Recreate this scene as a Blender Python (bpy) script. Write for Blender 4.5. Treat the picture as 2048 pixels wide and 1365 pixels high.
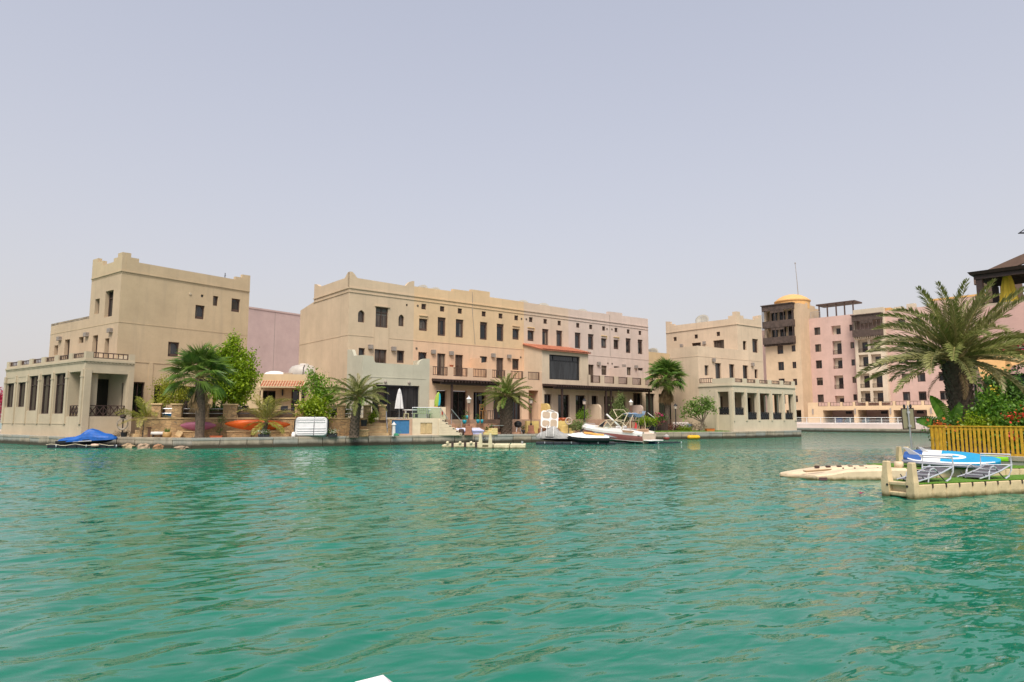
import bpy, math, random
import numpy as np
from mathutils import Vector, Matrix

# ------------------------------------------------------------------ camera, sky, sun, exposure
S = bpy.context.scene
for o in list(bpy.data.objects):
    bpy.data.objects.remove(o)
COL = S.collection
R = math.radians
cam = bpy.data.cameras.new('camera'); camo = bpy.data.objects.new('camera', cam); COL.objects.link(camo)
cam.sensor_width = 36; cam.lens = 24; cam.clip_start = 0.05; cam.clip_end = 4000
camo.location = (0, 0, 1.8); camo.rotation_euler = (R(90 + 6.5), 0, 0)
S.camera = camo

SUN_EL, SUN_AZ = 54, 184            # azimuth from +Y towards +X
world = bpy.data.worlds.new('World'); S.world = world; world.use_nodes = True
wn = world.node_tree.nodes; wl = world.node_tree.links
bg = wn['Background']
sky = wn.new('ShaderNodeTexSky'); sky.sky_type = 'NISHITA'; sky.sun_disc = False
sky.sun_elevation = R(SUN_EL); sky.sun_rotation = R(SUN_AZ)
sky.air_density = 1.0; sky.dust_density = 3.0; sky.ozone_density = 1.5; sky.altitude = 0
hz = wn.new('ShaderNodeMix'); hz.data_type = 'RGBA'
hz.inputs[7].default_value = (2.75, 2.57, 2.55, 1)        # veil of dusty summer haze, thickest along the horizon, the same all round
tcw = wn.new('ShaderNodeTexCoord'); spw = wn.new('ShaderNodeSeparateXYZ'); wl.new(tcw.outputs['Generated'], spw.inputs[0])
def wmath(op, a, b):
    k = wn.new('ShaderNodeMath'); k.operation = op
    for i, v in ((0, a), (1, b)):
        if isinstance(v, (int, float)): k.inputs[i].default_value = v
        else: wl.new(v, k.inputs[i])
    return k.outputs[0]
up_ = wmath('MAXIMUM', spw.outputs[2], 0.0)
wl.new(wmath('MULTIPLY', wmath('EXPONENT', wmath('MULTIPLY', up_, -1.0), 0), .97), hz.inputs[0])
wl.new(sky.outputs[0], hz.inputs[6]); wl.new(hz.outputs[2], bg.inputs[0])
bg.inputs[1].default_value = 0.095

sl = bpy.data.lights.new('sun', 'SUN'); sl.energy = 1.5; sl.angle = R(30); sl.color = (1.0, 0.92, 0.80)   # sun behind dusty summer haze: wide, soft
so = bpy.data.objects.new('sun', sl); COL.objects.link(so)
sd = Vector((math.sin(R(SUN_AZ)) * math.cos(R(SUN_EL)), math.cos(R(SUN_AZ)) * math.cos(R(SUN_EL)), math.sin(R(SUN_EL))))
so.rotation_euler = (-sd).to_track_quat('-Z', 'Y').to_euler(); so.location = (0, 0, 60)
S.view_settings.view_transform = 'Standard'; S.view_settings.look = 'None'
S.view_settings.gamma = 1.0; S.view_settings.use_curve_mapping = False
S.view_settings.exposure = 1.38
S.render.engine = 'CYCLES'
S.cycles.max_bounces = 6; S.cycles.transparent_max_bounces = 8
rng = random.Random(7); nrng = np.random.default_rng(11)

# ------------------------------------------------------------------ materials
_M = {}
def nt(name):
    m = bpy.data.materials.new(name); m.use_nodes = True
    n = m.node_tree.nodes; return m, n, m.node_tree.links, n['Principled BSDF']
def coord(n, l, scale=(1, 1, 1), kind='Object', rot=0):
    tc = n.new('ShaderNodeTexCoord'); mp = n.new('ShaderNodeMapping')
    mp.inputs['Scale'].default_value = scale; mp.inputs['Rotation'].default_value = (0, 0, rot)
    l.new(tc.outputs[kind], mp.inputs[0]); return mp
def noise(n, l, mp, sc, det=4, rough=.6):
    t = n.new('ShaderNodeTexNoise'); t.inputs['Scale'].default_value = sc
    t.inputs['Detail'].default_value = det; t.inputs['Roughness'].default_value = rough
    l.new(mp.outputs[0], t.inputs['Vector']); return t
def mult(c, k): return tuple(min(1, x * k) for x in c[:3]) + (1,)
def mixc(n, l, fac, a, b):
    x = n.new('ShaderNodeMix'); x.data_type = 'RGBA'
    if hasattr(fac, 'is_linked'): l.new(fac, x.inputs[0])
    else: x.inputs[0].default_value = fac
    for v, i in ((a, 6), (b, 7)):
        if hasattr(v, 'is_linked'): l.new(v, x.inputs[i])
        else: x.inputs[i].default_value = v
    return x.outputs[2]
def ramp(n, l, src, a, b):
    r = n.new('ShaderNodeMapRange'); r.inputs[1].default_value = a; r.inputs[2].default_value = b
    l.new(src, r.inputs[0]); return r.outputs[0]
def bump(n, l, bs, h, st, dist=.02):
    b = n.new('ShaderNodeBump'); b.inputs['Strength'].default_value = st; b.inputs['Distance'].default_value = dist
    l.new(h, b.inputs['Height']); l.new(b.outputs[0], bs.inputs['Normal'])

def plain(name, c, rough=.6, metal=0, var=.12, sc=3, bmp=0, spec=.4, bsc=40, grime=None):
    if name in _M: return _M[name]
    m, n, l, bs = nt(name); c = tuple(c) + (1,)
    mp = coord(n, l); t = noise(n, l, mp, sc)
    col = mixc(n, l, ramp(n, l, t.outputs[0], .3, .7), mult(c, 1 - var), mult(c, 1 + var))
    if grime is not None:         # algae and scum along the waterline, scuffs above
        ge = n.new('ShaderNodeNewGeometry'); sx = n.new('ShaderNodeSeparateXYZ'); l.new(ge.outputs['Position'], sx.inputs[0])
        mg = n.new('ShaderNodeMapping'); l.new(ge.outputs['Position'], mg.inputs[0]); a = noise(n, l, mg, 5, 4, .7)
        ad = n.new('ShaderNodeMath'); ad.operation = 'MULTIPLY_ADD'; ad.inputs[1].default_value = -.16; l.new(a.outputs[0], ad.inputs[0]); l.new(sx.outputs[2], ad.inputs[2])
        f = noise(n, l, mg, 11, 5, .75); col = mixc(n, l, ramp(n, l, f.outputs[0], .56, .75), col, mult(c, .62))
        col = mixc(n, l, ramp(n, l, ad.outputs[0], grime - .12, grime - .02), (.10, .085, .03, 1), col)
    l.new(col, bs.inputs['Base Color'])
    bs.inputs['Roughness'].default_value = rough; bs.inputs['Metallic'].default_value = metal
    bs.inputs['Specular IOR Level'].default_value = spec
    if bmp:
        t2 = noise(n, l, mp, bsc, 3); bump(n, l, bs, t2.outputs[0], bmp)
    _M[name] = m; return m
def stucco(name, c, dirt=.2, stain=(.30, .25, .19)):
    """sun-bleached painted render: broad blotches, rain streaks, fine grain"""
    if name in _M: return _M[name]
    m, n, l, bs = nt(name); c = tuple(c) + (1,)
    mp = coord(n, l); a = noise(n, l, mp, .45, 5, .65)
    base = mixc(n, l, ramp(n, l, a.outputs[0], .3, .72), mult(c, .87), mult(c, 1.09))
    ms = coord(n, l, (1.5, 1.5, .10)); st = noise(n, l, ms, 1.6, 6, .7)
    sk = ramp(n, l, st.outputs[0], .52, .76)
    k = n.new('ShaderNodeMath'); k.operation = 'MULTIPLY'; k.inputs[1].default_value = dirt * 2; l.new(sk, k.inputs[0])
    col = mixc(n, l, k.outputs[0], base, tuple(stain) + (1,))
    f = noise(n, l, mp, 9, 3, .7)
    col = mixc(n, l, ramp(n, l, f.outputs[0], .55, .85), col, mult(c, .84))
    l.new(col, bs.inputs['Base Color']); bs.inputs['Roughness'].default_value = .92
    bs.inputs['Specular IOR Level'].default_value = .2
    g = noise(n, l, mp, 55, 4); bump(n, l, bs, g.outputs[0], .25, .02)
    _M[name] = m; return m
def glass(name, c, rough=.03):
    if name in _M: return _M[name]
    m, n, l, bs = nt(name); mp = coord(n, l, (5, 5, .35)); t = noise(n, l, mp, 1.2, 2)
    l.new(mixc(n, l, ramp(n, l, t.outputs[0], .4, .6), mult(c, .6), mult(c, 1.3)), bs.inputs['Base Color'])
    bs.inputs['Roughness'].default_value = rough; bs.inputs['Specular IOR Level'].default_value = .6
    _M[name] = m; return m
def clear_glass():
    if 'clear_glass' in _M: return _M['clear_glass']
    m, n, l, bs = nt('clear_glass'); out = n['Material Output']
    tr = n.new('ShaderNodeBsdfTransparent'); tr.inputs[0].default_value = (.80, .92, .88, 1)
    gl = n.new('ShaderNodeBsdfGlossy'); gl.inputs['Roughness'].default_value = .03
    fr = n.new('ShaderNodeFresnel'); fr.inputs[0].default_value = 1.5
    mx = n.new('ShaderNodeMixShader'); l.new(fr.outputs[0], mx.inputs[0]); l.new(tr.outputs[0], mx.inputs[1]); l.new(gl.outputs[0], mx.inputs[2])
    l.new(mx.outputs[0], out.inputs[0]); _M['clear_glass'] = m; return m
def leafm(name, c1, c2, trans=.35, rough=.45, objvar=0.0, c3=None):
    """leaf blades: every blade its own tone, light coming through"""
    if name in _M: return _M[name]
    m, n, l, bs = nt(name); out = n['Material Output']
    ge = n.new('ShaderNodeNewGeometry')
    col = mixc(n, l, ge.outputs['Random Per Island'], tuple(c1) + (1,), tuple(c2) + (1,))
    if c3:
        oi = n.new('ShaderNodeObjectInfo')
        col = mixc(n, l, ramp(n, l, oi.outputs['Random'], .55, 1.0), col, tuple(c3) + (1,))
    l.new(col, bs.inputs['Base Color']); bs.inputs['Roughness'].default_value = rough
    bs.inputs['Specular IOR Level'].default_value = .35
    tr = n.new('ShaderNodeBsdfTranslucent'); l.new(col, tr.inputs[0])
    mx = n.new('ShaderNodeMixShader'); mx.inputs[0].default_value = trans
    l.new(bs.outputs[0], mx.inputs[1]); l.new(tr.outputs[0], mx.inputs[2]); l.new(mx.outputs[0], out.inputs[0])
    _M[name] = m; return m
def stonem(name, c1, c2, sc=2.2, mortar=(.22, .17, .11)):
    if name in _M: return _M[name]
    m, n, l, bs = nt(name); mp = coord(n, l, (1, 1, 1.7))
    v = n.new('ShaderNodeTexVoronoi'); v.inputs['Scale'].default_value = sc; l.new(mp.outputs[0], v.inputs['Vector'])
    d = n.new('ShaderNodeTexVoronoi'); d.feature = 'DISTANCE_TO_EDGE'; d.inputs['Scale'].default_value = sc; l.new(mp.outputs[0], d.inputs['Vector'])
    sep = n.new('ShaderNodeSeparateColor'); l.new(v.outputs['Color'], sep.inputs[0])
    col = mixc(n, l, sep.outputs[0], tuple(c1) + (1,), tuple(c2) + (1,))
    t = noise(n, l, mp, 12, 4); col = mixc(n, l, ramp(n, l, t.outputs[0], .45, .8), col, mult(c1, .6))
    e = ramp(n, l, d.outputs[0], .0, .05)
    col = mixc(n, l, e, tuple(mortar) + (1,), col)
    l.new(col, bs.inputs['Base Color']); bs.inputs['Roughness'].default_value = .9
    bump(n, l, bs, e, .6, .03); _M[name] = m; return m
def concretem(name, c, wet=None):
    """sea wall concrete, with a dark tide band under height wet (world z)"""
    if name in _M: return _M[name]
    m, n, l, bs = nt(name); c = tuple(c) + (1,)
    ge = n.new('ShaderNodeNewGeometry'); mp = n.new('ShaderNodeMapping'); l.new(ge.outputs['Position'], mp.inputs[0])
    a = noise(n, l, mp, 1.1, 6, .7); col = mixc(n, l, ramp(n, l, a.outputs[0], .3, .7), mult(c, .7), mult(c, 1.15))
    ms = n.new('ShaderNodeMapping'); ms.inputs['Scale'].default_value = (1, 1, .12); l.new(ge.outputs['Position'], ms.inputs[0])
    s = noise(n, l, ms, 3.2, 5, .7); col = mixc(n, l, ramp(n, l, s.outputs[0], .52, .75), col, (.13, .12, .10, 1))
    oi = n.new('ShaderNodeObjectInfo')
    col = mixc(n, l, ramp(n, l, oi.outputs['Random'], .25, 1.35), col, (.25, .285, .28, 1))
    if wet is not None:
        sx = n.new('ShaderNodeSeparateXYZ'); l.new(ge.outputs['Position'], sx.inputs[0])
        ad = n.new('ShaderNodeMath'); ad.operation = 'MULTIPLY_ADD'; ad.inputs[1].default_value = .22; l.new(a.outputs[0], ad.inputs[0]); l.new(sx.outputs[2], ad.inputs[2])
        col = mixc(n, l, ramp(n, l, ad.outputs[0], wet - .02, wet + .16), (.045, .038, .022, 1), col)
    l.new(col, bs.inputs['Base Color']); bs.inputs['Roughness'].default_value = .85
    g = noise(n, l, mp, 30, 4); bump(n, l, bs, g.outputs[0], .4, .02); _M[name] = m; return m
def wave_group():
    """height of the ripples at a point (metres)"""
    g = bpy.data.node_groups.new('wave_height', 'ShaderNodeTree')
    g.interface.new_socket('P', in_out='INPUT', socket_type='NodeSocketVector'); g.interface.new_socket('H', in_out='OUTPUT', socket_type='NodeSocketFloat')
    n, l = g.nodes, g.links; gi = n.new('NodeGroupInput'); go = n.new('NodeGroupOutput'); tot = None
    for sc, rot, amp, det, dist in (((.10, .34), -20, .22, 1, .0), ((.30, .85), -38, .20, 2, .35), ((.85, 2.3), -46, .17, 2, .45), ((1.5, 3.9), -12, .085, 2, .4), ((3.6, 8.5), -26, .036, 2, .3)):
        r = n.new('ShaderNodeVectorRotate'); r.rotation_type = 'Z_AXIS'; r.inputs['Angle'].default_value = R(rot); l.new(gi.outputs[0], r.inputs['Vector'])
        m = n.new('ShaderNodeMapping'); m.inputs['Scale'].default_value = sc + (1,); l.new(r.outputs[0], m.inputs[0])
        t = n.new('ShaderNodeTexNoise'); t.inputs['Scale'].default_value = 1; t.inputs['Detail'].default_value = det; t.inputs['Roughness'].default_value = .4; t.inputs['Distortion'].default_value = dist; l.new(m.outputs[0], t.inputs['Vector'])
        k = n.new('ShaderNodeMath'); k.operation = 'MULTIPLY_ADD'; k.inputs[1].default_value = amp; k.inputs[2].default_value = 0; l.new(t.outputs[0], k.inputs[0])
        if tot is not None: l.new(tot, k.inputs[2])
        tot = k.outputs[0]
    l.new(tot, go.inputs[0]); return g
def watermat():
    """open green water: ripple normals taken from the exact slope of the wave height, so distant ripples keep their tilt"""
    m, n, l, bs = nt('water'); g = wave_group(); e = .03
    ge = n.new('ShaderNodeNewGeometry'); hs = []
    for off in ((0, 0, 0), (e, 0, 0), (0, e, 0)):
        v = n.new('ShaderNodeVectorMath'); v.operation = 'ADD'; l.new(ge.outputs['Position'], v.inputs[0]); v.inputs[1].default_value = off
        q = n.new('ShaderNodeGroup'); q.node_tree = g; l.new(v.outputs[0], q.inputs[0]); hs.append(q.outputs[0])
    def mth(op, a, b):
        k = n.new('ShaderNodeMath'); k.operation = op
        for i, v in ((0, a), (1, b)):
            if hasattr(v, 'is_linked'): l.new(v, k.inputs[i])
            else: k.inputs[i].default_value = v
        return k.outputs[0]
    pp = n.new('ShaderNodeMapping'); pp.inputs['Scale'].default_value = (.045, .09, 1); l.new(ge.outputs['Position'], pp.inputs[0])
    pat = noise(n, l, pp, 1.0, 3, .6); gust = mth('ADD', mth('MULTIPLY', ramp(n, l, pat.outputs[0], .3, .7), .5), .75)
    sp = n.new('ShaderNodeSeparateXYZ'); l.new(ge.outputs['Position'], sp.inputs[0]); far = n.new('ShaderNodeMapRange'); l.new(sp.outputs[1], far.inputs[0])
    for i, v in ((1, 30), (2, 41), (3, .30), (4, 1.15)): far.inputs[i].default_value = v      # the modelled ripples end here, the relief takes over
    gust = mth('MULTIPLY', gust, far.outputs[0])
    cx = n.new('ShaderNodeCombineXYZ'); cx.inputs[2].default_value = 0
    for i in (0, 1): l.new(mth('MULTIPLY', mth('MULTIPLY', mth('SUBTRACT', hs[0], hs[1 + i]), 1 / e), gust), cx.inputs[i])
    va = n.new('ShaderNodeVectorMath'); va.operation = 'ADD'; l.new(cx.outputs[0], va.inputs[0]); l.new(ge.outputs['Normal'], va.inputs[1])
    nv = n.new('ShaderNodeVectorMath'); nv.operation = 'NORMALIZE'; l.new(va.outputs[0], nv.inputs[0]); l.new(nv.outputs[0], bs.inputs['Normal'])
    bp = n.new('ShaderNodeMapping'); bp.inputs['Scale'].default_value = (.03, .05, 1); l.new(ge.outputs['Position'], bp.inputs[0]); big = noise(n, l, bp, 1.0, 4, .6)
    l.new(mixc(n, l, ramp(n, l, big.outputs[0], .3, .7), (.004, .125, .070, 1), (.004, .168, .114, 1)), bs.inputs['Base Color'])
    bs.inputs['Roughness'].default_value = .05; bs.inputs['IOR'].default_value = 1.333; bs.inputs['Specular IOR Level'].default_value = .5
    return m

# ------------------------------------------------------------------ mesh building
class Face:
    """a wall plane in local coordinates: s runs along it, z up, d inward"""
    def __init__(s, o, sd, dd): s.o = o; s.s = sd; s.d = dd
    def p(f, s, z, d=0): return (f.o[0] + s * f.s[0] + d * f.d[0], f.o[1] + s * f.s[1] + d * f.d[1], z)
def front(v): return Face((0, v), (1, 0), (0, 1))
def leftf(u): return Face((u, 0), (0, -1), (1, 0))
def rightf(u): return Face((u, 0), (0, 1), (-1, 0))
class MB:
    def __init__(s): s.v = []; s.f = []; s.m = []; s.mi = 0; s.T = None
    def add(s, pts, faces):
        b = len(s.v)
        if s.T is not None: pts = [tuple(s.T @ Vector(p)) for p in pts]
        s.v += [tuple(p) for p in pts]; s.f += [tuple(b + i for i in f) for f in faces]; s.m += [s.mi] * len(faces); return s
    def box(s, x0, x1, y0, y1, z0, z1):
        return s.add([(x0, y0, z0), (x1, y0, z0), (x1, y1, z0), (x0, y1, z0), (x0, y0, z1), (x1, y0, z1), (x1, y1, z1), (x0, y1, z1)],
              [(0, 3, 2, 1), (4, 5, 6, 7), (0, 1, 5, 4), (1, 2, 6, 5), (2, 3, 7, 6), (3, 0, 4, 7)])
    def cbox(s, c, sz, z0=None):
        x, y = c[0], c[1]; z0 = c[2] - sz[2] / 2 if z0 is None else z0
        return s.box(x - sz[0] / 2, x + sz[0] / 2, y - sz[1] / 2, y + sz[1] / 2, z0, z0 + sz[2])
    def bevbox(s, x0, x1, y0, y1, z0, z1, b):
        pts = [(x0 + b, y0), (x1 - b, y0), (x1, y0 + b), (x1, y1 - b), (x1 - b, y1), (x0 + b, y1), (x0, y1 - b), (x0, y0 + b)]
        k = lambda q: (min(max(q[0], x0 + b), x1 - b), min(max(q[1], y0 + b), y1 - b))
        rings = [[k(p) + (z0,) for p in pts], [p + (z0 + b,) for p in pts], [p + (z1 - b,) for p in pts], [k(p) + (z1,) for p in pts]]
        return s.loft(rings, True, True)
    def fbox(s, F, s0, s1, z0, z1, d0, d1):
        q = [F.p(a, z, d) for d in (d0, d1) for z in (z0, z1) for a in (s0, s1)]
        return s.add(q, [(0, 1, 3, 2), (4, 6, 7, 5), (0, 4, 5, 1), (2, 3, 7, 6), (0, 2, 6, 4), (1, 5, 7, 3)])
    def prism(s, F, pts, d0, d1):
        n = len(pts); q = [F.p(a, z, d0) for a, z in pts] + [F.p(a, z, d1) for a, z in pts]
        return s.add(q, [tuple(range(n)), tuple(range(2 * n - 1, n - 1, -1))] + [(i, n + i, n + (i + 1) % n, (i + 1) % n) for i in range(n)])
    def slab(s, poly, z0, z1):
        n = len(poly); q = [(x, y, z0) for x, y in poly] + [(x, y, z1) for x, y in poly]
        return s.add(q, [tuple(range(n - 1, -1, -1)), tuple(range(n, 2 * n))] + [(i, (i + 1) % n, n + (i + 1) % n, n + i) for i in range(n)])
    def wall(s, F, s0, s1, z0, z1, holes=(), depth=.2):
        ss = sorted({s0, s1, *[min(max(h[i], s0), s1) for h in holes for i in (0, 1)]})
        zs = sorted({z0, z1, *[min(max(h[i], z0), z1) for h in holes for i in (2, 3)]})
        idx = {}; P = []; FF = []
        def vi(i, j):
            if (i, j) not in idx: idx[(i, j)] = len(P); P.append(F.p(ss[i], zs[j], 0))
            return idx[(i, j)]
        for i in range(len(ss) - 1):
            for j in range(len(zs) - 1):
                a, b = (ss[i] + ss[i + 1]) / 2, (zs[j] + zs[j + 1]) / 2
                if any(h[0] < a < h[1] and h[2] < b < h[3] for h in holes): continue
                FF.append((vi(i, j), vi(i + 1, j), vi(i + 1, j + 1), vi(i, j + 1)))
        s.add(P, FF)
        for h in holes:
            dd = h[4] if len(h) > 4 else depth
            q = [F.p(a, z, d) for d in (0, dd) for a, z in ((h[0], h[2]), (h[1], h[2]), (h[1], h[3]), (h[0], h[3]))]
            s.add(q, [(i, (i + 1) % 4, 4 + (i + 1) % 4, 4 + i) for i in range(4)])
        return s
    def quad(s, a, b, c, d): return s.add([a, b, c, d], [(0, 1, 2, 3)])
    def loft(s, rings, closed=True, caps=True):
        n = len(rings[0]); P = [p for r in rings for p in r]; FF = []
        for k in range(len(rings) - 1):
            for i in range(n if closed else n - 1):
                j = (i + 1) % n; FF.append((k * n + i, k * n + j, (k + 1) * n + j, (k + 1) * n + i))
        if caps and closed: FF += [tuple(range(n - 1, -1, -1)), tuple(range((len(rings) - 1) * n, len(rings) * n))]
        return s.add(P, FF)
    def tube(s, pts, r, n=6, caps=True):
        pts = [Vector(p) for p in pts]; rr = r if isinstance(r, (list, tuple)) else [r] * len(pts); rings = []
        for i, p in enumerate(pts):
            t = (pts[min(i + 1, len(pts) - 1)] - pts[max(i - 1, 0)]).normalized()
            up = Vector((0, 0, 1)) if abs(t.z) < .9 else Vector((1, 0, 0))
            a = t.cross(up).normalized(); b = a.cross(t)
            rings.append([tuple(p + (a * math.cos(2 * math.pi * k / n) + b * math.sin(2 * math.pi * k / n)) * rr[i]) for k in range(n)])
        return s.loft(rings, True, caps)
    def lathe(s, prof, n=12, c=(0, 0, 0)):
        rings = [[(c[0] + r * math.cos(2 * math.pi * k / n), c[1] + r * math.sin(2 * math.pi * k / n), c[2] + z) for k in range(n)] for r, z in prof]
        return s.loft(rings, True, True)
    def bar(s, a, b, w, h=None):
        """square bar between two points"""
        a, b = Vector(a), Vector(b); t = (b - a).normalized(); h = h or w
        up = Vector((0, 0, 1)) if abs(t.z) < .95 else Vector((0, 1, 0))
        x = t.cross(up).normalized() * w / 2; y = x.normalized().cross(t).normalized() * h / 2
        return s.loft([[tuple(p + x + y), tuple(p - x + y), tuple(p - x - y), tuple(p + x - y)] for p in (a, b)], True, True)
    def mesh(s, name, mats, smooth=False):
        me = bpy.data.meshes.new(name); me.from_pydata(s.v, [], s.f)
        for x in (mats if isinstance(mats, (list, tuple)) else [mats]): me.materials.append(x)
        if any(s.m): me.polygons.foreach_set('material_index', s.m)
        if smooth: me.polygons.foreach_set('use_smooth', [True] * len(me.polygons))
        me.update(); return me
def link(name, me, parent=None, loc=None, rot=None, kind=None, label=None):
    o = bpy.data.objects.new(name, me); COL.objects.link(o); o.parent = parent
    if loc is not None: o.location = loc
    if rot is not None: o.rotation_euler = rot
    if kind: o['kind'] = kind
    if label: o['label'] = label
    return o
def part(name, mb, mat, parent=None, kind=None, label=None, smooth=False, loc=None, rot=None):
    return link(name, mb.mesh(name, mat, smooth), parent, loc, rot, kind, label)
def tag(o, label, cat, group=None):
    o['label'] = label; o['category'] = cat
    if group: o['group'] = group
    return o
def thing(name, label, cat, loc=(0, 0, 0), rotz=0, group=None):
    o = bpy.data.objects.new(name, None); o.empty_display_size = .3; COL.objects.link(o)
    o.location = loc if len(loc) == 3 else (loc[0], loc[1], 0); o.rotation_euler = (0, 0, rotz)
    return tag(o, label, cat, group)
def solo(name, mb, mat, label, cat, loc=(0, 0, 0), rotz=0, group=None, smooth=False):
    o = part(name, mb, mat, None, smooth=smooth, loc=loc, rot=(0, 0, rotz)); return tag(o, label, cat, group)
def struct(name, mb, mat, parent=None):
    return part(name, mb, mat, parent, kind='structure')
def copy_tree(o, parent=None):
    kids = [c for c in bpy.data.objects if c.parent == o]
    c = o.copy(); COL.objects.link(c); c.parent = parent
    for k in kids: copy_tree(k, c)
    return c
def az(a): return R(90 - a)        # compass bearing (from +Y towards +X) of local x
def arc(cx, cy, r, a0, a1, n): return [(cx + r * math.cos(R(a0 + (a1 - a0) * i / n)), cy + r * math.sin(R(a0 + (a1 - a0) * i / n))) for i in range(n + 1)]
def npmesh(name, V, nper, mats, midx=None):
    """many separate flat blades: V (n, nper, 3)"""
    n = len(V); me = bpy.data.meshes.new(name); me.vertices.add(n * nper); me.vertices.foreach_set('co', V.reshape(-1).astype(np.float32))
    me.loops.add(n * nper); me.loops.foreach_set('vertex_index', np.arange(n * nper, dtype=np.int32))
    me.polygons.add(n); me.polygons.foreach_set('loop_start', np.arange(0, n * nper, nper, dtype=np.int32))
    for m in (mats if isinstance(mats, (list, tuple)) else [mats]): me.materials.append(m)
    if midx is not None: me.polygons.foreach_set('material_index', midx.astype(np.int32))
    me.update(calc_edges=True); return me

# ------------------------------------------------------------------ shared paints
BROWN = plain('dark_brown_wood', (.045, .026, .022), .6, var=.25, sc=6)
BROWN2 = plain('red_brown_wood', (.075, .044, .034), .6, var=.25, sc=6)
GLASS = [glass('window_glass_dark', (.012, .013, .015)), glass('window_glass_grey', (.030, .030, .032)), glass('window_glass_curtain', (.075, .055, .042), .05)]
DOORG = glass('door_glass', (.008, .010, .011), .02)
GREENG = glass('green_tinted_glass', (.045, .06, .045), .04)
WHITE = plain('white_paint', (.72, .70, .68), .5, var=.06)
WHITEP = plain('white_gelcoat', (.74, .72, .69), .25, var=.05, spec=.5)
BLACK = plain('black_plastic', (.016, .017, .02), .5, var=.2)
METAL = plain('galvanised_metal', (.55, .56, .58), .35, .8, var=.08)
DARKM = plain('dark_metal', (.03, .03, .035), .5, .4, var=.1)
CONC = concretem('quay_concrete', (.36, .31, .235), wet=.30)
PAVE = plain('paving', (.42, .33, .25), .9, var=.2, sc=1.5, bmp=.2)
STONE = stonem('rough_ochre_stone', (.54, .35, .17), (.33, .20, .10), 3.2)
STEP = plain('sandstone', (.58, .41, .22), .85, var=.22, sc=2.5, bmp=.3)
TERRA = plain('terracotta', (.38, .11, .045), .8, var=.2, sc=8)
GREY = plain('grey_stucco_lamp', (.30, .26, .23), .8)
YELLOWP = plain('yellow_painted_wood', (.50, .285, .018), .6, var=.28, sc=7, bmp=.2)
BEIGEP = plain('beige_dock_plastic', (.56, .44, .26), .55, var=.16, sc=2.5, bmp=.1, grime=.06)
CREAMP = plain('cream_plaster', (.60, .50, .36), .85, var=.12, sc=1.5)
SOIL = plain('soil', (.10, .065, .04), .95, var=.3, sc=6)
TURF = plain('artificial_turf', (.085, .19, .012), .95, var=.35, sc=25, bmp=.6, bsc=120)

# ------------------------------------------------------------------ setting: water, islands, sea walls
def water_mesh():
    """one sheet: modelled ripples on the near lagoon, flat beyond"""
    g = np.random.default_rng(4); xs = np.arange(-44, 44.01, .085); ys = [1.5]
    while ys[-1] < 42: ys.append(ys[-1] + min(.11, .045 + .0035 * ys[-1]))
    ys = np.array(ys); X, Y = np.meshgrid(xs, ys); H = np.zeros_like(X); n = 80
    lam = np.exp(g.uniform(np.log(.24), np.log(1.1), n)); kk = 2 * np.pi / lam
    th = np.where(g.random(n) < .62, R(132) + g.normal(0, .30, n), R(90) + g.normal(0, .75, n))
    sl = .106 * np.sqrt(2 / n) * np.where(lam > .9, .75, 1.1)
    for i in range(n): H += sl[i] / kk[i] * np.sin(kk[i] * (np.cos(th[i]) * X + np.sin(th[i]) * Y) + g.uniform(0, 6.28) + .5 * np.sin(.21 * X + .33 * Y + i))
    gust = 1 + .35 * np.sin(.19 * X + .11 * Y + 1) * np.sin(.07 * X - .23 * Y) + .2 * np.sin(.05 * X + .4 * Y)
    H = H * gust; H = H + 2.2 * H * np.abs(H) * .5
    e = np.clip(np.minimum(np.minimum(X + 44, 44 - X), np.minimum(Y - 1.5, 42 - Y)) / 3, 0, 1); e = np.where(Y < 10, np.clip(np.minimum(X + 44, 44 - X) / 3, 0, 1) * np.clip((Y - 1.5) / .6, 0, 1), e); H *= e
    ny, nx = X.shape; V = np.stack([X, Y, H], -1).reshape(-1, 3)
    i = np.arange(ny - 1)[:, None] * nx + np.arange(nx - 1)[None]; Q = np.stack([i, i + 1, i + nx + 1, i + nx], -1).reshape(-1, 4)
    x0, x1, y0, y1 = xs[0], xs[-1], ys[0], ys[-1]; B = 1500
    ex = np.array([(-B, -60, 0), (B, -60, 0), (B, y0, 0), (-B, y0, 0), (x0, y0, 0), (x1, y0, 0), (x0, y1, 0), (x1, y1, 0), (-B, y1, 0), (B, y1, 0), (-B, 2600, 0), (B, 2600, 0)], float)
    b = len(V); F = np.array([(0, 1, 2, 3), (3, 4, 6, 8), (5, 2, 9, 7), (8, 9, 11, 10)]) + b
    V = np.concatenate([V, ex]); Q = np.concatenate([Q, F]); me = bpy.data.meshes.new('water')
    me.vertices.add(len(V)); me.vertices.foreach_set('co', V.reshape(-1).astype(np.float32)); me.loops.add(Q.size); me.loops.foreach_set('vertex_index', Q.reshape(-1).astype(np.int32))
    me.polygons.add(len(Q)); me.polygons.foreach_set('loop_start', np.arange(0, Q.size, 4, dtype=np.int32)); me.polygons.foreach_set('use_smooth', np.ones(len(Q), bool)); me.materials.append(watermat()); me.update(calc_edges=True); return me
link('water', water_mesh(), kind='structure')
isl = [(-60, 66.5), (-40.3, 52.9), (-28.4, 44.3), (-25.4, 44.3), (-19.3, 41.6), (-9.8, 47.1), (1.5, 52.6), (12.2, 59.8), (20.5, 63.05), (29.25, 69.6), (25.5, 75), (-2, 118), (-60, 118)]
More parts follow.
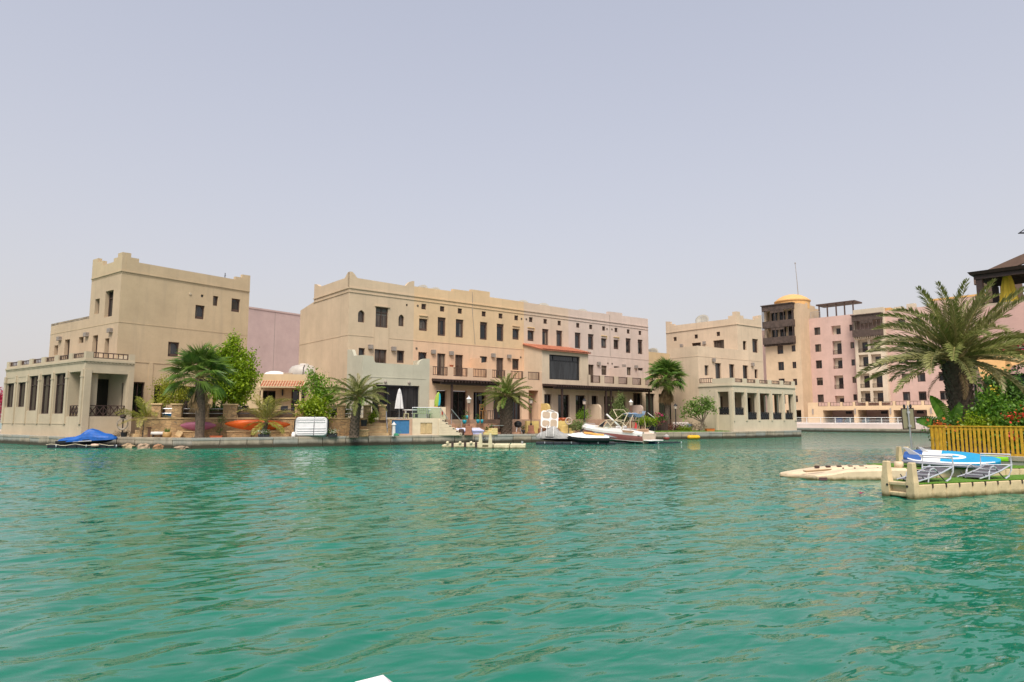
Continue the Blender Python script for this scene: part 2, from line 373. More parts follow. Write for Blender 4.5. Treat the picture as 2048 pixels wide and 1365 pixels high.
# slightly inside the wall panels
mb = MB(); mb.slab([(x, y + .12) for x, y in isl], -2, .58); ISL = struct('ground', mb, PAVE)
qw = bpy.data.objects.new('quay', None); COL.objects.link(qw); qw['kind'] = 'structure'
def quay_run(a, b, parent, top, step, thick=.3, mat=CONC, bottom=-.6, cope=True):
    a, b = Vector(a + (0,)), Vector(b + (0,)); L = (b - a).length; t = (b - a) / L; n = max(1, round(L / step)); w = L / n
    ang = math.atan2(t.y, t.x)
    mbp = MB(); mbp.bevbox(.022, w - .022, 0, thick, bottom, top - .14, .012); me = mbp.mesh('panel', mat)
    mbc = MB(); mbc.bevbox(.006, w - .006, -.02, thick + .3, top - .14, top + .02, .015); mc = mbc.mesh('coping', mat)
    for i in range(n):
        p = a + t * (w * i)
        j = rng.uniform(-.015, .015)
        link('panel', me, parent, (p.x - t.y * j, p.y + t.x * j, 0), (0, 0, ang))
        if cope: link('coping', mc, parent, (p.x, p.y, 0), (0, 0, ang))
for i in range(0, 10): quay_run(isl[i], isl[i + 1], qw, .62, 1.55)
# far bank
AO, AA = (56.107, 128.0), az(137)
def AW(u, v):
    c, s = math.cos(AA), math.sin(AA); return (AO[0] + u * c - v * s, AO[1] + u * s + v * c)
mb = MB(); mb.slab([AW(-60, -31.3), AW(60, -31.3), AW(60, 400), AW(-60, 400)], -2, .47)
struct('far_ground', mb, PAVE)
fq = bpy.data.objects.new('far_quay', None); COL.objects.link(fq); fq['kind'] = 'structure'
quay_run(AW(-45, -31.5), AW(45, -31.5), fq, .5, 6.0, bottom=-1)
mb = MB(); mb.slab([AW(-60, -30.2), AW(60, -30.2), AW(60, 30), AW(-60, 30)], .45, 1.12)
struct('promenade', mb, plain('promenade_paint', (.62, .54, .50), .85, var=.12, sc=.35))
# the near bank at the right edge, behind the yellow fence
nb = [(14.35, 24.1), (16.9, 20.4), (40, 8), (90, 40), (70, 80), (40, 52), (24, 36), (17, 29)]
mb = MB(); mb.slab([(x + .1, y + .12) for x, y in nb], -2, .56); struct('near_bank', mb, SOIL)
nq = bpy.data.objects.new('near_quay', None); COL.objects.link(nq); nq['kind'] = 'structure'
quay_run((14.35, 24.1), (16.9, 20.4), nq, .6, 1.12); quay_run((17, 29), (14.35, 24.1), nq, .6, 1.1); quay_run((16.9, 20.4), (30, 13.4), nq, .6, 1.5)

# ------------------------------------------------------------------ building kit
CURT = [plain('curtain_brown', (.085, .06, .048), .9), plain('curtain_grey', (.11, .10, .09), .9), plain('curtain_beige', (.19, .15, .11), .9)]
def win(parent, F, s0, s1, z0, z1, d=.2, style='std', g=None, fr=None, name='window', b=.07):
    """one window as a part: frame with its panes as sub-parts, set back d in its opening"""
    fr = fr or BROWN2; g = g if g is not None else GLASS[rng.choice([0, 0, 1, 1, 2])]
    f = MB(); e = .004; a0, a1, d0, d1 = s0 + e, s1 - e, d - .07, d - .002; w = s1 - s0; h = z1 - z0
    zb, zt = z0 + b, z1 - b
    if style == 'tall': zb, zt = z0 + .14, z1 - h * .17
    if style == 'arch': zb = z0 + h * .2
    f.fbox(F, a0, s0 + b, z0 + e, z1 - e, d0, d1); f.fbox(F, s1 - b, a1, z0 + e, z1 - e, d0, d1)
    f.fbox(F, s0 + b, s1 - b, z0 + e, zb, d0, d1)
    if style in ('arch', 'parch'):
        r = (w - 2 * b) / 2; c = (s0 + s1) / 2
        if style == 'arch': cur = arc(c, z1 - b - r, r, 180, 0, 8)
        f.prism(F, [(s0 + b, z1 - e), (s0 + b, z1 - b - r)] + cur[1:-1] + [(s1 - b, z1 - b - r), (s1 - b, z1 - e)], d0 + .003, d1)
    else: f.fbox(F, s0 + b, s1 - b, zt, z1 - e, d0, d1)
    if style == 'tall': f.fbox(F, s0 + b, s1 - b, zt + .05, z1 - .06, d0 - .012, d0 + .01); f.fbox(F, s1 - b - .09, s1 - b, zb, zt, d0 + .02, d1)
    if style == 'double': f.fbox(F, (s0 + s1) / 2 - .035, (s0 + s1) / 2 + .035, z0 + b, z1 - b, d0 + .002, d1)
    if style == 'cross':
        f.fbox(F, (s0 + s1) / 2 - .03, (s0 + s1) / 2 + .03, z0 + b, z1 - b, d0 + .002, d1); f.fbox(F, s0 + b, s1 - b, z0 + h * .72, z0 + h * .72 + .06, d0 + .004, d1)
    o = part(name, f, fr, parent)
    p = MB(); p.quad(F.p(s0, z0, d), F.p(s1, z0, d), F.p(s1, z1, d), F.p(s0, z1, d)); part('pane', p, g, o)
    if d < .3 and rng.random() < .55 and w < 1.3:
        q = MB(); k0, k1 = rng.choice([(.0, .3), (.62, 1.0), (.0, 1.0), (.0, .45)]); zz = z0 if k1 < 1 or k0 > 0 else z0 + h * rng.uniform(.45, .7); N = 7
        q.loft([[F.p(s0 + b + (w - 2 * b) * (k0 + (k1 - k0) * i / N), zc, d - .006 - .012 * (i % 2)) for i in range(N + 1)] for zc in (max(zz, zb), z1 - b)], False, False)
        part('curtain', q, CURT[rng.randrange(3)], o)
    return o
def lattice(parent, F, s0, s1, z0, z1, d=.12, n=3):
    f = MB(); b = .05; f.fbox(F, s0 + .004, s0 + b, z0, z1, d - .05, d); f.fbox(F, s1 - b, s1 - .004, z0, z1, d - .05, d); f.fbox(F, s0 + b, s1 - b, z0, z0 + b, d - .05, d); f.fbox(F, s0 + b, s1 - b, z1 - b, z1, d - .05, d)
    for i in range(1, n):
        a = s0 + (s1 - s0) * i / n; f.fbox(F, a - .02, a + .02, z0 + b, z1 - b, d - .045, d - .01)
        q = z0 + (z1 - z0) * i / n; f.fbox(F, s0 + b, s1 - b, q - .02, q + .02, d - .04, d - .015)
    o = part('lattice', f, BROWN2, parent)
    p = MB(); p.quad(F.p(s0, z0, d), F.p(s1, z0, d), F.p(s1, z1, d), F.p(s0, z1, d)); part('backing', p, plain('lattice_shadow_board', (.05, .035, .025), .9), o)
def railing(parent, F, s0, s1, z0, z1, d=.1, n=8, style='bars', mat=None, t=.035):
    f = MB(); f.fbox(F, s0, s1, z1 - .06, z1, d - .03, d + .03); f.fbox(F, s0, s1, z0, z0 + .05, d - .025, d + .025)
    f.fbox(F, s0, s0 + .06, z0 + .05, z1 - .06, d - .025, d + .025); f.fbox(F, s1 - .06, s1, z0 + .05, z1 - .06, d - .025, d + .025)
    o = part('railing', f, mat or BROWN2, parent)
    g = MB()
    for i in range(1, n):
        a = s0 + (s1 - s0) * i / n
        if style == 'bars': g.fbox(F, a - t / 2, a + t / 2, z0 + .05, z1 - .06, d - .02, d + .02)
        if style == 'x':
            a0 = s0 + (s1 - s0) * (i - 1) / (n - 1); a1 = s0 + (s1 - s0) * i / (n - 1)
            g.bar(F.p(a0, z0 + .05, d), F.p(a1, z1 - .06, d), t); g.bar(F.p(a0, z1 - .06, d + .01), F.p(a1, z0 + .05, d + .01), t)
            g.fbox(F, a1 - t / 2, a1 + t / 2, z0 + .05, z1 - .06, d - .02, d + .02)
    part('balusters', g, mat or BROWN2, o, kind='stuff')
def lamp(parent, F, s, z, w=.36, h=.34):
    f = MB(); f.fbox(F, s - w / 2, s + w / 2, z - h / 2, z + h / 2, -.22, -.002)
    for i in range(3): f.fbox(F, s - w / 2 - .012, s + w / 2 + .012, z - h / 2 + h * (i + .3) / 3, z - h / 2 + h * (i + .62) / 3, -.232, -.004)
    part('vent_cowl', f, GREY, parent)
def mould(F, s0, s1, z, h=.10, d=.06, mb=None):
    mb.fbox(F, s0, s1, z, z + h, -d, -.001)
def dish(x, y, z, r, face_az, label):
    t = thing('satellite_dish', label, 'satellite dish', (x, y, z), az(face_az), 'satellite dishes on the rooftops')
    prof = [(.001, .0), (r * .4, r * .05), (r * .75, r * .17), (r, r * .3)]
    m = MB(); m.T = Matrix.Translation((0, 0, .25 + r)) @ Matrix.Rotation(R(58), 4, 'Y')
    m.loft([[(a * math.cos(q * math.pi / 9), a * math.sin(q * math.pi / 9), b) for q in range(18)] for a, b in prof + [(p[0], p[1] - .03) for p in reversed(prof)]], True, True)
    part('reflector', m, plain('dish_grey', (.30, .28, .24), .6, var=.12), t, smooth=True)
    m = MB(); m.tube([(0, 0, 0), (0, 0, .25 + r)], .05); m.tube([(-.3, -.3, 0), (0, 0, .3 + r * .6)], .025); m.tube([(-.3, .3, 0), (0, 0, .3 + r * .6)], .025); part('stand', m, METAL, t)
    m = MB(); q = Vector((0, 0, .25 + r)) + Vector((math.sin(R(58)), 0, math.cos(R(58)))) * r * .9; m.tube([(0, 0, .25), tuple(q)], .018); m.cbox(tuple(q), (.1, .1, .12)); part('feed_arm', m, METAL, t)

# ------------------------------------------------------------------ the terraced row of six houses
RO, RA = (-12.4, 52.0), az(50.5)
def RW(u, v, z=0): c, s = math.cos(RA), math.sin(RA); return (RO[0] + u * c - v * s, RO[1] + u * s + v * c, z)
H1W = stucco('tan_render', (0.540, 0.420, 0.295)); H2W = stucco('ochre_render', (0.610, 0.440, 0.270)); SAL = stucco('salmon_render', (0.640, 0.435, 0.290))
H4W = stucco('beige_render', (0.560, 0.440, 0.340)); H5W = stucco('pale_pink_render', (0.565, 0.455, 0.395)); SAGE = stucco('sage_render', (.475, .455, .36), .12)
EXTW = stucco('peach_render', (0.620, 0.440, 0.305)); EXT4 = stucco('warm_grey_render', (0.570, 0.460, 0.340))
ROOFM = plain('roof_screed', (.45, .38, .30), .9, var=.15, sc=1)
DEEP = 9.4
houses = {}
def house(i, a, b, up, low, label, prof):
    t = thing('townhouse', label, 'house', RW(a, 0), RA, 'townhouses of the terraced row'); houses[i] = (t, a)
    F = front(0); w = b - a
    return t, F, w
def shell(t, F, w, up, low, wins_up, wins_low, lats, prof, tall='tall', lowz=4.9):
    m = MB(); m.wall(F, 0, w, 8.2, 11.85, [h[:4] for h in wins_up] + lats, .22); part('upper_wall', m, up, t)
    m = MB(); m.wall(F, 0, w, lowz, 8.2, [h[:4] for h in wins_low], .22); part('lower_wall', m, low, t)
    m = MB(); m.prism(F, [(0, 11.85)] + [(w, 11.85)] + prof[::-1], 0.001, .28); part('parapet', m, up, t)
    m = MB(); mould(F, 0, w, 11.82, .09, .07, m); mould(F, 0, w, 11.52, .07, .05, m); part('cornice', m, up, t)
    m = MB(); m.box(0.002, w - .002, .3, DEEP, 11.6, 11.95); part('roof', m, ROOFM, t)
    m = MB(); mould(F, 0, w, 8.17, .05, .025, m); part('string_course', m, low, t)
    for h in wins_up: win(t, F, *h[:4], style=h[4] if len(h) > 4 else 'tall')
    for h in wins_low: win(t, F, *h[:4], style=h[4] if len(h) > 4 else 'double', name='balcony_door' if h[2] < 5.5 else 'window', g=GLASS[2] if h[2] < 5.5 else None)
    for l in lats: lattice(t, F, *l[:4])
def up3(xs, small): return [(x, x + .82, *( (9.05, 10.06, 'arch') if k == small else (8.77, 10.35, 'tall'))) for k, x in enumerate(xs)]
def hood(t, F, x, mat):
    m = MB(); m.fbox(F, x - .02, x + .84, 10.28, 10.34, -.09, -.001); m.fbox(F, x + .80, x + .84, 10.02, 10.28, -.05, -.001); part('window_hood', m, mat if mat not in (H4W, H5W) else plain('ochre_lit_hood', (.60, .43, .20), .85), t)  # on beige and pale pink houses, warm light is put into the hood colour

# house 1, the corner house: tan, one wide window between two keyhole windows
t, F, w = house(1, -.2, 5.6, H1W, H1W, 'tan corner townhouse with two pointed keyhole windows and a sage green front extension', None)
pr = [(0, 13.12), (.18, 13.14), (.4, 13.0), (.6, 12.75), (.72, 12.70), (5.0, 12.62), (5.12, 12.78), (5.35, 13.0), (5.6, 13.1), (5.8, 13.12)]
KH = [(.80, 1.36, 9.25, 10.0), (4.38, 4.90, 9.25, 10.0)]
m = MB(); holes = [(k[0], k[1], k[2], k[3] + .22) for k in KH]
m.wall(F, 0, w, 8.2, 11.85, holes + [(2.32, 3.43, 9.0, 10.62), (5.05, 5.22, 10.95, 11.13)], .22)
for k in KH:      # the pointed heads
    c, hw, zt = (k[0] + k[1]) / 2, (k[1] - k[0]) / 2, k[3] + .22; zs = k[3] - .10
    for sg in (-1, 1):
        cur = [(c + sg * hw * math.cos(q * math.pi / 10) ** 1.0, zs + .26 * math.sin(q * math.pi / 10) + .06 * (q / 5) ** 3) for q in range(6)]
        pts = cur + [(c, zt), (c + sg * hw, zt)]
        m.prism(F, [(x, min(z, zt - .001) if i < len(cur) else z) for i, (x, z) in enumerate(pts)], 0.0, .215)
part('upper_wall', m, H1W, t)
lowh = [(.93, 1.45, 6.3, 7.25, 'arch'), (2.31, 3.37, 5.0, 7.25, 'double'), (4.30, 4.98, 6.27, 7.27, 'arch')]
m = MB(); m.wall(F, 0, w, 4.9, 8.2, [h[:4] for h in lowh], .22); part('lower_wall', m, H1W, t)
for h in holes: win(t, F, *h, style='std', g=GLASS[2])
win(t, F, 2.32, 3.43, 9.0, 10.62, style='cross', g=GLASS[2])
for h in lowh: win(t, F, *h[:4], style=h[4], g=GLASS[2] if h[4] == 'double' else GLASS[1], name='balcony_door' if h[4] == 'double' else 'window')
m = MB(); m.prism(F, [(0, 11.85), (w, 11.85)] + pr[::-1], 0.001, .28); part('parapet', m, H1W, t)
m = MB(); mould(F, 0, w, 11.82, .09, .07, m); mould(F, 0, w, 11.52, .07, .05, m); part('cornice', m, H1W, t)
m = MB(); m.fbox(F, 2.2, 3.55, 10.64, 10.72, -.09, -.001); part('window_hood', m, H1W, t)
m = MB(); m.fbox(F, 2.2, 2.24, 4.9, 9.0, -.02, -.001); m.fbox(F, 3.5, 3.54, 4.9, 9.0, -.02, -.001); m.fbox(F, 0, 2.2, 8.17, 8.22, -.02, -.001); m.fbox(F, 3.54, w, 8.17, 8.22, -.02, -.001); part('string_course', m, H1W, t)
L = leftf(0)
m = MB(); m.wall(L, -DEEP, 0, .6, 11.2); part('side_wall', m, H1W, t)
m = MB(); m.prism(L, [(-9.4, 11.201), (0 - .001, 11.201), (-.0005, 13.12), (-.3, 13.12), (-.55, 12.95), (-.85, 12.74), (-5.2, 12.74), (-5.7, 12.85), (-6.1, 13.05), (-6.6, 13.15), (-6.6, 11.62), (-9.4, 11.203 + .02)], .0, .28); part('side_parapet', m, H1W, t)
m = MB()
m.fbox(L, -6.6, .0, 11.82, 11.91, -.07, -.001); m.fbox(L, -6.6, .0, 11.52, 11.59, -.05, -.001); m.fbox(L, -9.4, 0, 8.17, 8.22, -.02, -.001); part('side_cornice', m, H1W, t)
m = MB(); m.box(.3, w - .002, .3, 6.3, 11.6, 11.95); m.box(.3, w - .002, 6.3, DEEP, 11.0, 11.15); part('roof', m, ROOFM, t)
for s, z in ((1.88, 7.38), (3.93, 7.36)): lamp(t, F, s, z)
m = MB(); m.fbox(F, 5.05, 5.22, 10.95, 11.13, .1, .2); part('vent', m, DARKM, t)
# its sage extension
E0 = front(-2.5)
m = MB(); m.wall(E0, 0, 5.8, .6, 5.93, [(.87, 4.91, 1.9, 4.33)], .25)
m.prism(E0, [(0, 5.93), (1.09, 5.932), (.98, 6.05), (.9, 6.25), (.87, 6.42), (0, 6.46)], 0.0, .3)
m.prism(E0, [(4.77, 5.932), (5.8, 5.93), (5.8, 6.5), (5.5, 6.5)] + [(5.5 - .73 * math.sin(R(q)), 5.93 + .57 * math.cos(R(q))) for q in (15, 35, 55, 75)], 0.0, .3)
m.fbox(E0, 1.09, 4.77, 5.925, 5.945, -.0, .3)
m.fbox(E0, .25, 5.45, 4.86, 4.92, -.02, -.001)
EL = leftf(-.004)
m.wall(EL, 0, 2.495, .6, 4.9); m.prism(EL, [(0, 4.9), (2.495, 4.9), (2.495, 6.46), (1.1, 6.5), (.95, 6.7), (.75, 7.0), (0, 7.05)], .0, .25)
m.wall(rightf(5.803), -2.5, 0, .6, 6.5)
part('front_extension', m, SAGE, t)
m = MB(); m.box(.01, 5.79, -2.49, -.01, 4.7, 4.9); part('balcony_floor', m, PAVE, t)
f = MB(); d0, d1 = .17, .24
f.fbox(E0, .88, .99, 1.9, 4.32, d0, d1); f.fbox(E0, 4.79, 4.90, 1.9, 4.32, d0, d1); f.fbox(E0, .99, 4.79, 4.2, 4.32, d0, d1); f.fbox(E0, 2.2, 2.28, 1.9, 4.2, d0 + .01, d1); f.fbox(E0, 3.5, 3.6, 1.9, 4.2, d0, d1)
o = part('sliding_door', f, DARKM, t)
for a, b, g in ((.99, 2.2, DOORG), (2.28, 3.5, GLASS[0]), (3.6, 4.79, GLASS[1])):
    p = MB(); p.quad(E0.p(a, 1.9, .23), E0.p(b, 1.9, .23), E0.p(b, 4.2, .23), E0.p(a, 4.2, .23)); part('pane', p, g, o)
for s in (1.9, 3.95):
    m = MB(); m.T = Matrix.Translation(E0.p(s, 4.55, 0)) @ Matrix.Rotation(R(90), 4, 'X'); m.lathe([(.02, 0), (.12, 0), (.12, .06), (.06, .12), (.01, .13)], 10); part('wall_light', m, GREY, t)

def ext(t, w, mat, rails, opens, top=5.97, z0=.6, skip=None):
    """ground floor front with its balcony parapet: piers between the railing gaps"""
    m = MB(); hs = list(opens); m.wall(E0, 0, w, z0, 5.22, hs, .3)
    edges = [0] + [x for r in rails for x in r] + [w]
    for k in range(0, len(edges), 2):
        if edges[k + 1] - edges[k] > .01: m.fbox(E0, edges[k], edges[k + 1], 5.22, top, .0, .25)
    for r in rails: m.quad(E0.p(r[0], 5.22, 0), E0.p(r[1], 5.22, 0), E0.p(r[1], 5.22, .25), E0.p(r[0], 5.22, .25))
    part('front_extension', m, mat, t)
    m = MB(); m.box(.01, w - .01, -2.24, -.01, 4.75, 4.95); part('balcony_floor', m, PAVE, t)
    for r in rails: railing(t, E0, r[0] + .01, r[1] - .01, 5.25, 5.94, .1, 9)
def gdoor(t, F, s0, s1, z0, z1, d=.3, g=None, n=2):
    f = MB(); f.fbox(F, s0 + .004, s0 + .08, z0, z1 - .004, d - .08, d - .002); f.fbox(F, s1 - .08, s1 - .004, z0, z1 - .004, d - .08, d - .002); f.fbox(F, s0 + .08, s1 - .08, z1 - .09, z1 - .004, d - .08, d - .002)
    for i in range(1, n): a = s0 + (s1 - s0) * i / n; f.fbox(F, a - .03, a + .03, z0, z1 - .09, d - .06, d - .002)
    o = part('glass_door', f, BROWN, t)
    for i in range(n):
        a0, a1 = s0 + (s1 - s0) * i / n, s0 + (s1 - s0) * (i + 1) / n
        p = MB(); p.quad(F.p(a0, z0, d), F.p(a1, z0, d), F.p(a1, z1, d), F.p(a0, z1, d)); part('pane', p, g or DOORG, o)

sp = lambda h, x0: [tuple([a[0] - x0, a[1] - x0] + list(a[2:])) for a in h]
def lats_of(xs, x0): return [(x - x0, x - x0 + .46, 10.85, 11.31) for x in xs]
# house 2
t, F, w = house(2, 5.6, 11.5, H2W, SAL, 'ochre townhouse second in the row, with a hanging flowerpot on its balcony wall', None)
shell(t, F, w, H2W, SAL, sp(up3((6.12, 7.95, 9.80), 0), 5.6), sp([(6.1, 6.92, 6.3, 7.27, 'arch'), (7.95, 8.77, 4.95, 7.27), (9.78, 10.6, 4.95, 7.27)], 5.6), lats_of((6.32, 8.16, 9.99), 5.6), [(0, 12.68), (3.85, 12.72), (3.85, 12.93), (5.78, 12.95), (5.78, 13.13), (5.9, 13.13)])
hood(t, F, 6.12 - 5.6, H2W)
for s, z in ((7.49, 7.35), (9.3, 7.35)): lamp(t, F, s - 5.6, z)
ext(t, w, EXTW, [(.3, 1.75), (2.28, 3.72), (4.24, 5.7)], [(.7, 1.65, 1.75, 4.05), (2.25, 3.65, 1.75, 4.05), (4.3, 5.6, 1.75, 4.0)])
for a, b in ((.7, 1.65), (2.25, 3.65), (4.3, 5.6)): gdoor(t, E0, a, b, 1.75, 4.03)
m = MB(); m.lathe([(.10, 0), (.17, .28), (.19, .28), (.16, .24)], 10, F.p(9.2 - 5.6 + .05, 6.05, -.22)); part('flowerpot', m, TERRA, t)
# house 3
t, F, w = house(3, 11.5, 17.5, H2W, SAL, 'ochre townhouse third in the row, behind the stout date palm', None)
shell(t, F, w, H2W, SAL, sp(up3((12.41, 14.29, 16.13), 2), 11.5), sp([(12.41, 13.23, 6.5, 7.29, 'std'), (14.26, 15.08, 4.95, 7.27), (16.11, 16.93, 6.26, 7.28, 'arch')], 11.5), lats_of((12.59, 14.5, 16.36), 11.5), [(0, 13.14), (1.98, 13.15), (1.98, 12.68), (6.0, 12.68)])
hood(t, F, 16.13 - 11.5, H2W)
for s, z in ((13.82, 7.43), (15.65, 7.43)): lamp(t, F, s - 11.5, z)
ext(t, w, EXTW, [(.34, 1.8), (2.35, 3.81), (4.35, 5.75)], [(.5, 1.7, 1.75, 4.0), (2.5, 3.6, 1.75, 4.05), (4.4, 5.55, .9, 4.3, 1.6)])
for a, b in ((.5, 1.7), (2.5, 3.6)): gdoor(t, E0, a, b, 1.75, 4.0)
m = MB(); m.fbox(E0, 4.39, 5.56, .9, 4.31, 1.6, 1.66); part('porch_wall', m, SAL, t)
m = MB(); m.box(-.09, .09, -2.24, -.01, 4.95, 6.55); m.box(-.09, .09, -1.3, -.01, 6.55, 7.0); part('balcony_divider', m, SAL, t)
# house 4 with the tiled upper room
t, F, w = house(4, 17.5, 23.3, H4W, H4W, 'beige townhouse fourth in the row, with an upper room under red roof tiles', None)
shell(t, F, w, H4W, H4W, sp(up3((17.96, 19.81, 21.65), 0), 17.5), [], lats_of((18.15, 19.98, 21.83), 17.5), [(0, 12.66), (5.8, 12.63)])
hood(t, F, .46, H4W)
m = MB(); m.wall(E0, 0, 5.95, .6, 8.0, [(.9, 4.85, 5.37, 7.63), (.25, 1.15, 1.75, 4.0), (1.95, 3.4, 1.75, 4.0), (4.2, 5.5, 1.75, 4.0)], .25)
m.wall(leftf(0), 0, 2.5, .6, 8.0); m.add([(0, -2.5, 8.0), (0, 0, 8.0), (0, 0, 8.55)], [(0, 1, 2)]); m.wall(rightf(5.95), -2.5, 0, .6, 8.0); m.add([(5.95, -2.5, 8.0), (5.95, 0, 8.0), (5.95, 0, 8.55)], [(0, 1, 2)])
part('upper_room', m, EXT4, t)
f = MB(); d0, d1 = .16, .24
f.fbox(E0, .9, .98, 5.38, 7.62, d0, d1); f.fbox(E0, 4.77, 4.85, 5.38, 7.62, d0, d1); f.fbox(E0, .98, 4.77, 7.53, 7.62, d0, d1); f.fbox(E0, .98, 4.77, 5.38, 5.46, d0, d1); f.fbox(E0, .98, 4.77, 7.1, 7.16, d0 + .01, d1); f.fbox(E0, 1.5, 1.55, 7.16, 7.53, d0 + .01, d1); f.fbox(E0, 4.05, 4.1, 7.16, 7.53, d0 + .01, d1)
o = part('picture_window', f, DARKM, t)
p = MB(); p.quad(E0.p(.9, 5.38, .23), E0.p(4.85, 5.38, .23), E0.p(4.85, 7.62, .23), E0.p(.9, 7.62, .23)); part('pane', p, glass('picture_window_glass', (.022, .024, .026), .02), o)
m = MB(); m.add([(-.15, -2.75, 7.93), (6.1, -2.75, 7.93), (6.1, .0, 8.62), (-.15, .0, 8.62), (-.15, -2.75, 8.0), (6.1, -2.75, 8.0), (6.1, -.0, 8.69), (-.15, -.0, 8.69)], [(0, 3, 2, 1), (4, 5, 6, 7), (0, 1, 5, 4), (1, 2, 6, 5), (2, 3, 7, 6), (3, 0, 4, 7)]); rf = part('tile_bed', m, plain('old_red_tile', (.33, .12, .07), .8, var=.3, sc=5), t)
tb = MB(); n = 24
for r in range(7):
    y0, y1 = -2.78 + r * .4, -2.78 + (r + 1) * .4 + .06; z0, z1 = 8.0 + (y0 + 2.75) * .25, 8.0 + (y1 + 2.75) * .25
    if y1 > 0: y1 = -.01
    for k in range(n):
        x = -.15 + 6.25 * (k + .5) / n
        tb.loft([[(x + .115 * math.cos(R(q)), y, z + .03 + .075 * math.sin(R(q))) for q in (180, 135, 90, 45, 0)] for y, z in ((y0, z0 + .02), (y1, z1 - .012))], False, False)
part('roof_tiles', tb, [plain('red_clay_tile', (.47, .17, .095), .75, var=.3, sc=4)], t, kind='stuff')
for a, b in ((.25, 1.15), (1.95, 3.4), (4.2, 5.5)): gdoor(t, E0, a, b, 1.75, 4.0, .25)
# house 5
t, F, w = house(5, 23.3, 29.2, H5W, H5W, 'pale pink townhouse fifth in the row, beside the room with the red tiled roof', None)
shell(t, F, w, H5W, H5W, sp(up3((24.17, 26.04, 27.97), 2), 23.3), sp([(26.0, 26.82, 4.95, 7.24), (27.94, 28.76, 6.26, 7.24, 'std')], 23.3), lats_of((24.38, 26.23, 28.14), 23.3), [(0, 12.63), (5.8, 12.66), (5.8, 12.94), (5.9, 12.94)])
hood(t, F, 27.97 - 23.3, H5W); lamp(t, F, 27.44 - 23.3, 7.4)
ext(t, w, EXT4, [(.42, 1.82), (2.36, 3.82), (4.4, 5.8)], [(.55, 1.4, 1.75, 4.0), (2.25, 3.75, 1.75, 4.0), (4.4, 5.5, 1.75, 4.0)])
for a, b in ((.55, 1.4), (2.25, 3.75), (4.4, 5.5)): gdoor(t, E0, a, b, 1.75, 4.0)
# house 6
t, F, w = house(6, 29.2, 35.5, H5W, H5W, 'pale pink end townhouse of the row, nearest the villa with the arcade', None)
shell(t, F, w, H5W, H5W, sp(up3((29.85, 31.77, 33.71), 0), 29.2), sp([(29.83, 30.66, 6.3, 7.25, 'std'), (31.72, 32.55, 6.4, 7.25, 'std'), (33.68, 34.5, 4.95, 7.26)], 29.2), lats_of((30.04, 31.98, 33.9), 29.2), [(0, 12.95), (2.1, 12.98), (2.1, 12.70), (6.3, 12.76)])
hood(t, F, .65, H5W)
for s, z in ((31.28, 7.33), (33.23, 7.33)): lamp(t, F, s - 29.2, z)
ext(t, 8.3, EXT4, [(.57, 2.03), (2.6, 3.97), (4.5, 6.0), (6.5, 7.8)], [(.65, 2.0, 1.75, 4.4), (2.6, 4.1, 1.75, 4.4), (4.7, 6.1, 1.75, 4.4), (6.5, 7.9, 1.75, 4.4)])
for a, b, g in ((.65, 2.0, DOORG), (2.6, 4.1, GREENG), (4.7, 6.1, GREENG), (6.5, 7.9, GREENG)): gdoor(t, E0, a, b, 1.75, 4.4, .3, g, 1 if g is GREENG else 2)
m = MB(); m.box(-.09, .09, -2.24, -.01, 4.95, 7.0); part('balcony_divider', m, H5W, t)
m = MB(); m.box(2.05, 2.55, -2.2, -1.9, 4.95, 6.75); part('planter_wall', m, H5W, t)
m = MB(); m.wall(front(-.0), 6.3, 10.5, 4.9, 9.1); m.box(6.3, 10.5, .02, .25, 9.0, 9.12); m.box(6.3, 10.5, .25, 4, 8.0, 8.1); part('side_wing', m, stucco('side_wing_render', (0.531, 0.407, 0.243)), t)
m = MB(); m.wall(rightf(6.3), 0, DEEP, .6, 11.85); part('end_wall', m, H5W, t)
m = MB(); m.box(6.02, 6.3, .28, DEEP, 11.85, 12.7); part('end_parapet', m, H5W, t)
for k, u, z in ((2, 5.95, 11.1), (2, 5.9, 7.55), (3, 17.2, 11.05), (3, 17.1, 7.45), (4, 17.8, 11.08), (5, 28.85, 11.08), (5, 28.9, 7.5), (6, 29.6, 11.1), (6, 29.55, 7.5)):
    tt, a = houses[k]; m = MB(); m.T = Matrix.Translation((u - a, -.012, z)) @ Matrix.Rotation(R(90), 4, 'X'); m.lathe([(.02, -.01), (.09, -.01), (.09, .02), (.06, .025), (.01, .02)], 10); part('vent', m, plain('vent_shadow', (.10, .08, .06), .9), tt)
# pipes and cables down the fronts
for u, z0, z1 in ((11.5, 8.3, 12.9), (29.25, 8.3, 12.6)):
    k = 3 if u < 20 else 6; tt, a = houses[k]
    m = MB(); m.tube([(u - a + .03, -.03, z1), (u - a + .05, -.03, 11.0), (u - a + .35, -.03, z0)] if k == 3 else [(u - a + .03, -.03, z1), (u - a + .03, -.03, z0)], .022, 5); part('drain_pipe', m, GREY, tt)
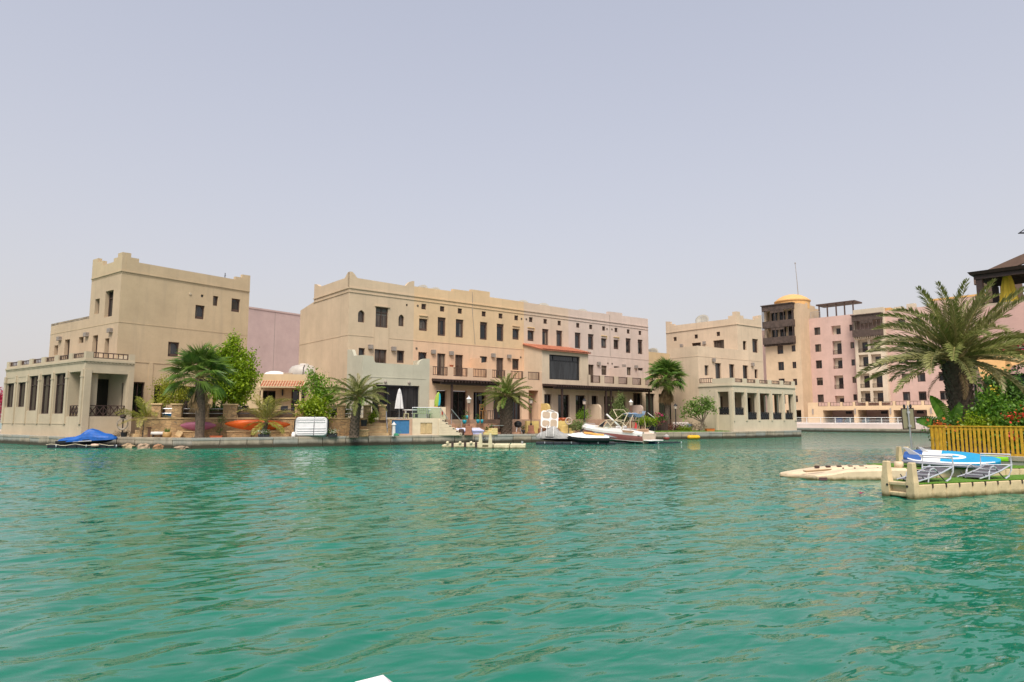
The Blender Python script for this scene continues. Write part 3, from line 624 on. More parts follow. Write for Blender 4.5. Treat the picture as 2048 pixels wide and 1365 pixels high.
# dark slatted canopies over the terraces
def canopy(u0, u1, posts, z, dpt, label, group):
    t = thing('pergola', label, 'pergola', RW(u0, -2.5), RA, group); L = u1 - u0
    m = MB(); m.box(0, L, -dpt, -dpt + .1, z, z + .2); m.box(0, L, -.12, -.01, z + .12, z + .32); part('beam', m, BROWN, t)
    sl = MB(); n = int(L / .3)
    for i in range(n + 1):
        x = L * i / n; sl.add([(x - .05, -dpt - .3, z + .18), (x + .05, -dpt - .3, z + .18), (x + .05, -.02, z + .34), (x - .05, -.02, z + .34), (x - .05, -dpt - .3, z + .31), (x + .05, -dpt - .3, z + .31), (x + .05, -.02, z + .47), (x - .05, -.02, z + .47)], [(0, 3, 2, 1), (4, 5, 6, 7), (0, 1, 5, 4), (1, 2, 6, 5), (2, 3, 7, 6), (3, 0, 4, 7)])
    part('rafters', sl, BROWN, t, kind='stuff')
    m = MB(); m.add([(-.02, -dpt - .25, z + .33), (L + .02, -dpt - .25, z + .33), (L + .02, -.01, z + .49), (-.02, -.01, z + .49), (-.02, -dpt - .25, z + .36), (L + .02, -dpt - .25, z + .36), (L + .02, -.01, z + .52), (-.02, -.01, z + .52)], [(0, 3, 2, 1), (4, 5, 6, 7), (0, 1, 5, 4), (1, 2, 6, 5), (2, 3, 7, 6), (3, 0, 4, 7)]); part('slat_cover', m, BROWN, t)
    for x in posts:
        m = MB(); m.box(x - u0 - .075, x - u0 + .075, -dpt + .005, -dpt + .095 + .05, .6 if z < 0 else 1.2, z); part('post', m, BROWN, t)
canopy(5.85, 11.6, (6.9, 11.3), 4.45, 1.3, 'dark timber pergola over the terrace of the ochre house beside the surfboard', 'pergolas along the terraced row')
canopy(17.55, 31.0, (18.6, 24.3, 25.0, 30.6), 4.42, 1.5, 'long dark timber pergola over the terraces behind the motorboat', 'pergolas along the terraced row')
for i, (u, v, r, l) in enumerate(((.95, 1.9, .62, 'grey satellite dish on the tan corner house, next to its curved corner'), (2.3, 1.9, .52, 'grey satellite dish on the tan corner house, farther from its curved corner'), (7.45, 1.9, .75, 'left one of two big satellite dishes on the ochre house roof'), (8.75, 1.9, .72, 'right one of two big satellite dishes on the ochre house roof'), (18.9, 1.9, .72, 'leftmost of three satellite dishes on the beige house roof'), (20.3, 1.9, .60, 'smallest satellite dish, middle of three on the beige house roof'), (21.6, 1.9, .72, 'rightmost of three satellite dishes on the beige house roof'), (27.1, 1.9, .70, 'lone satellite dish on the pale pink house roof'))):
    p = RW(u, v); dish(p[0], p[1], 11.62, r, 215 - i * 4, l)

# ------------------------------------------------------------------ left villa with glazed loggia and tower
LO, LA = (-28.19, 45.0), az(37)
def LW(u, v, z=0): c, s = math.cos(LA), math.sin(LA); return (LO[0] + u * c - v * s, LO[1] + u * s + v * c, z)
LVW = stucco('sand_render', (0.500, 0.390, 0.255)); LVL = stucco('pale_sand_render', (0.470, 0.395, 0.285), .14); LVS = stucco('rosy_sand_render', (0.480, 0.370, 0.255))
t = thing('villa', 'sand coloured waterside villa at the left with a stepped tower and glazed loggia', 'villa', LO, LA, 'villas at the ends of the row')
U1, V1, VE = 2.8, 2.2, 14.75
G = leftf(0)                       # loggia front, s = -v
bays = [(-14.45, -12.6, 2.69, 4.95), (-12.02, -10.16, 2.69, 4.95), (-9.77, -7.84, 2.4, 4.95), (-7.38, -5.43, 2.15, 4.95), (-4.97, -2.95, 2.15, 4.95), (-2.5, -.45, 1.96, 4.95, 1.0)]
m = MB(); m.wall(G, -VE, 0, .55, 5.6, bays, .3)
Q = front(0); m.wall(Q, 0, 3.12, .55, 5.6, [(.45, 2.72, 1.96, 4.85, .6)], .6)
part('loggia_wall', m, LVL, t)
for a in (-14.58, -12.35, -9.97, -7.6, -5.2, -2.72, -.25):
    m = MB(); m.fbox(G, a - .16, a + .16, 1.45, 5.05, -.09, -.001); m.fbox(G, a - .19, a + .19, 4.55, 4.62, -.12, -.002); part('pilaster', m, LVL, t)
for b in bays[:5]: m = MB(); m.fbox(G, b[0] + .08, b[1] - .08, 1.44, 1.5, -.03, -.001); part('sill_moulding', m, LVL, t)
for a, b in ((.001, .40), (2.78, 3.1)): m = MB(); m.fbox(Q, a, b, .57, 5.05, -.06, -.001); part('pilaster', m, LVL, t)
m = MB(); m.fbox(G, -VE, .07, 5.6, 5.72, -.08, -.001); m.fbox(Q, -.0, 3.12, 5.6, 5.72, -.08, -.001)
for i in range(60):
    a = -VE + (VE - .1) * i / 60; m.fbox(G, a, a + .12, 5.50, 5.6, -.05, -.001)
for i in range(13): a = .1 + 3.0 * i / 13; m.fbox(Q, a, a + .12, 5.50, 5.6, -.05, -.001)
part('cornice', m, LVL, t)
rl = [(-14.25, -12.45), (-11.84, -10.03), (-9.4, -7.68), (-6.98, -5.28), (-4.6, -2.8), (-2.2, -.36)]
m = MB(); ed = [-VE] + [x for r in rl for x in r] + [0]
m.fbox(G, -VE, 0, 5.601, 5.86, 0, .26)
for k in range(0, len(ed), 2): m.fbox(G, ed[k], ed[k + 1], 5.86, 6.25, 0, .26)
m.fbox(Q, .262, 3.12, 5.601, 5.84, 0, .26); m.fbox(Q, .262, .45, 5.84, 6.25, 0, .26); m.fbox(Q, 2.72, 3.12, 5.84, 6.25, 0, .26)
m.wall(rightf(3.12), 0, V1, .55, 5.7); m.box(2.86, 3.12, .26, V1, 5.7, 6.2)
part('parapet', m, LVL, t)
for r in rl: railing(t, G, r[0] + .01, r[1] - .01, 5.87, 6.2, .12, 6, t=.06)
railing(t, Q, .46, 2.71, 5.85, 6.24, .12, 7, t=.05)
m = MB(); m.box(.27, U1, .27, VE, 5.1, 5.3); m.box(U1, 2.86, .27, V1, 5.1, 5.3); part('terrace_floor', m, PAVE, t)
for k, b in enumerate(bays[:5]):
    win(t, G, b[0], b[1], b[2], 4.55 if k < 2 else 4.95, .22, 'cross' if k > 1 else 'double', glass('loggia_glass', (.035, .03, .028), .03), BROWN)
    if k < 2:
        m = MB(); m.fbox(G, b[0], b[1], 4.55, 4.95, .02, .25); part('blind_box', m, LVL, t)
# open corner of the loggia
m = MB(); m.box(.3, 3.0, .3, 3.0, 1.7, 1.9); part('loggia_floor', m, PAVE, t)
B = leftf(2.75); m = MB(); m.wall(B, -4.2, -.3, 1.9, 5.1, [(-.95, -.4, 1.9, 4.3)], .15); m.box(.3, 2.75, 3.0, 3.1, 1.9, 5.1); part('loggia_back_wall', m, LVL, t)
gdoor(t, B, -.95, -.4, 1.9, 4.3, .15, None, 1)
m = MB(); f3 = front(2.98); m.fbox(f3, .32, 2.72, 1.9, 4.6, -.02, 0); o = part('glazed_screen', m, DOORG, t)
railing(t, G, -2.49, -.46, 1.97, 2.7, .2, 5, 'x', BROWN, .05); railing(t, Q, .46, 2.71, 1.97, 2.7, .2, 6, 'x', BROWN, .05)
# body and tower
W = leftf(U1)                      # s = -v
hl = [(-13.58, -12.8, 6.94, 7.73), (-11.54, -10.55, 5.35, 8.07), (-8.87, -8.0, 7.6, 8.08), (-6.34, -5.45, 5.35, 8.02), (-4.22, -3.52, 6.2, 7.65)]
ht = [(-6.36, -5.6, 9.65, 10.8), (-4.64, -3.33, 9.25, 11.2)]
m = MB(); m.wall(W, -14.6, -7.25, 5.2, 9.6, hl[:3], .35); m.wall(W, -7.25, -V1, 5.2, 12.5, hl[3:] + ht, .35); part('left_wall', m, LVS, t)
for h in hl: win(t, W, *h, .33, 'std', name='balcony_door' if h[2] < 6 else 'window')
win(t, W, *ht[0], .33, 'std'); win(t, W, *ht[1], .33, 'cross')
T = front(V1)
hr = [(8.41, 9.16, 9.62, 10.72), (9.82, 10.25, 10.85, 11.64), (11.43, 12.19, 10.57, 11.67), (6.45, 7.29, 6.5, 7.62)]
m = MB(); m.wall(T, U1, 13.0, .6, 12.5, hr + [(8.8, 9.01, 11.38, 11.6), (4.05, 4.9, 1.9, 4.47), (5.6, 6.6, 1.9, 4.3), (7.4, 8.9, 1.9, 4.3), (10.2, 11.6, 1.9, 4.3)], .25); part('tower_wall', m, LVW, t)
for h in (hr[0], hr[2], hr[3]): win(t, T, *h, .2, 'arch', GLASS[1])
win(t, T, *hr[1], .2, 'std', GLASS[2])
for a, b, c in ((4.05, 4.9, 4.47), (5.6, 6.6, 4.3), (7.4, 8.9, 4.3), (10.2, 11.6, 4.3)): gdoor(t, T, a, b, 1.9, c, .24)
m = MB(); m.fbox(T, 8.8, 9.01, 11.38, 11.6, .08, .2); part('vent', m, DARKM, t)
m = MB(); m.T = Matrix.Translation(T.p(7.93, 11.5, 0)) @ Matrix.Rotation(R(90), 4, 'X'); m.lathe([(.02, 0), (.11, 0), (.11, .04), (.07, .05)], 12); part('vent_ring', m, LVL, t)
m = MB()
m.prism(W, [(-7.25, 12.501), (-V1, 12.501), (-V1, 13.84), (-2.95, 13.84), (-2.95, 13.56), (-3.6, 13.56), (-3.6, 13.3), (-5.42, 13.3), (-5.42, 13.66), (-6.3, 13.66), (-6.3, 13.98), (-7.25, 13.98)], -.02, .26)
m.prism(T, [(U1 + .262, 12.501), (13.0, 12.501), (13.0, 13.82), (12.27, 13.8), (12.27, 13.54), (11.66, 13.52), (11.66, 13.27), (3.94, 13.27), (3.94, 13.55), (3.37, 13.55), (3.37, 13.85), (U1 + .262, 13.85)], -.02, .26)
m.box(U1 + .262, 12.74, 7.0, 7.25, 12.5, 13.3); m.box(12.74, 13.0, V1 + .262, 7.25, 12.5, 13.3)
for a, b, z in ((12.0, 12.74, 13.66), (U1 + .262, 4.2, 13.66)): m.box(a, b, 7.0, 7.25, 13.3, z)
m.box(12.74, 13.0, 6.2, 7.25, 13.3, 13.66)
part('tower_parapet', m, LVW, t)
m = MB(); m.fbox(W, -7.25, -V1 + .07, 12.42, 12.5, -.07, -.001); m.fbox(T, U1, 13.0, 12.42, 12.5, -.07, -.001)
for i in range(64): a = U1 + 10.1 * i / 64; m.fbox(T, a, a + .08, 12.30, 12.42, -.03, -.001)
for i in range(32): a = -7.2 + 5 * i / 32; m.fbox(W, a, a + .08, 12.30, 12.42, -.03, -.001)
m.fbox(T, U1, 13.0, 8.7, 8.75, -.018, -.001); m.fbox(W, -14.6, -V1, 8.7, 8.75, -.018, -.001)
m.fbox(T, 4.02, 5.1, 5.9, 5.95, -.03, -.001); m.fbox(T, 5.4, 12.9, 5.9, 5.95, -.03, -.001); m.fbox(T, 5.1, 5.4, .62, 5.95, -.05, -.001)
part('mouldings', m, LVW, t)
m = MB(); m.box(U1 + .3, 12.7, V1 + .3, 6.95, 12.3, 12.55); m.box(U1, 13, 7.25, 14.6, 9.4, 9.6); part('roof', m, ROOFM, t)
m = MB(); m.wall(rightf(13.0), V1, 14.6, .6, 9.6); m.wall(rightf(13.0), V1, 7.25, 9.6, 12.5); m.wall(Face((0, 7.25), (-1, 0), (0, -1)), -13, -U1, 9.6, 12.5); m.wall(Face((0, 14.6), (-1, 0), (0, -1)), -13, -U1, .6, 9.6); part('rear_wall', m, LVW, t)
for s, z in ((-12.43, 8.22), (-7.33, 8.17), (-3.27, 8.17)): lamp(t, W, s, z, .5, .32)
m = MB(); m.tube([(11.2, 3.0, 12.5), (11.2, 3.0, 13.85)], .03); m.tube([(11.2, 2.85, 13.6), (11.2, 3.15, 13.6)], .015); part('aerial', m, DARKM, t)
m = MB(); m.tube([(3.15, 2.16, 5.3), (3.7, 2.16, 5.0), (4.0, 2.16, 4.3)], .03, 6); part('cable', m, GREY, t)

# ------------------------------------------------------------------ right villa with the open arcade
VO, VA = (20.47, 63.5), az(53)
def VW(u, v, z=0): c, s = math.cos(VA), math.sin(VA); return (VO[0] + u * c - v * s, VO[1] + u * s + v * c, z)
RVW = stucco('cream_render', (0.610, 0.475, 0.345)); RVL = stucco('pale_cream_render', (0.570, 0.490, 0.365), .12)
t = thing('villa', 'cream waterside villa at the right end with an open arcade standing on the sea wall', 'villa', VO, VA, 'villas at the ends of the row')
G, Q = leftf(0), front(0)
oq = [(.2, 1.85, 2.15, 4.28), (2.25, 3.92, 1.72, 4.26), (4.3, 6.0, 1.72, 4.26), (6.45, 8.15, 1.72, 4.26), (8.54, 10.2, 1.72, 4.26)]
og = [(-1.64, -.45, 2.18, 4.34)]
m = MB(); m.wall(Q, 0, 10.6, .58, 4.9, oq, .35); m.wall(G, -3.8, 0, .58, 4.9, og, .35)
m.wall(Face((0, .35), (-1, 0), (0, -1)), -10.6, 0, 1.6, 4.9, [(-h[1], -h[0], h[2], h[3]) for h in oq], 0.001)
m.wall(rightf(10.6), 0, 3.8, .58, 4.9, [(.6, 1.9, 1.72, 4.26), (2.2, 3.4, 1.72, 4.26)], .35)
part('arcade_wall', m, RVL, t)
for a in (.06, 2.06, 4.1, 6.22, 8.35, 10.4): m = MB(); m.fbox(Q, max(.002, a - .13), a + .13, 1.6, 4.5, -.07, -.001); part('pilaster', m, RVL, t)
for a, b in ((-.28, -.02), (-1.95, -1.7)): m = MB(); m.fbox(G, a, b, .6, 4.5, -.07, -.001); part('pilaster', m, RVL, t)
m = MB(); m.fbox(Q, -.06, 10.66, 4.86, 4.98, -.08, -.001); m.fbox(G, -3.8, .06, 4.86, 4.98, -.082, -.001); part('cornice', m, RVL, t)
m = MB(); m.fbox(Q, 0, 10.6, 4.901, 5.2, 0, .26); m.fbox(G, -3.8, -.262, 4.901, 5.2, 0, .26)
rq = [(.45, 1.7), (2.32, 3.79), (4.37, 5.86), (6.44, 7.95), (8.51, 10.04)]
ed = [0] + [x for r in rq for x in r] + [10.6]
for k in range(0, len(ed), 2): m.fbox(Q, ed[k], ed[k + 1], 5.2, 5.6, 0, .26)
m.fbox(G, -2.25, -.262, 5.2, 5.6, 0, .26); m.fbox(rightf(10.6), .27, 3.8, 4.901, 5.5, 0, .25); part('parapet', m, RVL, t)
for r in rq: railing(t, Q, r[0] + .01, r[1] - .01, 5.22, 5.56, .12, 6, t=.05)
railing(t, G, -3.75, -2.26, 5.24, 5.7, .12, 6, t=.05)
m = MB(); m.box(.3, 10.3, .36, 3.78, 1.55, 1.7); part('arcade_floor', m, PAVE, t)
m = MB(); m.box(.27, 10.34, .36, 3.78, 4.6, 4.88); part('terrace_floor', m, PAVE, t)
for h in oq: railing(t, Q, h[0] + .02, h[1] - .02, h[2] + .01, h[2] + .7, .18, 6, 'x', BLACK, .09)
railing(t, G, -1.62, -.47, 2.19, 2.88, .18, 5, 'x', BLACK, .09)
# body
BV = 3.8; Bf = front(BV); UT = 6.58
hb = [(1.0, 1.62, 6.05, 7.05), (2.7, 3.66, 5.0, 7.37), (5.0, 5.9, 5.0, 7.36), (7.33, 8.27, 5.0, 7.36), (9.4, 9.98, 6.07, 7.02)]
hd = [(.6, 1.5, 1.7, 4.0), (2.8, 3.7, 1.7, 4.0), (5.0, 5.9, 1.7, 4.0), (7.3, 8.6, 1.7, 4.0)]
m = MB(); m.wall(Bf, 0, 11.05, .6, 8.8, hb + hd, .25); m.wall(Bf, UT, 11.05, 8.8, 11.65, [(7.51, 8.15, 8.98, 9.92), (9.2, 10.26, 8.8, 10.27)], .25); part('front_wall', m, RVW, t)
for h in hb: win(t, Bf, *h, .23, 'std', name='balcony_door' if h[2] < 5.5 else 'window')
for h in hd: gdoor(t, Bf, *h, .23)
win(t, Bf, 7.51, 8.15, 8.98, 9.92, .23); win(t, Bf, 9.2, 10.26, 8.8, 10.27, .23, 'tall')
Bl = leftf(0); m = MB(); m.wall(Bl, -7.3, -BV, .6, 8.8); m.wall(Face((0, 7.3), (-1, 0), (0, -1)), -UT, 0, .6, 8.8); part('side_wall', m, RVW, t)
m = MB(); m.box(.0, .25, BV + .001, 7.3, 8.801, 8.92); m.box(.25, UT - .002, BV + .001, BV + .25, 8.801, 8.92); part('coping', m, RVW, t)
m = MB(); m.fbox(Bl, -7.3, -BV, 7.88, 7.93, -.02, -.001); m.fbox(Bf, 0, 11.05, 7.88, 7.93, -.02, -.001); part('string_course', m, RVW, t)
Tl = leftf(UT)
hl = [(-12.2, -11.75, 10.58, 11.03), (-9.27, -8.82, 10.58, 11.03), (-6.37, -5.93, 10.58, 11.04)]
m = MB(); m.wall(Tl, -13.25, -BV, .6, 11.65, hl + [(-9.65, -8.45, 8.9, 10.12), (-6.82, -5.46, 8.9, 10.14)], .25); part('tower_wall', m, RVW, t)
for h in hl: lattice(t, Tl, *h, .14, 2)
win(t, Tl, -9.65, -8.45, 8.9, 10.12, .23, 'double', GLASS[2]); win(t, Tl, -6.82, -5.46, 8.9, 10.14, .23, 'double', GLASS[2])
for s, z in ((-11.0, 9.95), (-7.9, 10.0)): lamp(t, Tl, s, z, .3, .34)
for s, z in ((2.35, 7.62), (8.95, 7.5)): lamp(t, Bf, s, z, .34, .36)
m = MB()
m.prism(Tl, [(-13.25, 11.651), (-BV, 11.651), (-BV, 12.95), (-4.3, 12.95), (-4.3, 12.57), (-4.83, 12.57), (-4.83, 12.26), (-12.05, 12.36), (-12.05, 12.53), (-12.57, 12.56), (-12.57, 12.86), (-13.25, 12.96)], -.02, .26)
m.prism(Bf, [(UT + .262, 11.651), (11.05, 11.651), (11.05, 12.96), (10.5, 12.88), (10.5, 12.54), (9.82, 12.54), (9.82, 12.32), (7.76, 12.3), (7.76, 12.58), (7.18, 12.58), (7.18, 12.95), (UT + .262, 12.95)], -.02, .26)
m.box(10.79, 11.05, BV + .262, 13.2, 11.65, 12.4); m.box(10.79, 11.05, BV + .262, BV + .9, 12.4, 12.9); m.box(UT + .262, 10.79, 12.95, 13.2, 11.65, 12.4)
part('tower_parapet', m, RVW, t)
m = MB(); m.fbox(Tl, -13.25, -BV + .07, 11.58, 11.66, -.07, -.021); m.fbox(Bf, UT, 11.05, 11.58, 11.66, -.07, -.021); part('mouldings', m, RVW, t)
m = MB(); m.box(UT + .3, 10.75, BV + .3, 12.9, 11.4, 11.7); m.box(.25, UT, BV + .26, 7.25, 8.5, 8.75); part('roof', m, ROOFM, t)
m = MB(); m.wall(rightf(11.05), BV, 13.25, .6, 11.65); m.wall(Face((0, 13.25), (-1, 0), (0, -1)), -11.05, -UT, .6, 11.65); part('rear_wall', m, RVW, t)
p = RW(37.3, .9); dish(p[0], p[1], 8.0, .75, 215, 'satellite dish on the low roof between the row and the right villa')
p = VW(7.6, 8.9); dish(p[0], p[1], 11.6, .75, 210, 'satellite dish behind the stepped parapet of the right villa')

# ------------------------------------------------------------------ low link house and the big blank block behind
KO, KA = (-22.911, 53.00), az(80)
t = thing('garden_house', 'low beige single storey house between the left villa and the tan corner house', 'house', KO, KA)
KW = stucco('pale_ochre_render', (0.520, 0.418, 0.266)); F = front(0)
m = MB(); ho = [(3.2, 4.4, 1.8, 4.0), (5.6, 6.6, 1.8, 4.1), (8.8, 9.9, 1.8, 4.2)]; m.wall(F, 0, 11.4, .6, 5.2, ho, .2); m.box(0, 11.4, .0, .25, 5.2, 5.3); m.box(7.4, 7.6, -.5, -.001, .6, 5.1)
part('front_wall', m, KW, t)
for h in ho: gdoor(t, F, *h, .19)
m = MB(); m.box(0, 11.4, .25, 6, 4.9, 5.15); part('roof', m, ROOFM, t)
m = MB(); m.wall(leftf(0), -6, 0, .6, 5.2); part('side_wall', m, KW, t)
tb = MB()
for r in range(4):
    y0, y1, z0, z1 = -1.3 + r * .33, -1.3 + (r + 1) * .33 + .05, 4.25 + r * .13, 4.25 + (r + 1) * .13
    for k in range(16):
        x = 3.4 + 3.2 * (k + .5) / 16
        tb.loft([[(x + .09 * math.cos(R(q)), y, z + .06 * math.sin(R(q))) for q in (180, 120, 60, 0)] for y, z in ((y0, z0 + .02), (y1, z1 - .01))], False, False)
part('roof_tiles', tb, plain('red_clay_tile', (.47, .17, .095), .75), t, kind='stuff')
m = MB(); m.add([(3.35, -1.35, 4.18), (6.65, -1.35, 4.18), (6.65, -.01, 4.72), (3.35, -.01, 4.72), (3.35, -1.35, 4.24), (6.65, -1.35, 4.24), (6.65, -.01, 4.78), (3.35, -.01, 4.78)], [(0, 3, 2, 1), (4, 5, 6, 7), (0, 1, 5, 4), (1, 2, 6, 5), (2, 3, 7, 6), (3, 0, 4, 7)]); m.box(3.5, 3.65, -1.2, -1.05, 1.8, 4.2); m.box(6.35, 6.5, -1.2, -1.05, 1.8, 4.2); part('porch', m, KW, t)
m = MB(); m.box(4.9, 5.0, -.2, -.05, 3.6, 4.1); m.box(8.2, 8.35, -.22, -.002, 3.9, 4.1); part('wall_light', m, DARKM, t)
m = MB(); m.box(4.85, 5.5, .5, .9, 5.15, 5.45); part('roof_vent', m, PAVE, t)
p = (-19.440, 56.00)
mb = MB(); mb.lathe([(1.0, 0), (1.0, .12), (.95, .25), (.75, .45), (.4, .57), (.05, .6)], 20); solo('roof_dome', mb, WHITE, 'small white roof dome above the low beige house', 'dome', (p[0], p[1], 5.1), smooth=True)
p = (-17.381, 57.00)
t = thing('water_tank', 'big round whitish water tank on the low roof beside the tan house', 'water tank', (p[0], p[1], 5.0))
mb = MB(); mb.lathe([(.9, 0), (1.15, .15), (1.25, .5), (1.22, .85), (1.0, 1.12), (.6, 1.25), (.35, 1.28)], 22); part('body', mb, plain('grubby_white_tank', (.42, .39, .36), .5, var=.15, sc=1.5), t, smooth=True)
mb = MB(); mb.lathe([(.36, 1.25), (.38, 1.33), (.36, 1.36), (.05, 1.38)], 16); part('lid', mb, WHITE, t)
mb = MB(); mb.tube([(.3, -1.26, 0), (.3, -1.28, .5), (.3, -1.2, .95), (.3, -.9, 1.2)], .03, 5); part('pipe', mb, DARKM, t)
t = thing('blank_block', 'plain mauve pink building with a windowless side rising behind the low house', 'building', (-30.682, 80.00), az(36))
PK = stucco('mauve_pink_render', (0.500, 0.375, 0.350), .08)
m = MB(); m.box(-6, 22, 0, 14, .5, 14.75); part('wall', m, PK, t)
m = MB(); m.box(-6.1, 22.1, -.06, 14.06, 14.75, 14.95); part('coping', m, PK, t)
for x in (3, 9, 15): 
    m = MB(); m.box(x, x + .04, -.015, -.001, .6, 14.7); part('expansion_joint', m, GREY, t)
m = MB(); m.tube([(17.4, -.3, 11.2), (17.4, -.3, 13.3)], .08, 6); m.box(17.3, 17.5, -.25, -.001, 11.6, 11.7); m.box(17.3, 17.5, -.25, -.001, 12.6, 12.7); part('flue', m, WHITE, t)

# ------------------------------------------------------------------ apartment building on the far bank
APK = stucco('apartment_pink_render', (0.550, 0.385, 0.335), .15); APY = stucco('apartment_ochre_render', (0.560, 0.420, 0.280), .15); APC = stucco('apartment_cream_render', (0.588, 0.497, 0.384), .12)
DOME = plain('orange_roof_paint', (.62, .36, .14), .8, var=.1); MASH = plain('weathered_timber_screen', (.075, .052, .042), .8, var=.35, sc=2.5)
t = thing('apartment_building', 'pink apartment building across the water with an ochre tower and timber screened balconies', 'apartment building', AO, AA)
F = front(0)
HS = []
fl = [4.85, 7.98, 11.1, 14.23, 17.4]
for i, z in enumerate(fl):
    HS += [(1.0, 2.13, z, z + 1.42 + (.1 if i == 2 else 0), 'double'), (7.36, 8.0, z + .2, z + 1.32, 'std')]
    HS += [(15.43, 16.57, z, z + 1.5, 'tall'), (17.85, 19.05, z, z + 1.5, 'tall'), (21.0, 22.0, z, z + 1.5, 'tall'), (23.5, 24.5, z, z + 1.5, 'tall')]
big = [(4.18, 5.82, 17.18, 18.8), (4.2, 5.82, 13.52, 16.0), (4.18, 5.81, 10.9, 12.85), (4.17, 5.81, 7.2, 9.65), (4.15, 5.76, 4.7, 5.95)]
m = MB(); m.wall(F, 0, 30, 1.1, 20.4, [h[:4] for h in HS] + [b + (.8,) for b in big], .25); part('pink_wall', m, APK, t)
m = MB(); m.box(0, 30, .001, .3, 20.4, 20.6); m.box(20.6, 30, .001, 6, 20.6, 21.6); part('parapet', m, APK, t)
m = MB(); m.box(20.5, 30, -.05, .0, 21.4, 21.7); m.box(8.4, 14.2, .5, 6, 20.6, 21.15); part('orange_trim', m, DOME, t)
for h in HS: win(t, F, *h[:4], .22, h[4])
for b in big:
    m = MB(); m.fbox(F, b[0], b[1], b[2], b[3], .78, .84); part('balcony_back', m, APC, t)
    win(t, F, b[0] + .6, b[1] - .1, b[2] + .1, b[3] - .45, .77, 'double', GLASS[0], BROWN)
    if b[2] in (13.52, 7.2, 10.9): railing(t, F, b[0] + .01, b[1] - .01, b[2] + .01, b[2] + (.75 if b[2] != 10.9 else .4), .1, 12, mat=BROWN)
# cream bay
Bf = front(-1)
bb = [(9.02, 10.66, 13.45, 15.7), (11.08, 12.7, 13.45, 15.6), (9.02, 10.62, 10.93, 13.05), (11.06, 12.7, 10.93, 13.0), (9.02, 10.63, 7.2, 9.72), (11.04, 12.72, 7.2, 9.7), (9.0, 10.6, 4.7, 6.65), (11.06, 12.7, 4.7, 6.65)]
m = MB(); m.wall(Bf, 8.5, 13.5, 4.6, 21.1, [b + (.8,) for b in bb] + [(8.6, 13.3, 17.6, 19.9, 1.6)], 1.6); m.wall(leftf(8.5), 0, 1, 4.6, 21.1); m.wall(rightf(13.5), -1, 0, 4.6, 21.1); m.box(8.5, 13.5, -1, .3, 21.1, 21.15); part('cream_bay', m, APC, t)
for b in bb:
    m = MB(); m.fbox(Bf, b[0], b[1], b[2], b[3], .78, .84); part('balcony_back', m, APC, t)
    win(t, Bf, b[0] + .5, b[1] - .05, b[2] + .05, b[3] - .4, .77, 'std', GLASS[0], BROWN)
    railing(t, Bf, b[0] + .01, b[1] - .01, b[2] + .01, b[2] + (.7 if b[2] != 10.93 else .3), .1, 12, mat=BROWN)
def mashrabiya(F, s0, s1, levels, top, name='screened_balcony'):
    """projecting timber balcony: solid apron, colonnettes, hood"""
    o = MB(); zb = levels[0]
    for z in levels: o.fbox(F, s0, s1, z, z + 1.15, -1.0, -.9); o.fbox(F, s0, s0 + .1, z, z + 1.15, -.9, 0); o.fbox(F, s1 - .1, s1, z, z + 1.15, -.9, 0); o.fbox(F, s0, s1, z - .12, z - .001, -1.03, 0)
    o.fbox(F, s0, s1, top - 1.0, top, -1.0, -.9); o.fbox(F, s0, s0 + .1, top - 1.0, top, -.9, 0); o.fbox(F, s1 - .1, s1, top - 1.0, top, -.9, 0); o.fbox(F, s0 - .15, s1 + .15, top, top + .14, -1.2, 0)
    r = part(name, o, MASH, t)
    g = MB(); n = 7
    for k, z in enumerate(levels):
        zt = levels[k + 1] - .12 if k + 1 < len(levels) else top - 1.0
        for i in range(n + 1):
            a = s0 + .06 + (s1 - s0 - .12) * i / n; g.fbox(F, a - .05, a + .05, z + 1.15, zt, -.98, -.92)
            if i < n and 1 < i < 5: g.fbox(F, a + .1, a + (s1 - s0) / n - .1, zt - .5, zt, -.975, -.94)
        for i in (0, 1): 
            g.fbox(F, s0 + .02, s0 + .09, z + 1.15, zt, -.9 + i * .45, -.83 + i * .45); g.fbox(F, s1 - .09, s1 - .02, z + 1.15, zt, -.9 + i * .45, -.83 + i * .45)
    part('colonnettes', g, MASH, r, kind='stuff')
    g = MB(); n = int((s1 - s0) / .35)
    for i in range(n): a = s0 + (s1 - s0) * (i + .5) / n; g.fbox(F, a - .08, a + .08, zb - .45, zb - .12, -.8, -.002)
    part('brackets', g, MASH if name == 'screened_balcony' else APC, r, kind='stuff')
mashrabiya(Bf, 8.55, 13.35, [16.3], 20.0, 'timber_balcony')
m = MB(); m.fbox(Bf, 8.6, 13.3, 17.6, 19.9, 1.58, 1.62); part('balcony_back', m, APC, t)
win(t, Bf, 9.8, 10.8, 17.2, 19.2, 1.57, 'double', GLASS[0], BROWN); win(t, Bf, 11.9, 12.9, 17.2, 19.2, 1.57, 'double', GLASS[0], BROWN)
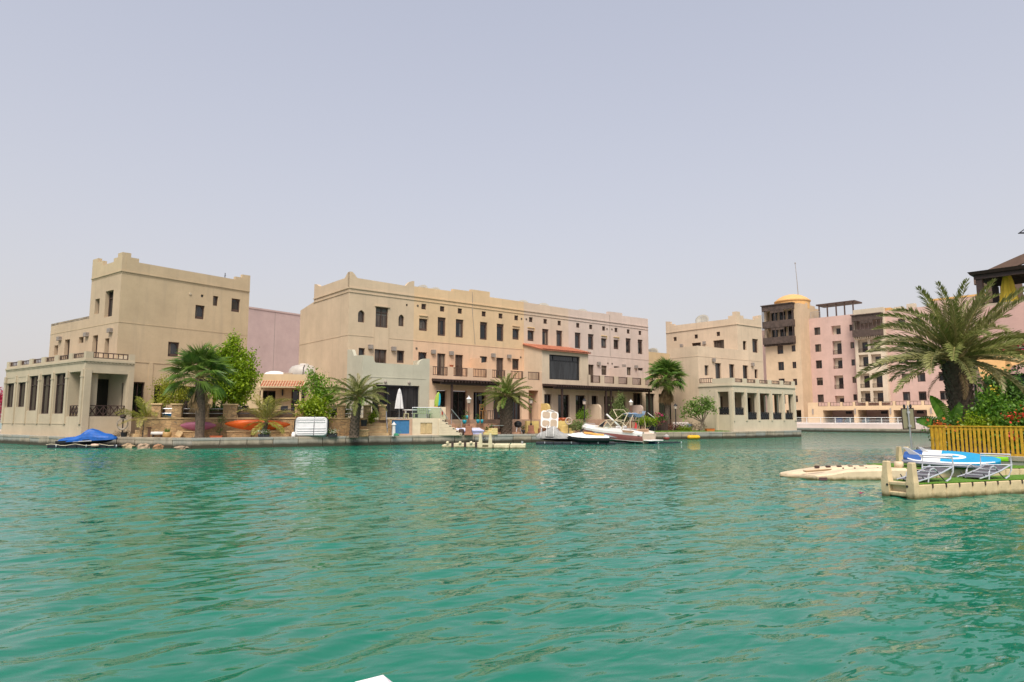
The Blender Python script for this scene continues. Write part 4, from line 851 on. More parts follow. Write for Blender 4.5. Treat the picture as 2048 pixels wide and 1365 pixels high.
# tower
TF = front(-4); zz = [1.6, 4.6, 7.7, 10.85, 13.95]
th = []
for z in zz[1:]: th += [(-4.4, -3.25, z, z + 1.6), (-1.65, -.9, z + .25, z + 1.45)]
th += [(-3.2, -.4, 1.2, 3.4)]
m = MB(); m.wall(TF, -6.75, .1, 1.1, 22.6, th + [(-6.3, -.9, 16.8, 19.6, 1.2), (-6.3, -.9, 19.9, 22.2, 1.2)], .3); part('tower_front', m, APY, t)
TR = rightf(.1); m = MB(); m.wall(TR, -4, 5, 1.1, 22.6); m.prism(TR, [(-4, 22.601), (5, 22.601), (5, 22.9), (3, 22.9), (3, 23.3), (1, 23.3), (1, 23.6), (-1.0, 23.6), (-1.0, 23.25), (-4, 23.2)], 0, .3)
m.wall(leftf(-6.75), -5, 4, 1.1, 22.6); m.box(-6.75, .1 - .3, -4, -3.7, 22.6, 23.2); m.wall(Face((0, 5), (-1, 0), (0, -1)), 0, 6.75, 1.1, 22.6); part('tower_wall', m, APY, t)
for h in th[:-1]: win(t, TF, *h, .25, 'double')
m = MB(); m.fbox(TF, -6.3, -.9, 16.8, 22.2, 1.22, 1.3); part('tower_balcony_back', m, APY, t)
for z in (17.0, 20.1): 
    for a in (-5.8, -4.2, -2.6): win(t, TF, a, a + 1.1, z, z + 2.0, 1.2, 'double', GLASS[0], BROWN)
mashrabiya(TF, -6.7, -.75, [15.95, 19.05], 23.2)
m = MB(); m.box(-6.5, -.2, -3.7, 5, 22.4, 22.7); part('tower_roof', m, DOME, t)
m = MB(); m.lathe([(3.15, 0), (3.15, 1.5), (3.3, 1.55), (3.3, 1.75), (3.0, 1.95), (2.6, 2.3), (1.8, 2.75), (.9, 3.0), (.05, 3.1)], 28, (-3.0, 0.2, 22.6)); part('dome', m, DOME, t, smooth=False)
m = MB(); m.tube([(-1.5, -.2, 22.6), (-1.7, -.2, 28), (-1.9, -.2, 31.6)], [.09, .06, .04], 6); m.lathe([(.02, 0), (.13, .05), (.13, .25), (.02, .3)], 8, (-1.9, -.2, 31.5)); part('mast', m, GREY, t)
# wing beyond the tower, roof pergola and plant
m = MB(); m.wall(front(1.0), -14, -6.75, 1.1, 19.2, [(-8.5, -7.3, z, z + 1.5) for z in (7.7, 10.8, 13.9)], .25); m.box(-14, -6.75, 1, 6, 19.2, 19.4); part('far_wing', m, APK, t)
for z in (7.7, 10.8, 13.9): win(t, front(1.0), -8.5, -7.3, z, z + 1.5, .22, 'double')
m = MB(); m.box(1.3, 8.3, .6, 4.2, 23.0, 23.25); part('roof_pergola', m, BROWN2, t)
for x in (1.8, 3.3, 4.9, 6.4, 7.9):
    m = MB(); m.box(x - .1, x + .1, .7, .9, 20.6, 23.0); part('roof_post', m, BROWN2, t)
railing(t, front(.2), .3, 2.2, 20.6, 21.9, .1, 8, mat=METAL); m = MB(); m.box(14.6, 16.0, 1, 2, 20.6, 21.2); m.box(16.6, 17.9, 1, 2, 20.6, 21.5); part('roof_plant', m, APC, t)
# podium with balustrade
PO = stucco('podium_render', (0.621, 0.463, 0.294), .1); P = front(-8)
ops = [(5.2, 10.3, 1.12, 3.26, 4.0), (10.9, 15.7, 1.12, 3.26, 4.0), (16.4, 21.2, 1.12, 3.2, 4.0)]
m = MB(); m.wall(P, 2.6, 32, 1.1, 3.95, ops, 4.0); m.wall(leftf(2.6), -4, 8, 1.1, 3.95)
rails = [(4.4 + i * 2.06, 4.4 + i * 2.06 + 1.66) for i in range(13)]
ed = [2.6] + [x for r in rails for x in r] + [32]
for k in range(0, len(ed), 2):
    if ed[k + 1] > ed[k]: m.fbox(P, ed[k], ed[k + 1], 3.95, 4.62, 0, .25)
m.box(2.6, 2.85, -7.75, -4, 3.95, 4.62); part('podium', m, PO, t)
m = MB(); m.box(2.85, 32, -7.7, .0, 3.7, 3.94); part('podium_deck', m, PAVE, t)
m = MB(); m.fbox(P, 5.1, 21.4, 1.1, 3.4, 3.98, 4.05); part('podium_back_wall', m, APK, t)
for a in (7.5, 9.6, 13.2, 15.2, 18.6, 20.0):
    m = MB(); m.fbox(P, a, a + 1.0, 2.65, 3.1, 3.9, 3.975); part('vent_grille', m, DARKM, t)
for r in rails: railing(t, P, r[0] + .01, r[1] - .01, 3.96, 4.6, .12, 3, mat=BROWN2)
for a in (3.5, 10.55, 16.0, 21.8):
    m = MB(); m.fbox(P, a - .1, a + .1, 2.6, 3.5, -.14, -.001); part('wall_light', m, GREY, t)
# white railing of the promenade
t = thing('promenade_railing', 'long white railing along the promenade below the pink apartments', 'railing', AW(-20, -30.0), AA)
m = MB()
for z in (1.35, 1.62, 1.95): m.tube([(0, 0, z), (60, 0, z)], .035 if z < 1.9 else .05, 6)
part('rail', m, WHITE, t)
m = MB(); m.box(0, .08, -.04, .04, 1.12, 1.95); me = m.mesh('post', WHITE)
for i in range(31): link('post', me, t, (i * 2 - .04 + .001, 0, 0))
for i, (u, c) in enumerate(((7.4, (.02, .07, .2)), (9.0, (.10, .16, .2)), (11.8, (.10, .16, .2)), (13.8, (.015, .02, .03)))):
    p = AW(u, -7.0); mb = MB(); mb.bevbox(-.5, .5, -.3, .3, 0, .12, .03); mb.bevbox(-.5, .5, .2, .3, .12, .8, .03); mb.box(-.5, -.42, -.3, .2, .12, .5); mb.box(.42, .5, -.3, .2, .12, .5)
    solo('patio_chair', mb, plain('seat_%d' % i, c, .6), ['blue seat under the podium arcade, nearest the tower', 'pale grey seat under the podium arcade, in its first opening', 'pale grey seat under the podium arcade, in its second opening', 'black seat under the podium arcade, farthest from the tower'][i], 'seat', (p[0], p[1], 1.12), AA, 'seats under the podium arcade')

# ------------------------------------------------------------------ pink house on the near bank at the right edge
NO, NA = (25.608, 38.00), az(137)
t = thing('roof_terrace_house', 'pink house at the right edge with a dark pergola on its roof terrace', 'house', NO, NA)
NW = stucco('rose_render', (0.588, 0.373, 0.328), .1); F = front(0)
m = MB(); m.wall(F, 0, 14, .5, 8.0, [(.5, 12, 1.0, 4.2)], .3); m.wall(leftf(0), -12, 0, .5, 8.0); part('wall', m, NW, t)
m = MB(); m.box(0, 14, .001, 12, 8.0, 8.12); part('roof_terrace', m, PAVE, t)
f = MB()
for a in (.5, 3.0, 5.2, 7.5, 9.8, 11.9): f.fbox(F, a, a + .1, 1.0, 4.2, .2, .29)
f.fbox(F, .5, 12, 4.1, 4.2, .2, .29); o = part('glazing', f, DARKM, t)
for a in (.6, 3.1, 5.3, 7.6, 9.9):
    p = MB(); p.quad(F.p(a, 1.0, .28), F.p(a + 2.15, 1.0, .28), F.p(a + 2.15, 4.1, .28), F.p(a, 4.1, .28)); part('pane', p, glass('shop_green_glass', (.012, .035, .03), .03), o)
m = MB(); m.box(.25, .55, -.35, -.05, .5, 6.5); part('pilaster', m, plain('pilaster_brown', (.30, .20, .15), .8), t)
def near(px_u, v, z): return (px_u, v, z)
# pergola on the roof
pg = MB(); pg.add([(.25, .1, 9.85), (7, .1, 9.85), (7, 4.5, 9.85), (.25, 4.5, 9.85), (.15, .0, 10.02), (7, .0, 10.02), (7, 4.6, 10.02), (.15, 4.6, 10.02)], [(0, 3, 2, 1), (4, 5, 6, 7), (0, 1, 5, 4), (1, 2, 6, 5), (2, 3, 7, 6), (3, 0, 4, 7)]); part('pergola_roof', pg, BROWN, t)
for i in range(9):
    m = MB(); y = .45 + i * .46; m.box(.4, 6.9, y, y + .08, 9.70, 9.845); part('rafter', m, BROWN, t)
m = MB(); m.box(.4, 7, .25, .42, 9.6, 9.842); part('beam', m, BROWN, t)
for x, y in ((.62, .45), (.62, 4.0), (4.5, .45), (4.5, 4.0)):
    m = MB(); m.box(x - .15, x + .15, y - .15, y + .15, 8.12, 9.65); part('post', m, BROWN, t)
m = MB(); m.box(.9, 6, 3.0, 3.15, 8.12, 8.7); m.box(1.0, 1.9, 2.0, 2.7, 8.12, 8.5); part('terrace_bar', m, DARKM, t)
# curved lattice screen behind
m = MB(); A = [(-.8 + 9 * i / 12, 10.75 + 2.2 * math.sin(R(90 * i / 12))) for i in range(13)]
m.prism(front(5.6), A + [(x, z - .55) for x, z in A[::-1]], 0, .3); part('curved_beam', m, plain('screen_timber', (.16, .10, .075), .8), t)
for i in range(1, 12, 1):
    m = MB(); x, z = A[i]; m.box(x - .18, x + .18, 5.65, 5.85, 8.12, z - .4); part('screen_post', m, plain('screen_timber', (.16, .10, .075), .8), t)
for zz_ in (9.0, 10.0):
    m = MB(); m.box(-.4, 8, 5.62, 5.7, zz_, zz_ + .25); part('screen_rail', m, plain('screen_timber', (.16, .10, .075), .8), t)
# folded yellow parasol on the roof
p = (27.820, 37.70)
t = thing('folded_parasol', 'folded yellow parasol on the roof terrace of the pink house', 'parasol', (p[0], p[1], 8.12))
def folded(t, h, r, mat, z0=.3, pole=METAL):
    n = 16; m = MB(); rings = []
    for z, k in ((z0, 1), (z0 + h * .35, .8), (z0 + h * .7, .55), (z0 + h * .86, .36)):
        rings.append([(r * k * (1 if i % 2 else .68) * math.cos(2 * math.pi * i / n), r * k * (1 if i % 2 else .68) * math.sin(2 * math.pi * i / n), z) for i in range(n)])
    m.loft(rings, True, True); part('canopy', m, mat, t)
    m = MB(); m.lathe([(r * .44, z0 + h * .78), (r * .30, z0 + h * .93), (r * .06, z0 + h)], 12); part('top_flap', m, mat, t)
    m = MB(); m.tube([(0, 0, 0), (0, 0, z0 + h * 1.02)], .025, 6); m.lathe([(.25, 0), (.25, .05), (.04, .09)], 12); part('pole', m, pole, t)
folded(t, 1.95, .5, plain('yellow_canvas', (.70, .52, .06), .8, var=.15), .0)
# crane jib far beyond
t = thing('tower_crane', 'distant tower crane jib poking in above the pink house', 'crane', (218.354, 260.00))
m = MB(); m.box(-1, 1, -1, 1, 0, 78); part('mast', m, DARKM, t)
m = MB(); 
for a, b in (((-20, 0, 74), (40, 0, 74)), ((-20, 1, 74), (40, 1, 74)), ((-17, .5, 76), (40, .5, 76)), ((-20, .5, 74), (-17, .5, 76))): m.bar(a, b, .3)
for i in range(19): m.bar((-17 + i * 3, .5, 76), (-18.5 + i * 3, 0, 74), .18); m.bar((-17 + i * 3, .5, 76), (-15.5 + i * 3, 1, 74), .18)
part('jib', m, DARKM, t)

# ------------------------------------------------------------------ trees and plants
PALM = leafm('date_palm_leaf', (.16, .19, .045), (.28, .29, .095), .28, .42, c3=(.31, .28, .13))
PALMG = leafm('green_palm_leaf', (0.088, 0.169, 0.024), (0.189, 0.270, 0.041), .3, .4, c3=(.22, .21, .05))
FAN = leafm('fan_palm_leaf', (0.063, 0.147, 0.022), (0.154, 0.252, 0.042), .28, .35, c3=(.13, .18, .035))
DRY = leafm('dry_palm_leaf', (0.240, 0.156, 0.072), (0.360, 0.252, 0.132), .15, .8)
COCO = leafm('yellowish_palm_leaf', (0.180, 0.228, 0.024), (0.360, 0.336, 0.060), .35, .4, c3=(.36, .30, .10))
LIME = leafm('lime_green_leaf', (.16, .26, .012), (.30, .38, .02), .4, .4)
MIDG = leafm('mid_green_leaf', (0.095, 0.203, 0.016), (0.203, 0.351, 0.027), .38, .4)
TREEG = leafm('bright_tree_leaf', (.12, .23, .012), (.34, .46, .02), .42, .4)
DKG = leafm('dark_green_leaf', (0.031, 0.088, 0.015), (0.088, 0.175, 0.025), .3, .35)
OLIVE = leafm('olive_leaf', (0.104, 0.156, 0.039), (0.195, 0.260, 0.078), .3, .5)
PTRUNK = plain('palm_trunk_bark', (.10, .075, .055), .95, var=.4, sc=9, bmp=.6, bsc=30)
BARK = plain('tree_bark', (.16, .125, .09), .9, var=.3, sc=7, bmp=.4)
RACH = plain('frond_stem', (.26, .22, .08), .6, var=.15)
def frond_mesh(name, L, droop, nl, ll, mat, wid=.035, vee=35, seed=0, sweep=48):
    r = random.Random(seed); pts = []; n = 14; a = 0.0; x = z = 0.0
    for i in range(n + 1):
        pts.append((x, z)); a = -droop * (i / n) ** 1.5; x += L / n * math.cos(a); z += L / n * math.sin(a)
    def at(q):
        q = min(q, .9999) * n; i = int(q); f = q - i; p, s = pts[i], pts[i + 1]
        return Vector((p[0] + (s[0] - p[0]) * f, 0, p[1] + (s[1] - p[1]) * f)), Vector((s[0] - p[0], 0, s[1] - p[1])).normalized()
    V = []
    for i in range(nl):
        q = .12 + .88 * (i + .5) / nl
        for sg in (-1, 1):
            p, d = at(q + r.uniform(-.004, .004)); l = ll * (math.sin(math.pi * min(1, .22 + .74 * q)) ** .7) * r.uniform(.82, 1.1)
            up = Vector((-d.z, 0, d.x)); fw = R(sweep + r.uniform(-9, 9) - 15 * (1 - q)); vv = R(vee + r.uniform(-22, 14))
            out = Vector((0, sg, 0)) * math.cos(vv) + up * math.sin(vv)
            dr = d * math.cos(fw) + out * math.sin(fw); tip = p + dr * l + Vector((0, 0, -.22 * l * r.uniform(.4, 1.5)))
            mid = p + dr * l * .45; sd = d.cross(dr).cross(dr).normalized() * wid * .5
            V.append([p, mid - sd, tip, mid + sd])
    me = npmesh(name, np.array([[tuple(v) for v in f] for f in V]), 4, mat)
    st = MB(); ring = [at(i / 10)[0] for i in range(11)]; st.tube([tuple(v) for v in ring], [max(.006, .028 * (1 - i / 11) + .004) * L / 3 for i in range(11)], 5)
    b0 = len(me.vertices)
    bm_v = [tuple(v.co) for v in me.vertices] + st.v; bm_f = [tuple(p.vertices) for p in me.polygons] + [tuple(b0 + i for i in f) for f in st.f]
    m2 = bpy.data.meshes.new(name); m2.from_pydata(bm_v, [], bm_f); m2.materials.append(mat); m2.materials.append(RACH)
    m2.polygons.foreach_set('material_index', [0] * len(me.polygons) + [1] * len(st.f)); m2.update(); bpy.data.meshes.remove(me); return m2
def palm_trunk(t, h, r0, r1, lean=(0, 0), scales=90, boots=.06, mat=None, bulge=0):
    m = MB(); rings = []; n = 14
    for i in range(15):
        q = i / 14; r = r0 + (r1 - r0) * q + bulge * math.sin(math.pi * q) + (.05 if i == 0 else 0)
        rings.append([(lean[0] * q * q + r * math.cos(2 * math.pi * k / n) * rng.uniform(.96, 1.04), lean[1] * q * q + r * math.sin(2 * math.pi * k / n), h * q) for k in range(n)])
    m.loft(rings, True, True)
    for i in range(scales):                     # old leaf bases, in a spiral
        q = (i + .5) / scales; a = i * 2.39996; r = r0 + (r1 - r0) * q + bulge * math.sin(math.pi * q); x, y, z = lean[0] * q * q, lean[1] * q * q, h * q
        c, s = math.cos(a), math.sin(a); w = boots * 1.1; l = boots * 2.2
        b = lambda rr, ww, zz: (x + rr * c - ww * s, y + rr * s + ww * c, zz)
        m.add([b(r * .97, -w, z - l * .5), b(r * .97, w, z - l * .5), b(r + boots, w * .6, z + l * .6), b(r + boots, -w * .6, z + l * .6), b(r * .9, 0, z + l * .9)], [(0, 1, 2, 3), (3, 2, 4), (0, 3, 4), (1, 4, 2)])
    return part('trunk', m, mat or PTRUNK, t)
def fronds(t, top, spec, meshes, seed, name='frond'):
    """spec: (count, pitch from, pitch to, scale)"""
    r = random.Random(seed); a = r.uniform(0, 6)
    for cnt, p0, p1, sc in spec:
        for i in range(cnt):
            a += 2.39996 + r.uniform(-.15, .15); pitch = R(p0 + (p1 - p0) * (i + r.random() * .6) / cnt)
            o = link(name, r.choice(meshes), t, top, None); s = sc * r.uniform(.88, 1.08)
            o.rotation_mode = 'QUATERNION'
            o.rotation_quaternion = (Matrix.Rotation(a, 4, 'Z') @ Matrix.Rotation(-pitch, 4, 'Y') @ Matrix.Rotation(r.uniform(-.5, .5), 4, 'X')).to_quaternion()
            o.scale = (s, s, s)
def leaf_cloud(name, blobs, n, size, mats, parent=None, seed=1, clump=28, spread=.28, aspect=.5, up=.35, label=None, kind=None, shell=.55):
    """leaf blades gathered into twig clumps spread through ellipsoid masses"""
    g = np.random.default_rng(seed); w = np.array([b[3] * b[4] * b[5] for b in blobs]) ** .8; w = w / w.sum(); nc = max(1, n // clump)
    pick = g.choice(len(blobs), nc, p=w); B = np.array(blobs)[pick]
    d = g.normal(size=(nc, 3)); d /= np.linalg.norm(d, axis=1)[:, None]; rad = (shell + (1 - shell) * g.random(nc)) ** 1.0 * g.choice([1, 1, .75, .5], nc)
    C = B[:, :3] + d * rad[:, None] * B[:, 3:6]
    P = np.repeat(C, clump, 0) + g.normal(size=(nc * clump, 3)) * spread * size * 4
    N = len(P); ax = g.normal(size=(N, 3)); ax[:, 2] -= .25; ax /= np.linalg.norm(ax, axis=1)[:, None]
    nr = g.normal(size=(N, 3)) * .8; nr[:, 2] += up * 2; sd = np.cross(ax, nr); sd /= np.linalg.norm(sd, axis=1)[:, None] + 1e-6
    s = size * g.uniform(.6, 1.25, N)[:, None]
    V = np.stack([P - ax * s * .5, P + sd * s * aspect * .5 + ax * s * .05, P + ax * s * .5, P - sd * s * aspect * .5 + ax * s * .05], 1)
    o = link(name, npmesh(name, V, 4, mats), parent); 
    if label: o['label'] = label
    if kind: o['kind'] = kind
    return o
def limbs(t, h, r, tips, lean=(0, 0), mat=BARK):
    m = MB(); m.tube([(0, 0, -.05), (lean[0] * .4, lean[1] * .4, h * .5), (lean[0], lean[1], h)], [r * 1.25, r, r * .85], 8)
    for (x, y, z) in tips: m.tube([(lean[0], lean[1], h * .93), ((lean[0] + x) / 2 + rng.uniform(-.1, .1), (lean[1] + y) / 2 + rng.uniform(-.1, .1), (h + z) / 2 + .1), (x, y, z)], [r * .6, r * .42, r * .15], 6)
    return part('trunk', m, mat, t)

DATE = [frond_mesh('frond', 3.2, dr, 60, .60, PALM, .058, 38, i) for i, dr in enumerate((.6, .9, 1.15, .4))]
DATEG = [frond_mesh('frond', 3.0, dr, 50, .58, PALMG, .045, 30, 20 + i) for i, dr in enumerate((.8, 1.15, .55))]
DATED = [frond_mesh('frond', 2.8, 1.1, 44, .5, DRY, .04, 20, 40)]
# the big date palm on the near bank
p = (18.380, 28.00)
t = thing('date_palm', 'large date palm with a rough trunk behind the yellow fence', 'palm tree', (p[0], p[1], .55), 0, 'date palms')
palm_trunk(t, 3.6, .36, .48, (-.15, 0), 150, .085)
fronds(t, (-.15, 0, 3.65), [(12, 84, 58, 1.02), (17, 58, 28, 1.14), (16, 28, 2, 1.12), (9, 2, -16, 1.0)], DATE, 3)
fronds(t, (-.15, 0, 3.4), [(3, -20, -40, .7)], DATED, 5)
# the stout date palm in front of the third house
p = (-0.467, 53.50)
t = thing('date_palm', 'stout date palm standing in the paved garden before the ochre houses', 'palm tree', (p[0], p[1], .55), 0, 'date palms')
palm_trunk(t, 2.9, .40, .48, (.05, 0), 140, .09)
fronds(t, (.05, 0, 3.0), [(9, 85, 60, .62), (14, 58, 28, .72), (14, 26, 2, .78), (12, 0, -25, .74)], DATEG + DATE[:2], 11)
# slimmer one by the stone pillars
p = (-10.614, 46.30)
t = thing('date_palm', 'date palm with a leaning trunk beside the sandstone steps', 'palm tree', (p[0], p[1], .55), 0, 'date palms')
palm_trunk(t, 2.6, .30, .26, (.25, 0), 110, .06)
fronds(t, (.25, 0, 2.65), [(8, 85, 60, .62), (12, 56, 28, .72), (12, 26, 0, .76), (8, 0, -22, .7)], DATE[:3] + DATEG[:1], 17)
# coconut-like young palms on the left quay
CO = [frond_mesh('frond', 2.4, dr, 34, .62, COCO, .06, 12, 60 + i, 55) for i, dr in enumerate((1.0, 1.5, .6))]
p = (-23.631, 44.30)
t = thing('young_palm', 'young yellow green palm at the foot of the left villa steps', 'palm tree', (p[0], p[1], .55), 0, 'young palms')
palm_trunk(t, 1.15, .16, .12, (.05, 0), 30, .04)
fronds(t, (.05, 0, 1.15), [(4, 85, 60, .78), (6, 55, 25, .85), (5, 25, 5, .8)], CO, 23)
p = (-16.175, 44.90)
t = thing('young_palm', 'young palm with drooping yellowish fronds in front of the orange kayak', 'palm tree', (p[0], p[1], .55), 0, 'young palms')
palm_trunk(t, 1.0, .17, .14, (.1, 0), 30, .045)
fronds(t, (.1, 0, 1.0), [(5, 88, 66, .95), (5, 60, 38, .9), (8, 20, -30, .62)], CO, 29)
# fan palms
def fan_mesh(name, L, mat, seed, n=26, span=250, cup=.25, droop=.25):
    r = random.Random(seed); m = MB(); m.tube([(0, 0, 0), (L * .5, 0, L * .04), (L * .95, 0, 0)], [.03, .022, .015], 5); nf = len(m.f); c = Vector((L * .95, 0, 0)); W = L * .95
    for i in range(n):
        a = R(-span / 2 + span * (i + .5) / n); l = W * (.72 + .28 * math.cos(a * .6)) * r.uniform(.9, 1.06); h = R(span / n / 2)
        f = lambda ang, q, z: (c.x + math.cos(ang) * q, math.sin(ang) * q, z + c.z)
        zf = cup * l; b = -droop * l * r.uniform(.6, 1.5)
        m.add([f(a, .02, 0), f(a - h, l * .42, zf * .3), f(a, l * .5, zf * .3 + .035 * l), f(a + h, l * .42, zf * .3)], [(0, 1, 2), (0, 2, 3)])
        m.add([f(a - h * .8, l * .42, zf * .3), f(a, l * .5, zf * .3 + .035 * l), f(a + h * .8, l * .42, zf * .3), f(a + r.uniform(-.03, .03), l, zf * .3 + b)], [(0, 3, 1), (1, 3, 2)])
    me = m.mesh(name, [mat, RACH]); me.polygons.foreach_set('material_index', [1] * nf + [0] * (len(m.f) - nf)); return me
FANS = [fan_mesh('fan', .82, FAN, i, 24, 230, .2, .3) for i in range(3)]
FAND = [fan_mesh('dead_fan', .72, DRY, 9 + i, 14, 60, -.1, .1) for i in range(2)]
def fan_palm(p, h, r0, r1, label, seed, sc=1, skirt=24, live=46, lean=(0, 0)):
    t = thing('fan_palm', label, 'palm tree', (p[0], p[1], .55), 0, 'fan palms'); palm_trunk(t, h, r0, r1, lean, 60, .03)
    top = (lean[0], lean[1], h + .1)
    q = int(live * .38); fronds(t, top, [(q, 90, 52, sc), (q, 52, 12, sc), (live - 2 * q, 12, -38, sc)], FANS, seed, 'fan')
    r = random.Random(seed + 1)
    for i in range(skirt):
        q = r.random(); fronds(t, (lean[0] * .9, lean[1] * .9, h + .05 - q * h * .13), [(1, -62 - 20 * r.random(), -80, sc * r.uniform(.75, 1.05))], FAND, seed * 50 + i, 'dead_fan')
fan_palm((-19.586, 43.20), 3.75, .27, .30, 'fan palm on the quay edge in front of the pink kayak', 41, 1.5, 16, 34, (-.2, .1))
fan_palm((14.938, 66.00), 5.0, .24, .22, 'tall fan palm with a brown skirt of dead leaves on the lawn', 47, 1.42, 80, 56)
# broadleaf trees
p = (-20.126, 47.60)
t = thing('leafy_tree', 'big bright green leafy tree behind the stone wall at the left', 'tree', (p[0], p[1], 1.75))
limbs(t, 1.6, .16, [(-.9, 0, 3.6), (.8, .2, 3.4), (.2, .3, 4.9), (1.6, 0, 2.8), (-.3, -.5, 2.8), (1.2, 0, 4.2)], (.1, 0))
leaf_cloud('crown', [(.3, 0, 2.2, 2.0, 1.4, 1.15), (.35, 0, 3.5, 1.9, 1.2, 1.2), (.45, 0, 4.85, .85, .7, .7), (1.6, 0, 3.0, .8, .9, 1.1), (-.8, 0, 4.1, .75, .7, .65), (.5, 0, 5.55, .33, .3, .5), (1.6, 0, 4.2, .55, .5, .55), (1.0, 0, 1.35, .9, .8, .55), (-.85, 0, 4.95, .3, .3, .3), (1.9, 0, 4.6, .2, .2, .3)], 17000, .2, TREEG, t, 3, 30, .24)
p = (-22.398, 45.80)
t = thing('small_tree', 'thin sparse yellow green tree between the stone pillars', 'tree', (p[0], p[1], 1.75))
limbs(t, .9, .05, [(-.9, 0, 1.8), (.4, 0, 1.9), (-.3, 0, 2.3), (.1, .1, 2.5), (-1.1, .1, 2.4)])
leaf_cloud('crown', [(-.4, 0, 1.55, 1.15, .6, .4), (-.75, 0, 2.3, .7, .5, .5), (.25, 0, 1.8, .5, .5, .4), (-1.0, 0, 1.2, .5, .5, .25)], 3400, .13, leafm('yellow_leaf', (.20, .24, .015), (.36, .36, .03), .4), t, 8, 14, .5)
p = (-13.519, 48.00)
t = thing('small_tree', 'dark green tree with long shoots behind the white dinghy', 'tree', (p[0], p[1], 1.75))
limbs(t, 1.0, .07, [(-.6, 0, 2.2), (.3, 0, 2.0), (.7, 0, 1.6), (-.4, 0, 3.0)])
leaf_cloud('crown', [(0, 0, 1.9, 1.05, .8, .5), (.6, 0, 1.5, .8, .7, .55), (-.45, 0, 2.75, .4, .4, .4), (-.6, 0, 3.3, .25, .25, .3), (.2, 0, 2.6, .6, .4, .35), (-1.0, 0, 2.2, .45, .3, .2), (1.2, 0, 2.1, .4, .3, .25)], 3300, .18, MIDG, t, 13, 20, .3)
p = (-13.516, 46.90)
t = thing('shrub', 'lime green leafy shrub growing over the white dinghy', 'shrub', (p[0], p[1], 1.75))
limbs(t, .4, .05, [(-.5, 0, .9), (.5, 0, .8), (0, 0, 1.1)])
leaf_cloud('crown', [(0, -.1, .75, .95, .6, .32), (-.5, -.1, .85, .55, .4, .2), (.4, -.1, .3, .7, .4, .25), (0, 0, 1.15, .5, .4, .2), (.75, -.1, .65, .3, .3, .2)], 2600, .21, LIME, t, 19, 14, .32)
p = (17.376, 63.50)
t = thing('frangipani_tree', 'small open frangipani tree on the lawn by the right villa', 'tree', (p[0], p[1], .6))
limbs(t, .9, .09, [(-1.2, 0, 1.9), (-.6, .2, 2.5), (.1, 0, 2.9), (.8, 0, 2.7), (1.0, -.2, 2.1), (.4, .2, 2.2), (-.1, -.2, 2.0), (-1.5, 0, 1.5), (.6, .1, 1.6)], (.25, 0))
leaf_cloud('crown', [(-1.2, 0, 1.95, .4, .4, .22), (-.6, .2, 2.5, .45, .4, .3), (.1, 0, 2.85, .45, .4, .25), (.8, 0, 2.7, .4, .4, .3), (1.0, -.2, 2.15, .35, .4, .25), (.4, .2, 2.2, .4, .4, .25), (-.1, -.2, 2.0, .4, .4, .25), (-1.6, 0, 1.5, .28, .3, .22), (-.6, 0, 1.7, .35, .3, .2)], 1250, .30, leafm('frangipani_leaf', (.09, .18, .025), (.24, .34, .08), .35), t, 23, 9, .2, .40)
# garden plants along the row
def shrub(p, z, blobs, n, size, mat, label, cat='shrub', name='shrub', seed=1, flowers=None, clump=16, group=None):
    t = thing(name, label, cat, (p[0], p[1], z), 0, group)
    m = MB()
    for b in blobs[:4]: m.tube([(b[0] * .3, b[1] * .3, 0), (b[0] * .8, b[1] * .8, b[2] * .6), (b[0], b[1], b[2])], [.03, .022, .012], 5)
    part('stems', m, BARK, t); leaf_cloud('foliage', blobs, n, size, mat, t, seed, clump, .3)
    if flowers: leaf_cloud('flowers', [(b[0], b[1] - .08, b[2] + .08, b[3] * 1.05, b[4] * 1.05, b[5] * 1.05) for b in (flowers[3] if len(flowers) > 3 else blobs)], flowers[0], flowers[1], flowers[2], t, seed + 5, 10, .2, .8, kind='stuff', shell=.9)
    return t
RED = leafm('red_flower', (.60, .04, .03), (.72, .10, .05), .3); PINK = leafm('magenta_flower', (.45, .03, .12), (.60, .08, .20), .3); YEL = leafm('yellow_flower', (.70, .45, .03), (.75, .55, .08), .3); ORF = leafm('orange_flower', (.62, .13, .03), (.68, .2, .06), .3); CRIM = leafm('crimson_bract', (.40, .02, .06), (.52, .05, .12), .3)
shrub((5.356, 57.50), .6, [(0, 0, .6, .9, .6, .5), (.5, 0, .5, .6, .5, .4), (-.5, 0, .4, .5, .5, .35)], 2000, .13, OLIVE, 'round olive green bush beside the motorboat bow', seed=31)
shrub((6.317, 62.00), 1.7, [(0, 0, .4, .5, .4, .35), (.2, 0, .7, .3, .3, .3)], 600, .16, MIDG, 'small leafy bush in front of the middle glass doors', seed=33)
shrub((9.812, 63.00), 1.2, [(0, 0, 1.0, .9, .6, .7), (.5, 0, .7, .7, .6, .6), (-.1, 0, 1.9, .45, .4, .5), (.2, 0, 2.6, .3, .3, .35)], 3600, .15, OLIVE, 'tall loose bush behind the motorboat tower', seed=35)
shrub((12.827, 62.50), .6, [(-1.0, 0, .9, .6, .5, .4), (-.2, 0, 1.0, .7, .5, .45), (.6, 0, 1.2, .6, .5, .45)], 2600, .13, DKG, 'dark bougainvillea hedge with magenta flowers on the lawn', seed=37, flowers=(160, .13, PINK, [(.6, 0, 1.1, .5, .4, .5)]))
shrub((11.745, 61.60), .6, [(0, 0, 1.05, .45, .4, .25), (.9, 0, 1.0, .4, .3, .2)], 700, .16, LIME, 'yellow green potted bush in front of the dark screen', seed=39)
shrub((15.396, 64.50), .6, [(-.6, 0, .3, .5, .4, .3), (.2, 0, .35, .7, .5, .3)], 900, .14, leafm('maroon_leaf', (.10, .03, .03), (.20, .08, .05), .3), 'low maroon leaved plants at the foot of the tall fan palm', seed=41)
